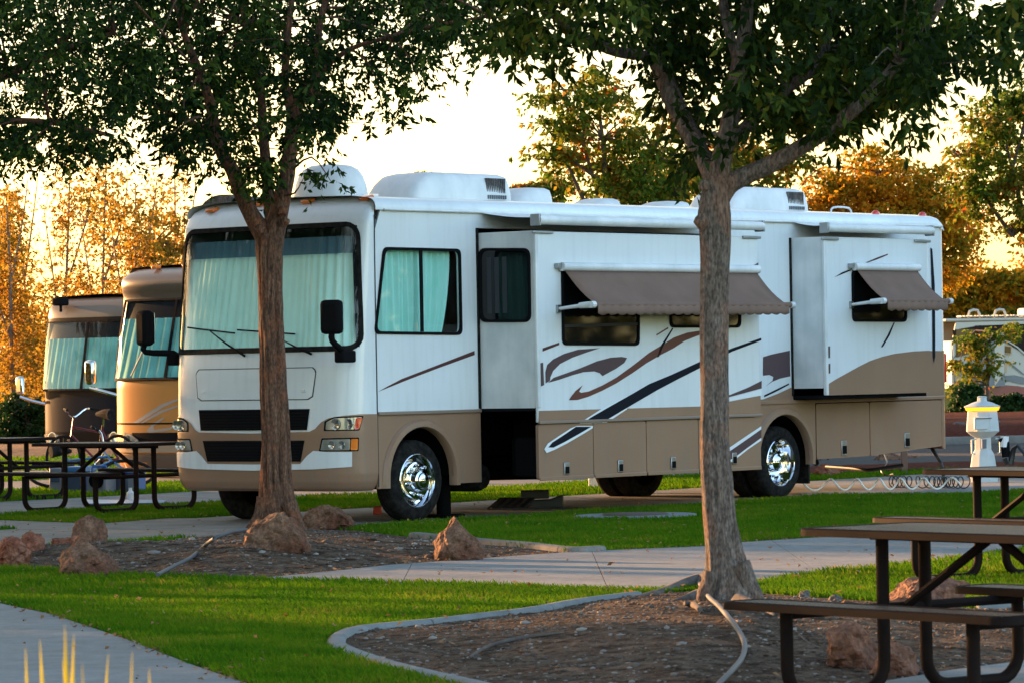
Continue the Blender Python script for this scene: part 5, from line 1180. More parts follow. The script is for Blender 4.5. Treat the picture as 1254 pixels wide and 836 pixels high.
def twigs(parent, limbs, targets, r0, m, n=5):
    mb = MB(); L = np.array([p for l in limbs for p in l])
    for t in targets:
        s = L[np.argmin(((L - t) ** 2).sum(1) * RNG.uniform(.7, 1.4, len(L)))]; mid = (s + t) / 2 + RNG.normal(0, .08, 3) * np.linalg.norm(t - s); mid[2] += .08 * np.linalg.norm(t - s)
        mb.tube([s, mid, t], [r0, r0 * .6, r0 * .2], 5, seg=3, caps=False)
    o = obj('twig', mb, m, parent, fix=False); o['kind'] = 'stuff'; return o

# --- first foreground tree (in front of the windshield)
D1 = 36.3
t1 = tag(empty('tree', (*G(338, 652)[:2], 0)), 'tree with deeply furrowed brown trunk standing in front of the windshield', 'tree')
t1.location = (A(338, 650, D1)[0], D1, 0)
INV1 = t1.location.copy()
def wparent(o, t):  # keep world position under a moved Empty
    o.parent = t; o.location = -t.location; return o
def tlimb(t, *a, **k):
    o, W = limb(a[0], a[1], a[2], a[3], None, **k); wparent(o, t); return o, W
tr1, W1_ = tlimb(t1, 'trunk', [(338, 668, 90), (338, 652, 70), (338, 638, 53), (339, 615, 43), (337, 580, 37), (337, 540, 33), (335, 490, 32), (334, 440, 30), (332, 390, 29), (331, 340, 29), (330, 308, 32), (331, 288, 36)], D1, 'bark_brown', ridg=.16, n=72, seg=9, flare=.25)
for rt in ([(325, 610, 20), (318, 632, 18), (310, 645, 15), (298, 656, 10)], [(352, 615, 20), (362, 636, 16), (371, 650, 12), (382, 660, 8)], [(332, 620, 22), (331, 645, 22), (328, 665, 16)]):
    tlimb(t1, 'root', rt, D1 - .12, 'bark_brown', ridg=.15, n=14, flare=None)
l1, w1a = tlimb(t1, 'branch', [(329, 296, 27), (318, 280, 23), (305, 258, 19), (293, 232, 18), (284, 208, 17), (273, 190, 16), (264, 165, 15), (258, 130, 13), (245, 90, 10), (225, 40, 8), (205, -30, 6)], D1, 'bark_brown', ridg=.06, dd=[0, 0, -.05, -.1, -.1, -.2, -.2, -.3, -.4, -.5, -.6])
l2, w1b = tlimb(t1, 'branch', [(334, 294, 17), (331, 260, 15), (327, 215, 14), (322, 160, 12), (318, 100, 9), (300, 30, 7), (295, -40, 5)], D1, 'bark_brown', ridg=.05, dd=[.1, .2, .3, .4, .6, .8, .9])
l3, w1c = tlimb(t1, 'branch', [(334, 296, 28), (340, 268, 24), (346, 240, 22), (352, 214, 20), (355, 185, 18), (359, 150, 17), (365, 128, 15), (378, 110, 12), (391, 88, 11), (389, 55, 9), (396, 10, 8), (420, -60, 6)], D1, 'bark_brown', ridg=.06)
l4, w1d = tlimb(t1, 'branch', [(359, 150, 14), (353, 120, 11), (349, 97, 10), (352, 50, 8), (360, -20, 6)], D1, 'bark_brown', ridg=.05)
l5, w1e = tlimb(t1, 'branch', [(264, 165, 8), (235, 150, 6), (200, 135, 5), (150, 110, 4), (90, 90, 3)], D1, 'bark_brown', dd=[0, .1, .2, .4, .6])
l6, w1f = tlimb(t1, 'branch', [(391, 88, 8), (430, 60, 6), (480, 45, 5), (540, 30, 4), (600, 20, 3)], D1, 'bark_brown', dd=[0, -.2, -.4, -.6, -.8])
# knots at the fork
for x, y, s in ((318, 282, .045), (347, 258, .05), (349, 272, .04)):
    b = bmesh.new(); bmesh.ops.create_icosphere(b, subdivisions=2, radius=s)
    for v in b.verts: v.co *= 1 + RNG.uniform(-.25, .3)
    me = bpy.data.meshes.new('knot'); b.to_mesh(me); b.free(); o = link_mesh('knot', me, 'bark_brown', None); p = A(x, y, D1 - .12); o.parent = t1; o.location = V(p) - t1.location
Ps = [px_cloud([(125, -60), (640, -60), (600, 0), (560, 40), (510, 70), (450, 80), (425, 108), (405, 135), (385, 160), (360, 172), (340, 170), (325, 168), (300, 182), (270, 185), (250, 178), (235, 160), (215, 146), (190, 122), (150, 118)], 3700, D1 + .9, 2.6),
      px_cloud([(180, 140), (270, 140), (262, 215), (250, 222), (235, 195), (205, 175)], 170, D1 - .4, 1.2),
      px_cloud([(360, 140), (400, 120), (425, 105), (412, 150), (395, 180), (375, 178)], 120, D1 - .5, 1.2),
      px_cloud([(398, 195), (405, 190), (412, 228), (404, 222)], 9, D1 - .5, .2), px_cloud([(368, 195), (380, 192), (378, 222), (370, 218)], 12, D1 - .5, .2),
      px_cloud([(430, 60), (620, -20), (640, 20), (590, 70), (540, 100), (480, 120), (440, 130)], 260, D1 - .6, 1.2),
      px_cloud([(280, 190), (330, 190), (325, 222), (290, 215)], 60, D1 - .3, .6),
      px_cloud([(60, -620), (600, -620), (660, -60), (100, -60)], 2600, D1, 4.)]
tw = [A(x, y, D1 - .5) for x, y in ((520, 118), (500, 128), (470, 138), (440, 150), (425, 158), (405, 222), (372, 218), (585, 72), (560, 85), (600, 78))]
Ps.append(np.array([A(440 + 80 * t + RNG.normal(0, 3), 150 - 32 * t + RNG.normal(0, 2.5), D1 - .5) for t in RNG.uniform(0, 1, 14)]))
allp = np.concatenate(Ps); C_, d_, s_ = sprigs(allp, 9, .26, .6, .072)
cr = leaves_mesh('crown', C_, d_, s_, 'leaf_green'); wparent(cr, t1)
tg_ = allp[RNG.choice(len(allp), 170, False)]; tg_ = tg_[tg_[:, 2] < 6.5]
o = twigs(None, [w1a, w1b, w1c, w1d, w1e, w1f], list(tg_) + tw, .014, 'bark_brown'); wparent(o, t1)

# --- second foreground tree (right of centre)
D2 = 23.9
t2 = tag(empty('tree', (A(890, 735, D2)[0], D2, 0)), 'tree with pale grey trunk lit orange along its left edge, beside the near picnic table', 'tree')
tlimb(t2, 'trunk', [(898, 752, 92), (898, 738, 76), (896, 722, 64), (891, 700, 56), (886, 670, 46), (881, 635, 41), (878, 590, 40), (875, 540, 36), (875, 490, 35), (874, 440, 35), (874, 390, 35), (875, 340, 35), (876, 290, 38), (875, 262, 40), (876, 238, 34), (880, 218, 30)], D2, 'bark_grey', ridg=.10, n=72, seg=9, flare=.3)
for rt in ([(905, 690, 26), (915, 712, 24), (925, 730, 20), (938, 744, 10)], [(872, 700, 22), (866, 722, 22), (858, 742, 14)]):
    tlimb(t2, 'root', rt, D2 - .1, 'bark_grey', ridg=.14, n=14)
la, w2a = tlimb(t2, 'branch', [(878, 246, 30), (893, 226, 25), (918, 213, 23), (945, 201, 22), (975, 184, 20), (1003, 167, 19), (1030, 147, 18), (1053, 128, 17), (1078, 102, 15), (1100, 76, 13), (1130, 40, 10), (1160, -10, 8)], D2, 'bark_grey', ridg=.05, dd=[0, 0, -.02, -.05, -.1, -.15, -.2, -.25, -.3, -.35, -.4, -.5])
lb, w2b = tlimb(t2, 'branch', [(877, 250, 34), (880, 222, 28), (884, 195, 26), (892, 158, 24), (898, 125, 22), (901, 98, 20), (908, 60, 18), (914, 25, 16), (917, -20, 14), (925, -80, 10)], D2, 'bark_grey', ridg=.05)
lc, w2c = tlimb(t2, 'branch', [(904, 75, 14), (896, 50, 12), (888, 18, 12), (880, -30, 9)], D2, 'bark_grey', ridg=.05)
ld, w2d = tlimb(t2, 'branch', [(876, 228, 22), (862, 195, 22), (846, 165, 24), (832, 140, 25), (820, 112, 24), (809, 85, 22), (800, 60, 20), (788, 30, 18), (778, -20, 15), (770, -80, 10)], D2, 'bark_grey', ridg=.05, dd=[0, .1, .2, .3, .3, .35, .4, .4, .5, .5])
le, w2e = tlimb(t2, 'branch', [(805, 70, 13), (768, 66, 14), (745, 60, 14), (722, 50, 13), (700, 38, 12), (680, 20, 11), (662, -5, 10), (640, -50, 7)], D2, 'bark_grey', ridg=.04, dd=[.4, .3, .2, .1, 0, -.1, -.2, -.4])
lf, w2f = tlimb(t2, 'branch', [(893, 175, 18), (915, 155, 17), (941, 128, 16), (965, 108, 14), (992, 88, 12), (1010, 60, 11), (1020, 10, 9), (1030, -50, 7)], D2, 'bark_grey', ridg=.04, dd=[.1, .2, .3, .4, .5, .6, .7, .8])
for x, y, s in ((862, 228, .035), (861, 272, .05)):
    b = bmesh.new(); bmesh.ops.create_icosphere(b, subdivisions=2, radius=s)
    for v in b.verts: v.co *= 1 + RNG.uniform(-.2, .25)
    me = bpy.data.meshes.new('knot'); b.to_mesh(me); b.free(); o = link_mesh('knot', me, 'bark_grey', None); p = A(x, y, D2 - .06); o.parent = t2; o.location = V(p) - t2.location
Ps = [px_cloud([(640, -60), (820, -60), (800, 20), (780, 55), (730, 40), (690, 25), (660, 10)], 230, D2 - .1, 1.8),
      px_cloud([(780, -60), (910, -60), (900, 60), (880, 120), (868, 200), (845, 225), (830, 205), (835, 160), (815, 120), (800, 80)], 470, D2 + .75, .9),
      px_cloud([(905, -60), (1170, -60), (1160, 60), (1110, 105), (1060, 125), (1010, 130), (960, 120), (925, 130), (905, 110)], 1000, D2 + .7, 1.9),
      px_cloud([(940, 100), (1090, 90), (1060, 140), (1000, 150), (950, 145)], 210, D2 + .5, .6),
      px_cloud([(1090, 40), (1254, -20), (1300, 40), (1230, 75), (1180, 85), (1140, 110), (1110, 120)], 400, D2 + .1, 1.4),
      px_cloud([(1095, 110), (1128, 105), (1125, 180), (1110, 175)], 34, D2, .3), px_cloud([(1000, 140), (1025, 135), (1020, 175), (1008, 165)], 12, D2 - .3, .2),
      px_cloud([(590, -60), (690, -60), (660, 50), (610, 60), (590, 30)], 130, D2, 1.2), px_cloud([(620, 20), (720, 30), (700, 75), (640, 85)], 60, D2, 1.),
      px_cloud([(600, -700), (1300, -700), (1420, -60), (620, -60)], 3000, D2, 3.),
      px_cloud([(890, 110), (920, 100), (925, 165), (905, 170)], 12, D2 - .3, .3), px_cloud([(850, 100), (900, 100), (880, 180), (850, 190)], 14, D2 - .3, .3)]
allp = np.concatenate(Ps); C_, d_, s_ = sprigs(allp, 9, .21, .8, .078)
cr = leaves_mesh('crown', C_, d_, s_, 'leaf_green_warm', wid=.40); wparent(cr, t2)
tg_ = allp[RNG.choice(len(allp), 150, False)]; tg_ = tg_[tg_[:, 2] < 4.8]
o = twigs(None, [w2a, w2b, w2c, w2d, w2e, w2f], tg_, .009, 'bark_grey'); wparent(o, t2)

# --- crown reaching in from the left
D0 = 35.0
t0 = tag(empty('tree', (A(-190, 660, D0)[0], D0, 0)), 'dark leafy tree reaching into the picture from the upper left, its trunk outside', 'tree')
tlimb(t0, 'trunk', [(-190, 670, 60), (-190, 620, 44), (-188, 480, 36), (-190, 320, 34), (-180, 250, 32)], D0, 'bark_brown', ridg=.1, n=24)
_, wa = tlimb(t0, 'branch', [(-182, 262, 26), (-130, 180, 20), (-60, 130, 16), (10, 90, 12), (80, 60, 8), (140, 40, 5)], D0, 'bark_brown', ridg=.05)
_, wb = tlimb(t0, 'branch', [(-182, 262, 26), (-190, 150, 20), (-170, 40, 14), (-150, -80, 9)], D0, 'bark_brown', ridg=.05)
_, wc = tlimb(t0, 'branch', [(-100, 160, 14), (-20, 150, 10), (60, 150, 7), (130, 165, 5)], D0, 'bark_brown', dd=[0, -.3, -.5, -.6])
Ps = [px_cloud([(-160, -80), (180, -80), (190, 60), (175, 130), (150, 150), (100, 165), (60, 175), (0, 180), (-160, 190)], 2700, D0, 2.6),
      px_cloud([(0, 150), (110, 150), (150, 165), (165, 185), (110, 190), (60, 195), (0, 195)], 240, D0 - .4, 1.2), px_cloud([(-500, -600), (180, -600), (180, -60), (-120, 200), (-420, 150)], 2300, D0, 4)]
allp = np.concatenate(Ps); C_, d_, s_ = sprigs(allp, 11, .25, .5, .06)
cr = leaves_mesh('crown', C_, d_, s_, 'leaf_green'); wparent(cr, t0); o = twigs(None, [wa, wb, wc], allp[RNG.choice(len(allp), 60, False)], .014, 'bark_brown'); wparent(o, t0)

# --- background trees
def bgtree(label, D, trunk, blobs, n, leaf, m, bark='bark_dark', name='tree', group=None, per=8, twl=.5, shape=2., extra=(), cat='tree', wid=.55, nt=30, dscale=1., clr=(.12, .30), twr=1.):
    """trunk: list of px limbs (first reaches the ground); blobs: (cx, cy, rx, ry, weight) in px"""
    bx_, by_ = trunk[0][0][:2] if trunk else (blobs[0][0], 470); g0 = A(bx_, by_, D)
    t = tag(empty(name, (g0[0], D, 0)), label, cat, group); WW = []
    for i, tk in enumerate(trunk):
        o, W = limb('trunk' if i == 0 else 'branch', tk, D, bark, None, n=8, seg=2); wparent(o, t); WW.append(W)
    tot = sum(b[4] for b in blobs); pts = []
    for cx, cy, rx, ry, wgt in blobs:
        k = int(n * wgt / tot / per); s = D / F_PX; c = A(cx, cy, D); nc = max(6, int(k / 14))
        def ball(kk):
            q = RNG.normal(0, 1, (kk, 3)); q /= np.linalg.norm(q, axis=1)[:, None]; return q * (RNG.uniform(0, 1, kk) ** (1 / shape))[:, None]
        cl = ball(nc); cl_r = RNG.uniform(clr[0], clr[1], nc); pick = RNG.integers(0, nc, k); q = cl[pick] * .92 + ball(k) * cl_r[pick][:, None]
        pts.append(c + q * np.array((rx * s, rx * s * dscale, ry * s)))
    P = np.concatenate(pts); P = P[P[:, 2] > .1]; C_, d_, s_ = sprigs(P, per, twl, .3, leaf)
    cr = leaves_mesh('crown', C_, d_, s_, m, wid=wid); wparent(cr, t)
    if WW and nt: o = twigs(None, WW, P[RNG.choice(len(P), nt, False)], .012 * D / 40 * twr, bark); wparent(o, t)
    return t
gl = 'slender golden trees behind the dark motorhome'
asp = [(22, 8, 250, 7), (48, 20, 235, 5), (72, 86, 200, 6), (118, 130, 205, 5), (166, 166, 225, 5), (218, 214, 200, 5), (-20, -30, 240, 7)]
labs = ['golden-leaved slender tree at the left edge, trunk leaning left', 'thin golden tree, second from the left edge, nearly bare low down', 'leaning pale-trunked golden tree rising behind the dark motorhome roof light', 'upright golden tree above the middle of the dark motorhome roof', 'golden tree between the two left motorhomes', 'tall sparse golden tree just left of the white motorhome roof', 'golden tree mostly outside the left edge of the picture']
for i, (xb_, xt, yt, wpx) in enumerate(asp):
    Dq = 84 + 5 * ((i * 7) % 4)
    bgtree(labs[i], Dq, [[(xb_, 556, wpx), ((xb_ * 2 + xt) / 3 + (3 if i % 2 else -3), 450, wpx * .8), ((xb_ + xt * 2) / 3, 340, wpx * .6), (xt, yt, 1.5)],
                         [((xb_ * 2 + xt) / 3, 430, 3), (xt - 22, 330, 2), (xt - 32, 260, 1)], [((xb_ + xt * 2) / 3, 350, 3), (xt + 20, 270, 2), (xt + 26, 220, 1)]],
           [(xt, yt + 50, 34, 78, 1.15), (xb_ * .5 + xt * .5, yt + 160, 42, 90, 1.6), (xb_, 460, 44, 80, 1.1)], 5600 if i != 5 else 3800, .085, 'leaf_gold', 'bark_pale', group=None, per=6, twl=.45, shape=2.2, wid=.62, nt=22, clr=(.25, .6), twr=.4)
bgtree('denser orange-gold tree low behind the tan motorhome', 96, [[(190, 560, 8), (190, 400, 6), (188, 300, 3)]], [(190, 320, 50, 80, 2.4), (215, 300, 30, 50, 1), (165, 360, 30, 50, 1)], 4800, .115, 'leaf_gold', per=6, twl=.45)
bgtree('dense orange and brown thicket at the far left edge', 98, [[(-10, 560, 8), (-5, 400, 6), (0, 300, 3)]], [(-5, 320, 42, 110, 2.2), (15, 430, 50, 90, 2)], 7000, .115, 'leaf_orange', per=6, twl=.45)
bgtree('low golden thicket under the slender trees', 104, [[(90, 560, 6), (90, 430, 4), (92, 380, 2)]], [(60, 430, 60, 60, 1.6), (130, 400, 70, 60, 2), (100, 500, 90, 60, 1.5)], 7500, .12, 'leaf_gold', per=6, twl=.5)
bgtree('dark evergreen bush at the left behind the iron fence', 80, [[(32, 556, 6), (32, 520, 4), (32, 495, 2)]], [(32, 512, 34, 36, 2), (50, 525, 24, 30, 1), (8, 520, 22, 30, 1)], 9000, .09, 'leaf_bush', per=8, twl=.25, cat='bush', name='bush', shape=3)
bgtree('round green treetop above the roof between dome and air conditioner', 92, [[(517, 600, 6), (517, 350, 5), (518, 225, 3)]], [(515, 216, 24, 13, 1.5), (520, 245, 26, 22, 1.4)], 3000, .10, 'leaf_olive', per=6, twl=.3)
bgtree('small yellow-green treetop just right of the satellite dome', 96, [[(463, 600, 5), (463, 350, 4), (463, 245, 2)]], [(466, 240, 22, 12, 1)], 1100, .10, 'leaf_olive', per=6, twl=.3)
bgtree('low green and red treetops behind the middle of the roof', 90, [[(655, 600, 5), (655, 350, 4), (655, 235, 2)]], [(640, 235, 24, 14, 1), (670, 232, 26, 22, 1.3), (690, 225, 24, 16, .8)], 3600, .10, 'leaf_pistache', per=6, twl=.3)
bgtree('loose green tree with red leaf clusters behind the middle of the roof', 72, [[(745, 640, 12), (744, 400, 10), (742, 260, 8), (738, 170, 5), (725, 80, 2)], [(742, 300, 6), (712, 240, 5), (680, 170, 3), (655, 145, 1.5)], [(742, 290, 6), (775, 240, 5), (800, 190, 4), (820, 120, 2)], [(744, 330, 7), (730, 230, 5), (690, 110, 3), (665, 90, 1.5)], [(742, 230, 5), (705, 200, 4), (655, 195, 2)]],
       [(700, 150, 48, 46, 1.5), (735, 105, 48, 46, 1.5), (745, 200, 62, 46, 2.6), (800, 180, 55, 66, 2.4), (675, 185, 34, 28, .6), (668, 120, 30, 30, .5), (820, 235, 50, 30, 1.2), (760, 235, 60, 26, 1.2)], 9000, .12, 'leaf_pistache', per=6, twl=.5, shape=1.5, wid=.5, nt=80, clr=(.08, .22))
bgtree('green tree behind the second trunk, showing under its crown', 80, [[(865, 640, 10), (862, 400, 8), (860, 250, 5), (850, 170, 2)], [(862, 300, 5), (835, 230, 4), (815, 180, 2)]], [(850, 215, 60, 40, 2), (900, 200, 50, 50, 1.4), (945, 185, 50, 60, 1.2), (880, 250, 60, 24, 1)], 7000, .12, 'leaf_pistache', per=7, twl=.45, nt=40)
bgtree('broad orange autumn tree above the rear of the white motorhome', 88, [[(1070, 620, 12), (1070, 400, 10), (1072, 280, 6), (1075, 210, 3)]],
       [(1080, 225, 62, 50, 2.4), (1020, 240, 48, 36, 1.5), (1140, 240, 52, 50, 2), (1165, 280, 38, 46, 1.3), (1050, 275, 90, 40, 2), (1150, 320, 36, 36, .7), (965, 250, 30, 22, .5)], 30000, .10, 'leaf_orange', per=7, twl=.4, shape=2.6, nt=10)
bgtree('tall yellow-green tree with red tips at the right edge', 74, [[(1278, 560, 9), (1274, 400, 8), (1262, 300, 6), (1240, 210, 4), (1222, 130, 2)], [(1240, 290, 6), (1205, 240, 4), (1180, 200, 2)], [(1230, 240, 5), (1250, 170, 4), (1262, 110, 2)]],
       [(1205, 160, 46, 56, 1.7), (1250, 120, 50, 50, 1.6), (1240, 220, 56, 60, 2.2), (1195, 230, 34, 40, .9), (1262, 280, 40, 40, 1), (1300, 200, 60, 90, 1.6)], 11000, .105, 'leaf_pistache', per=7, twl=.45, shape=2., nt=40)
hz = [(1130, 345, 60, 44), (1185, 352, 50, 36), (1235, 350, 55, 38), (1290, 345, 60, 44), (1215, 388, 70, 22), (900, 330, 70, 40), (1010, 340, 70, 40), (1080, 350, 50, 40)]
hl = ['far orange tree hidden mostly by the rear corner of the white motorhome', 'far orange tree beside the rear corner of the white motorhome', 'far orange tree above the roof of the red-banded motorhome', 'far orange tree at the right edge, above the red-banded motorhome', 'low green shrubs behind the roof rack of the red-banded motorhome', 'far orange tree behind the second trunk', 'far orange tree hidden behind the rear slide-out', 'far orange tree hidden behind the rear awning']
for (x, y, rx, ry), lb_ in zip(hz, hl):
    bgtree(lb_, 172, [[(x, 500, 6), (x, 420, 5), (x, y, 3)]], [(x, y, rx, ry, 2), (x + 10, y + 40, rx, 30, 1)], 6500, .22, 'leaf_orange' if y < 380 else 'leaf_olive', per=6, twl=.7, shape=2.6, nt=6)
# small tree and bushes by the road
bgtree('small feathery green tree in front of the red-banded motorhome', 104, [[(1209, 500, 5), (1209, 470, 5), (1209, 420, 3), (1195, 405, 2)]], [(1190, 420, 36, 20, 2), (1222, 404, 40, 11, 1.3), (1182, 448, 28, 26, 1.8), (1214, 452, 20, 20, .9), (1176, 470, 18, 14, .6)], 3000, .11, 'leaf_pistache', per=7, twl=.4, nt=20)
for x, y, rx, ry, lb_, mm in ((1184, 490, 24, 25, 'round dark green bush beside the rear corner of the white motorhome', 'leaf_bush'), (1238, 498, 26, 22, 'low green bush right of the power pedestal', 'leaf_bush'), (1290, 496, 30, 26, 'green bush at the right edge beyond the road', 'leaf_bush'), (1246, 510, 18, 10, 'low brownish shrub in front of the bush right of the pedestal', 'leaf_olive')):
    bgtree(lb_, 100, [[(x, 520, 3), (x, y, 2), (x, y - 8, 1)]], [(x, y, rx, ry, 1)], 4200, .10, mm, per=8, twl=.22, cat='bush', name='bush', shape=3, nt=0)

# unseen trees added to shade the low sun and darken reflections in the glass
def wtree(x, y, h, r, n, m='leaf_green', zb=1.2, leaf=.30):
    t = tag(empty('tree', (x, y, 0)), 'unseen leafy tree added for shade and reflections', 'tree', 'unseen trees added for shade and reflections')
    mb = MB(); mb.tube([(0, 0, 0), (.1, 0, h * .3), (0, .1, h * .7)], [.22, .16, .06], 8); obj('trunk', mb, 'bark_brown', t)
    q = RNG.normal(0, 1, (n, 3)); q /= np.linalg.norm(q, axis=1)[:, None]; q *= (RNG.uniform(0, 1, n) ** .4)[:, None]
    P = q * np.array((r, r, (h - zb) / 2)) * (1 + .12 * np.sin(q[:, :1] * 9)) + (0, 0, zb + (h - zb) / 2); d = RNG.normal(0, 1, (n, 3)); d /= np.linalg.norm(d, axis=1)[:, None]
    leaves_mesh('crown', P, d, RNG.uniform(.7, 1.3, n) * leaf, m, t, wid=.6); return t
for y in np.arange(33, 67, 3.0): wtree(-27, y, 4.9 if 44 < y < 55 else 6.4, 2.2, 4200, zb=.0, leaf=.26)  # belt heights shaped to leave a slit of low sun
for y in np.arange(30, 74, 4.6): wtree(-29, y, 13, 3.6, 5200, zb=7.0 if 42 < y < 54 else (7.2 if 56 < y < 62 else 5.75), leaf=.34)
for x, y, h in ((-30, 24, 5.5), (-34, 15, 5), (-30, 4, 4.5)): wtree(x, y, h, 3.5, 3500, zb=.3)
for x, y, h, r in ((24, 38, 6.5, 3.5), (25, 45, 7, 3.6), (24, 51.5, 6.5, 3.5), (27, 58, 7, 3.8), (29, 66, 7.5, 4), (23, 31, 6, 3.3)): wtree(x, y, h, r, 5000, 'leaf_green_warm', .2)
for x, y in ((-16, -14), (-2, -20), (12, -18), (24, -4)): wtree(x, y, 6, 4, 3500, 'leaf_green', .6, .4)

# ================================================================== PICNIC TABLES
def slatpanel(L, W, z, cell, name, par, y0=0.):
    """expanded metal: thin strands crossing in diamonds"""
    vs = []; fs = []
    def bar(p, q):
        p, q = np.array(p), np.array(q); d = q - p; ln = np.linalg.norm(d)
        if ln < .01: return
        d /= ln; nn = np.array((-d[1], d[0])) * .0036; k = len(vs)
        for zz in (z - .004, z): vs.extend([(*(p + nn), zz), (*(q + nn), zz), (*(q - nn), zz), (*(p - nn), zz)])
        fs.extend([(k + 4, k + 5, k + 6, k + 7), (k, k + 1, k + 5, k + 4), (k + 2, k + 3, k + 7, k + 6)])
    hl, hw = L / 2 - .02, W / 2 - .02; sl = .55
    for sg in (1, -1):
        c = -hl - hw / sl
        while c < hl + hw / sl:
            # y = sg*sl*(x-c)
            x0, x1 = max(-hl, c - hw / sl), min(hl, c + hw / sl)
            if x1 - x0 > .02: bar((x0, y0 + sg * sl * (x0 - c)), (x1, y0 + sg * sl * (x1 - c)))
            c += cell
    o = obj(name, MB().add(vs, fs), 'mesh_metal', par, smooth=False, fix=False); o['kind'] = 'stuff'; return o
def picnic_table(cx, cy, ang, label, cell=.034, group='black metal picnic tables'):
    t = tag(empty('picnic_table', (cx, cy, 0), ang), label, 'picnic table', group)
    def top(nm, L, W, z, y0, r):
        ring = rrect(0, y0, L, W, r, 6); n = len(ring); pr = [(0, -.034), (.004, -.036), (.002, -.006), (-.006, .0), (-.03, .0), (-.034, -.006), (-.03, -.012), (-.028, -.034)]
        rows = []
        for i in range(n + 1):
            p = np.array(ring[i % n]); a, b_ = np.array(ring[(i - 1) % n]), np.array(ring[(i + 1) % n]); d = b_ - a; d /= np.linalg.norm(d); nn = np.array((d[1], -d[0]))
            rows.append([(*(p + nn * o), z + h) for o, h in pr + [pr[0]]])
        mb = MB(); mb.grid(rows); o = obj(nm, mb, 'black_metal', t, sharp=40)
        slatpanel(L, W, z - .003, cell, 'mesh_panel', o, y0); return o
    top('tabletop', 1.86, .76, .765, 0, .10)
    for s_ in (-1, 1): top('bench', 1.84, .27, .455, s_ * .71, .08)
    for x in (-.6, .6):
        for s_ in (-1, 1):
            mb = MB(); pts = [(x, s_ * .13, .72), (x, s_ * .13, .16)]
            pts += [(x, s_ * (.13 + .13 * (1 - math.cos(a))), .16 - .13 * math.sin(a)) for a in np.linspace(.3, PI / 2, 5)] + [(x, s_ * (.71 - .13 * (1 - math.sin(a))), .16 - .13 * math.cos(a)) for a in np.linspace(0, PI / 2 - .3, 5)] + [(x, s_ * .71, .16), (x, s_ * .71, .41)]
            mb.tube(pts, .03, 12); obj('leg', mb, 'black_metal', t)
        mb = MB(); mb.tube([(x, -.70, .40), (x, .70, .40)], .022, 8); obj('cross_bar', mb, 'black_metal', t)
        mb = MB(); mb.tube([(x * .08, 0, .71), (x * .96, 0, .41)], .022, 8); obj('brace', mb, 'black_metal', t)
    mb = MB(); mb.box((0, 0, .715), (1.6, .05, .03)); obj('top_rail', mb, 'black_metal', t)
    return t
def tcentre(px, D, off, ang):
    p = A(px, 500, D); a = np.array((math.cos(ang), math.sin(ang))); b_ = np.array((-math.sin(ang), math.cos(ang))); return p[0] + a[0] * off[0] + b_[0] * off[1], p[1] + a[1] * off[0] + b_[1] * off[1]
a1_ = math.atan2(-.8, .6)
picnic_table(2.125, 17.74, a1_, 'nearest black metal picnic table, cut off by the right edge', .042)
picnic_table(3.62, 26.9, a1_, 'black metal picnic table at the right edge behind the nearest one', .04)
a2_ = math.atan2(-.69, .72)
picnic_table(-4.47, 44.1, a2_, 'black metal picnic table at left whose end hides behind the white motorhome', .05)
cx_, cy_ = -6.03 - .6 * .72, 48.6 + .6 * .69
picnic_table(cx_, cy_, a2_, 'black metal picnic table at the left edge, behind its neighbour', .05)

# ================================================================== ROCKS
def rock(name, x0, x1, ytop, ybase, m, label, seed, D=None, dep=.8, cuts=20, lean=0., peak=.0):
    """faceted boulder from its photo extent: left, right, top and base pixel"""
    xc = (x0 + x1) / 2; g_ = G(xc, ybase); D = D or g_[1]; c = A(xc, ybase, D); s = D / F_PX; w_, h_ = (x1 - x0) * s, (ybase - ytop) * s
    rg = np.random.default_rng(seed); b = bmesh.new(); bmesh.ops.create_icosphere(b, subdivisions=4, radius=1); P = np.array([v.co[:] for v in b.verts])
    for k in range(cuts):
        n = rg.normal(0, 1, 3); n[2] = abs(n[2]) * .8; n /= np.linalg.norm(n); d = rg.uniform(.5, .84); t = P @ n - d; P = P - np.outer(np.maximum(t, 0), n) * .93
    nz = np.zeros(len(P))
    for f, a in ((2.3, .08), (5.1, .07), (11, .05), (23, .03)):
        ph = rg.uniform(0, 6, 3); nz += a * np.sin(P[:, 0] * f + ph[0] + np.sin(P[:, 1] * f * .8)) * np.sin(P[:, 1] * f + ph[1]) * np.sin(P[:, 2] * f * 1.1 + ph[2]) * 2
    P *= (1 + nz)[:, None]
    if peak: P[:, 0] = P[:, 0] * (1 - peak * np.clip(P[:, 2], 0, 1)) + lean * np.clip(P[:, 2], 0, 1)
    lo, hi = P.min(0), P.max(0); P[:, 0] = (P[:, 0] - (lo[0] + hi[0]) / 2) / (hi[0] - lo[0]) * w_; P[:, 1] = P[:, 1] / (hi[1] - lo[1]) * w_ * dep
    P[:, 2] = (P[:, 2] - lo[2]) / (hi[2] - lo[2]) * h_ * 1.25 - h_ * .25
    for v, p in zip(b.verts, P): v.co = p
    me = bpy.data.meshes.new(name); b.to_mesh(me); b.free(); o = link_mesh(name, me, m, sharp=16); o.location = (c[0], D + w_ * dep * .3, c[2]); o.rotation_euler = (0, 0, 0)
    return tag(o, label, name, 'boulders in the beds' if name == 'rock' else 'small stones')
rock('rock', -8, 40, 656, 695, 'rock_red', 'rusty red boulder at the left edge', 1)
rock('rock', 20, 57, 650, 688, 'rock_red', 'reddish boulder touching the left-edge one, its peak slightly higher', 2)
rock('rock', 56, 110, 655, 684, 'rock_red', 'low long red boulder leaning against a taller grey-brown one', 3, dep=.6)
rock('rock', 82, 131, 630, 676, 'rock_tan', 'tall grey-brown boulder behind the tan pointed one at left', 4, peak=.3)
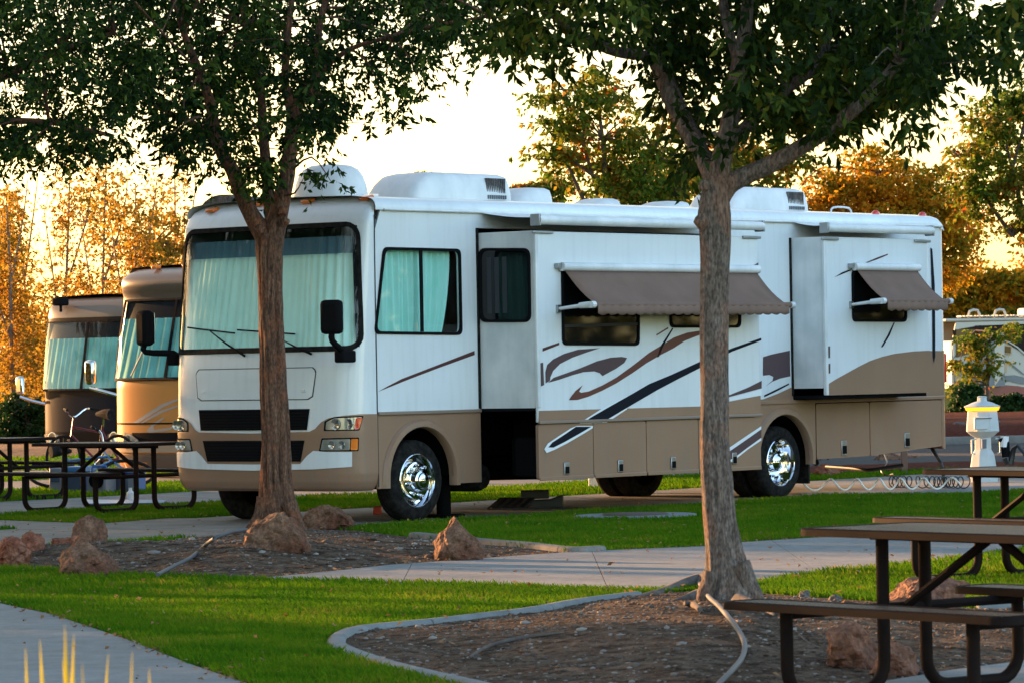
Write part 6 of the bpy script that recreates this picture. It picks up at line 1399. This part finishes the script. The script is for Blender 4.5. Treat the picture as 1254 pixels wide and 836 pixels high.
rock('rock', 66, 146, 655, 707, 'rock_tan', 'pointed tan boulder at the edge of the left lawn', 21, peak=.35, lean=-.1)
rock('rock', 292, 384, 626, 690, 'rock_tan', 'large reddish boulder directly in front of the furrowed trunk', 27, peak=.12)
rock('rock', 368, 436, 617, 649, 'rock_tan', 'low boulder right of the furrowed trunk, near the motorhome wheel', 27, peak=.2, lean=-.2)
rock('rock', 528, 595, 632, 687, 'rock_tan', 'lone pointed brown boulder between lawn and walkway, below the open slide-out', 21, peak=.5)
rock('rock', 1080, 1192, 706, 752, 'rock_red_lit', 'wide flat reddish boulder under the nearest picnic table', 9, dep=.6)
rock('rock', 1100, 1150, 733, 756, 'rock_tan', 'smaller tan boulder in front of the wide flat one', 10)
rock('rock', 1011, 1086, 760, 823, 'rock_red_lit', 'rounded red boulder, coloured as sunlit, beneath the near bench', 31, cuts=6)
rock('rock', 1066, 1134, 786, 829, 'rock_red_lit', 'low red boulder beside the rounded one beneath the near bench', 12)
rock('rock', 996, 1032, 567, 583, 'rock_red', 'small dark red boulder by the rear wheel of the white motorhome', 13)
rock('rock', 1068, 1107, 552, 578, 'rock_tan', 'tan boulder under the rear overhang, left of the wooden post', 14, D=60)
rock('rock', 1110, 1136, 557, 577, 'rock_tan', 'tan boulder right of the wooden post under the rear overhang', 16, D=61)
rock('rock', 1152, 1194, 567, 580, 'rock_red', 'reddish boulder left of the power pedestal', 17, D=57)
rock('rock', 1236, 1275, 564, 578, 'rock_red', 'reddish boulder at the right edge by the power pedestal', 18, D=57)
rock('rock', 1158, 1192, 516, 535, 'rock_grey', 'dark grey boulder under the round bush beyond the road', 19)
rock('rock', 1200, 1238, 512, 533, 'rock_grey', 'dark boulder beyond the road, behind the pedestal head', 20)
rock('stone', 976, 993, 722, 732, 'rock_grey', 'small flat grey stone right of the pale trunk', 41); rock('stone', 1014, 1032, 727, 738, 'rock_grey', 'small round grey stone in front of the flat red boulder', 42)
rock('stone', 1126, 1152, 816, 828, 'rock_grey', 'grey stone beside the low red boulder near the bottom edge', 43)
rock('stone', 300, 312, 652, 660, 'pebble_pale', 'pale stone at the foot of the furrowed trunk', 44)
rock('stone', 52, 64, 688, 695, 'rock_tan', 'small tan stone between the red boulders and the pointed one', 45)

# ================================================================== ROOTS, HOSES, CABLES
def onbed(x, y, lift):
    g_ = G(x, y)
    for _ in range(6): g_ = G(x, y, bed_at(g_[0], g_[1]) + lift)
    return g_
def pxtube(name, pts, r, m, label, cat, D=None, lift=.02, n=8, seg=5, taper=None):
    P = []
    for p in pts:
        P.append(onbed(p[0], p[1], lift))
    mb = MB(); mb.tube(P, [t * P[i][1] / F_PX / 2 for i, t in enumerate(taper)] if taper else r, n, seg=seg); return tag(obj(name, mb, m, sharp=80), label, cat)
def child_root(pts, taper, m, t, lift=.02):
    P = [onbed(p[0], p[1], lift) for p in pts]; mb = MB(); mb.tube(P, [a * q[1] / F_PX / 2 for a, q in zip(taper, P)], 10, seg=5, prof=lambda th, u: 1 + .12 * math.sin(3 * th + 9 * u)); o = obj('root', mb, 'root_wood', None, sharp=80); wparent(o, t)
child_root([(770, 733), (805, 727), (835, 719), (858, 716), (878, 720)], [3, 12, 22, 28, 34], 'root_wood', t2, .0)
child_root([(795, 742), (825, 738), (850, 732), (870, 730)], [3, 10, 18, 24], 'root_wood', t2, .0)
child_root([(905, 742), (930, 746), (948, 754)], [30, 18, 4], 'root_wood', t2, .0)
child_root([(575, 804), (600, 790), (635, 781), (690, 774)], [3, 5, 5, 3], 'root_wood', t2, .01)
child_root([(838, 738), (850, 740), (857, 746)], [5, 8, 7], 'root_wood', t2, .02)
pxtube('irrigation_hose', [(302, 648), (284, 651), (262, 659), (247, 671), (234, 682), (214, 692), (193, 703)], .015, 'hose_grey', 'dark grey irrigation hose across the bed left of the furrowed trunk', 'hose', lift=.10)
pxtube('conduit', [(852, 706), (858, 716), (868, 730), (880, 741), (893, 756), (906, 774), (912, 790), (908, 806), (895, 822), (878, 840), (870, 860)], .014, 'conduit_grey', 'pale grey flexible conduit running down the bed from the pale trunk', 'conduit', lift=.035)
pxtube('twig', [(978, 776), (990, 786), (1010, 797), (1030, 806)], .004, 'root_wood', 'thin pale twig on the bed below the near bench', 'twig')
def helix(name, a, b, z, R_, pitch, r, m, label, cat, ph=0., zs=.9, jit=0.):
    p, q = G(*a), G(*b); L_ = np.linalg.norm(q - p); n = int(L_ / pitch * 14); d = (q - p) / L_; nn = np.array((-d[1], d[0], 0)); pts = []
    for i in range(n + 1):
        t = i / n; th = 2 * PI * (t * L_ / pitch + jit * math.sin(t * 9)) + ph; pts.append(p + (q - p) * t + nn * R_ * math.cos(th) + np.array((0, 0, z + R_ * zs * math.sin(th))))
    mb = MB(); mb.tube(pts, r, 6, caps=False); return tag(obj(name, mb, m, sharp=80), label, cat)
helix('coiled_hose', (882, 606), (1178, 603), .11, .07, .30, .011, 'hose_white', 'cream coiled water hose stretched over the grass towards the power pedestal', 'hose', ph=1.2, jit=.25)
helix('coiled_cable', (1092, 600), (1186, 601), .10, .075, .075, .007, 'hose_black', 'black tightly coiled cable lying beside the power pedestal', 'cable', ph=.4, jit=.8)
pxh = [A(1083, 556, 48), A(1086, 566, 47.6), A(1079, 575, 47.4), A(1086, 582, 47.3), A(1094, 580, 47.2), A(1092, 592, 47.2)]
mb = MB(); mb.tube(pxh, .009, 6, seg=5); tag(obj('sewer_cable', mb, 'hose_black'), 'loose black cable hanging under the rear overhang of the white motorhome', 'cable')
mb = MB(); mb.tube([A(1139, 545, 47.2), A(1146, 556, 46.8), A(1152, 566, 46.6), A(1155, 578, 46.6), A(1157, 592, 46.6), A(1166, 603, 46.5)], .022, 8, seg=4); tag(obj('extension_cord', mb, 'hose_black'), 'thick black power cord hanging from the rear corner of the white motorhome', 'cord')
mb = MB(); mb.tube([A(1012, 571, 48), A(1040, 573, 47.4), A(1063, 575, 47), A(1085, 572, 47), A(1106, 569, 47)], .02, 8, seg=3); tag(obj('sewer_hose', mb, 'hose_black'), 'black sewer hose slung low beneath the rear overhang', 'hose')
g_ = A(1107.7, 586, 53); mb = MB(); mb.box((g_[0], 53, .32), (.085, .085, .66)); tag(obj('wooden_post', mb, 'post_wood', bevel=.01), 'square brown wooden post under the rear overhang', 'post')
# power pedestal
DP = 48.2; pc = A(1205, 605, DP); zp = lambda y: A(1205, y, DP)[2]; wpx = lambda w_: w_ * DP / F_PX / 2
pd = tag(empty('power_pedestal', (pc[0], DP, 0), .35), 'white lighthouse-shaped power pedestal with a glowing amber band', 'power pedestal')
Y = lambda y: 460 + y / 5.224
def oct_(name, prof, m, par, n=8, bev=.0):
    mb = MB(); mb.lathe((0, 0, 0), [(max(wpx(w_ / 5.224) * 1.06, .001), zp(Y(y))) for w_, y in prof], n, 'z'); return obj(name, mb, m, par, sharp=20)
oct_('base', [(200, 775), (190, 740), (176, 640), (170, 605), (140, 500), (104, 470)], 'pedestal_white', pd)
oct_('neck', [(104, 472), (102, 400), (104, 392)], 'pedestal_white', pd)
hd_ = oct_('head', [(100, 394), (150, 378), (208, 352), (200, 300), (186, 222), (100, 220)], 'pedestal_white', pd)
oct_('lamp_band', [(186, 221), (205, 219), (222, 197), (150, 196)], 'amber_lamp', pd)
rf_ = oct_('roof', [(228, 198), (232, 193), (120, 168), (60, 160), (58, 135), (66, 132), (40, 128), (1, 127)], 'pedestal_white', pd)
mb = MB(); mb.box((-.10, -wpx(190 / 5.224) + .005, zp(Y(300))), (.2, .04, .15)); obj('outlet_cover', mb, 'pedestal_white', hd_, bevel=.01)
mb = MB(); mb.box((-.09, -wpx(190 / 5.224) - .016, zp(Y(268))), (.22, .02, .012)); obj('hinge', mb, 'gray_label', hd_)
mb = MB(); mb.box((-.03, -wpx(100 / 5.224) - .002, zp(Y(432))), (.07, .01, .11)); obj('label_plate', mb, 'gray_label', pd)
for sx in (-1, 1):
    mb = MB(); mb.tube([(sx * .13, -.08, zp(Y(400))), (sx * .19, -.08, zp(Y(405))), (sx * .19, -.08, zp(Y(490))), (sx * .15, -.08, zp(Y(495)))], .012, 6); obj('side_bracket', mb, 'pedestal_white', pd)
mb = MB(); mb.tube([(.22, -.05, zp(Y(395))), (.26, -.05, zp(Y(430))), (.27, -.05, zp(Y(520)))], [.05, .055, .05], 10); pg = tag(obj('power_adapter', mb, 'black_plastic'), 'black plug and cord adapter hanging on the right side of the pedestal', 'adapter'); pg.location = (pc[0], DP, 0)
mb = MB(); mb.tube([(0, 0, 0), (.012, 0, .13)], .051, 10); cf = obj('adapter_sleeve', mb, 'white_stripe', pg); cf.location = (.245, -.06, zp(Y(455)))
mb = MB(); mb.tube([(pc[0] + .27, DP - .05, zp(Y(525))), (pc[0] + .31, DP - .06, zp(Y(560))), (pc[0] + .4, DP - .1, .45), (pc[0] + .6, DP - .3, .1), (pc[0] + .7, DP - .4, .02)], [.05, .05, .02, .018, .018], 8, seg=3); tag(obj('extension_cord', mb, 'hose_black'), 'black cord drooping from the adapter behind the pedestal', 'cord')

# round utility lid in the lawn
md = tag(empty('utility_cover', (MH[0], MH[1], 0)), 'round concrete utility cover with brown lid set in the lawn', 'utility cover')
mb = MB(); mb.lathe((0, 0, 0), [(.62, -.05), (.62, .015), (.6, .03), (.34, .03), (.335, .0)], 40, 'z'); obj('ring', mb, 'concrete', md)
mb = MB(); mb.lathe((0, 0, 0), [(.325, 0), (.325, .035), (.31, .045), (.12, .05), (.001, .05)], 40, 'z'); obj('lid', mb, 'lid_brown', md)

# odds and ends under and beside the coach
p0 = G(650, 622); rp = tag(empty('leveling_ramp', (p0[0], p0[1], 0), -.05), 'black plastic ramp block on the pad below the open slide-out', 'ramp')
sx = p0[1] / F_PX
mb = MB(); W_ = 78 * sx; prof = [(-W_ / 2, .0), (-W_ / 2, .04), (-W_ * .1, .085), (W_ * .3, .09), (W_ * .45, .13), (W_ / 2, .13), (W_ / 2, 0)]
mb.add([(x, y, z) for y in (0, .3) for x, z in prof], [tuple(range(7)), tuple(range(13, 6, -1))] + [(i, (i + 1) % 7, 7 + (i + 1) % 7, 7 + i) for i in range(7)]); obj('ramp_body', mb, 'dark_ramp', rp, bevel=.008)
mb = MB(); mb.box((W_ * .06, .15, .145), (34 * sx, .22, .09)); obj('block', mb, 'dark_ramp', rp, bevel=.01)
p0 = G(628, 623); mt = tag(empty('floor_mat', (p0[0] - .05, p0[1] - .12, .02), -.1), 'dark door mat with reddish diagonal stripes beside the ramp block', 'mat')
mb = MB(); mb.add([(-.22, -.02, 0), (.16, -.02, 0), (.26, .34, .10), (-.12, .34, .10), (-.22, -.02, -.015), (.16, -.02, -.015), (.26, .34, .085), (-.12, .34, .085)], [(0, 1, 2, 3), (7, 6, 5, 4), (0, 4, 5, 1), (1, 5, 6, 2), (2, 6, 7, 3), (3, 7, 4, 0)]); obj('mat_base', mb, 'dark_ramp', mt)
for k in range(4):
    x = -.2 + k * .09; mb = MB(); mb.add([(x, -.018, .003), (x + .04, -.018, .003), (x + .14, .33, .101), (x + .10, .33, .101)], [(0, 1, 2, 3)]); obj('mat_stripe', mb, 'stripe_mat', mt)
p0 = G(462, 630); mb = MB(); mb.box((p0[0], p0[1] + .1, .045), (.09, .16, .09)); tag(obj('wheel_chock', mb, 'red_chock', bevel=.015), 'small orange-red wheel chock at the front wheel', 'wheel chock')
p0 = G(733, 597); mb = MB(); mb.box((p0[0], p0[1], .10), (.24, .1, .2)); tag(obj('box', mb, 'white_plastic', bevel=.01), 'small white box on the grass beyond the white motorhome', 'box')

# bicycles and camp gear at the left
def bicycle(px, D, ang, m, label):
    p = A(px, 600, D); b = tag(empty('bicycle', (p[0], D, 0), ang), label, 'bicycle')
    for x in (-.52, .52):
        mb = MB(); mb.lathe((x, 0, .33), [(.31, -.018), (.335, -.018), (.345, 0), (.335, .018), (.31, .018), (.30, 0), (.31, -.018)], 28, 'y'); w_ = obj('wheel', mb, 'black_rubber', b)
        mb = MB()
        for k in range(10): a = PI * k / 10; mb.tube([(x + .3 * math.cos(a), 0, .33 + .3 * math.sin(a)), (x - .3 * math.cos(a), 0, .33 - .3 * math.sin(a))], .002, 3)
        o = obj('spoke', mb, 'dull_steel', w_); o['kind'] = 'stuff'
    mb = MB()
    for q in ([(-.52, 0, .33), (-.12, 0, .30), (.36, 0, .66)], [(-.52, 0, .33), (-.22, 0, .72)], [(-.12, 0, .30), (-.24, 0, .80)], [(-.2, 0, .70), (.34, 0, .78)]): mb.tube(q, .017, 7)
    o = obj('frame', mb, m, b)
    mb = MB(); mb.tube([(.52, 0, .33), (.36, 0, .66), (.31, 0, .92)], .016, 7); obj('fork', mb, m, b)
    mb = MB(); mb.tube([(.18, -.30, 1.02), (.28, -.22, 1.03), (.31, -.05, .93), (.31, .05, .93), (.28, .22, 1.03), (.18, .30, 1.02)], .014, 7, seg=3); hb = obj('handlebar', mb, 'chrome', b)
    for s_ in (-1, 1): mb = MB(); mb.tube([(.24, s_ * .26, 1.03), (.13, s_ * .33, 1.02)], .019, 7); obj('grip', mb, 'black_rubber', hb)
    mb = MB(); mb.tube([(-.24, 0, .78), (-.26, 0, .93)], .014, 6); obj('seat_post', mb, 'chrome', b)
    mb = MB(); mb.tube([(-.40, 0, .95), (-.30, 0, .96), (-.12, 0, .955)], [.085, .07, .025], 10, seg=3); sd_ = obj('saddle', mb, 'black_rubber', b); 
    mb = MB(); mb.lathe((-.12, -.04, .30), [(.10, 0), (.10, -.006), (.001, -.006)], 18, 'y'); obj('chain_ring', mb, 'dull_steel', b)
    for s_ in (-1, 1): mb = MB(); mb.box((-.12 + s_ * .15, s_ * .09, .30 - s_ * .05), (.09, .07, .02)); obj('pedal', mb, 'black_plastic', b)
    return b
bicycle(112, 56, 2.5, 'bike_red', 'red bicycle with chrome swept handlebar standing behind the left picnic table')
b2 = bicycle(118, 52.5, .35, 'bike_blue', 'blue bicycle tipped low behind the left picnic table'); b2.rotation_euler = (rad(-62), 0, .35); b2.location.z = .05
def gear(name, x0, x1, y0, y1, D, dep, m, label, cat, bev=.03):
    a, b_ = A(x0, y1, D), A(x1, y0, D); t = tag(empty(name, ((a[0] + b_[0]) / 2, D, 0), -.35), label, cat); sz = (b_[0] - a[0], dep, b_[2] - max(a[2], .01)); mb = MB(); mb.box((0, 0, max(a[2], .01) + sz[2] / 2), sz); return t, obj('body', mb, m, t, bevel=bev), sz, max(a[2], .01)
t, o, sz, z0 = gear('generator', 107, 137, 577, 612, 50.5, .35, 'rv_grey', 'grey portable generator with round fan under the left picnic table', 'generator')
mb = MB(); mb.lathe((.05, -.19, z0 + sz[2] * .62), [(.10, .0), (.10, -.015), (.085, -.015), (.08, 0), (.001, .0)], 22, 'y'); obj('fan', mb, 'chassis_black', t)
mb = MB(); mb.tube([(-sz[0] * .35, 0, z0 + sz[2]), (-sz[0] * .3, 0, z0 + sz[2] + .07), (sz[0] * .3, 0, z0 + sz[2] + .07), (sz[0] * .35, 0, z0 + sz[2])], .015, 6); obj('handle', mb, 'bright_blue', t)
mb = MB(); mb.box((-sz[0] * .4, -.01, z0 + sz[2] * .5), (.06, .37, sz[2] * .9)); obj('side_panel', mb, 'bright_blue', t, bevel=.01)
t, o, sz, z0 = gear('storage_box', 141, 164, 578, 614, 50.8, .35, 'box_navy', 'dark navy storage box between the generator and the blue bin', 'storage box')
mb = MB(); mb.box((0, 0, z0 + sz[2] + .015), (sz[0] + .03, .38, .035)); obj('lid', mb, 'bright_blue', t, bevel=.01)
t, o, sz, z0 = gear('bin', 165, 174, 577, 610, 51.2, .25, 'bright_blue', 'narrow bright blue bin under the right end of the left table', 'bin', .015)
mb = MB(); mb.box((0, 0, z0 + sz[2] + .01), (sz[0] + .02, .27, .03)); obj('lid', mb, 'box_navy', t, bevel=.008)
t, o, sz, z0 = gear('crate', 66, 82, 572, 610, 52, .3, 'rv_grey', 'grey-blue crate behind the legs of the left picnic table', 'crate', .015)
mb = MB(); mb.box((0, -.16, z0 + sz[2] * .5), (sz[0] * .7, .02, sz[2] * .2)); obj('grip', mb, 'box_navy', t)
t, o, sz, z0 = gear('tub', 84, 112, 570, 578, 51.5, .4, 'bike_blue', 'shallow blue tub resting on gear behind the left table', 'tub', .02)
mb = MB(); mb.box((0, 0, z0 / 2), (sz[0] * .8, .3, z0)); obj('stand', mb, 'box_navy', t)
p0 = G(160, 612); mb = MB(); mb.lathe((p0[0], p0[1], 0), [(.045, 0), (.045, .09), (.02, .12), (.02, .15), (.001, .15)], 14, 'z'); tag(obj('jug', mb, 'white_plastic'), 'small white jug standing on the blue ground sheet', 'jug')
o = flat('ground_sheet', gp((105, 614), (203, 614.5), (200, 618), (103, 619)), .03, 'bike_blue', thick=.01); tag(o, 'thin blue ground sheet spread under the camp gear', 'ground sheet')
# iron fence at the far left
fe = tag(empty('fence', (*A(40, 545, 82)[:2], 0)), 'low black iron fence in front of the dark evergreen bush at left', 'fence')
for k in range(16):
    mb = MB(); mb.box((-1.5 + k * .17, 0, .45), (.03, .03, .75)); obj('picket', mb, 'black_metal', fe)
for z in (.22, .72): mb = MB(); mb.box((-.2, -.0, z), (2.8, .035, .04)); obj('rail', mb, 'black_metal', fe)

# yellow ornamental grass close to the camera, out of focus
rg_ = tag(empty('ornamental_grass', (*A(110, 900, 8.2)[:2], 0)), 'blurred yellow-green ornamental grass blades at the bottom left', 'ornamental grass')
for i, (x, yt, wpx) in enumerate(((22, 792, 9), (51, 782, 10), (90, 764, 14), (97, 775, 10), (128, 800, 8), (148, 798, 8), (171, 818, 10), (76, 806, 7), (110, 812, 7), (60, 815, 8), (182, 828, 7))):
    D = 8 + .4 * math.sin(i * 2.1); tp = A(x + 2, yt, D); bx = A(x - 3 + 4 * math.sin(i), 1100, D); bx[2] = 0.; w_ = wpx * D / F_PX * .8; rows = []
    for k in range(9):
        t = k / 8; c = bx * (1 - t) + tp * t + np.array((.02 * math.sin(t * 2.5 + i), 0, 0)); ww = w_ * (1 - t ** 3) + .0003; rows.append([(c[0] - ww, c[1], c[2]), (c[0], c[1] + ww * .4, c[2]), (c[0] + ww, c[1], c[2])])
    mb = MB(); mb.grid(rows); o = obj('blade', mb, 'reed_blade', None, fix=False); wparent(o, rg_)
# scattered larger leaves on the near lawn
for i, (x, y) in enumerate(((366, 788), (288, 703), (512, 738), (446, 645), (695, 735))):
    pass
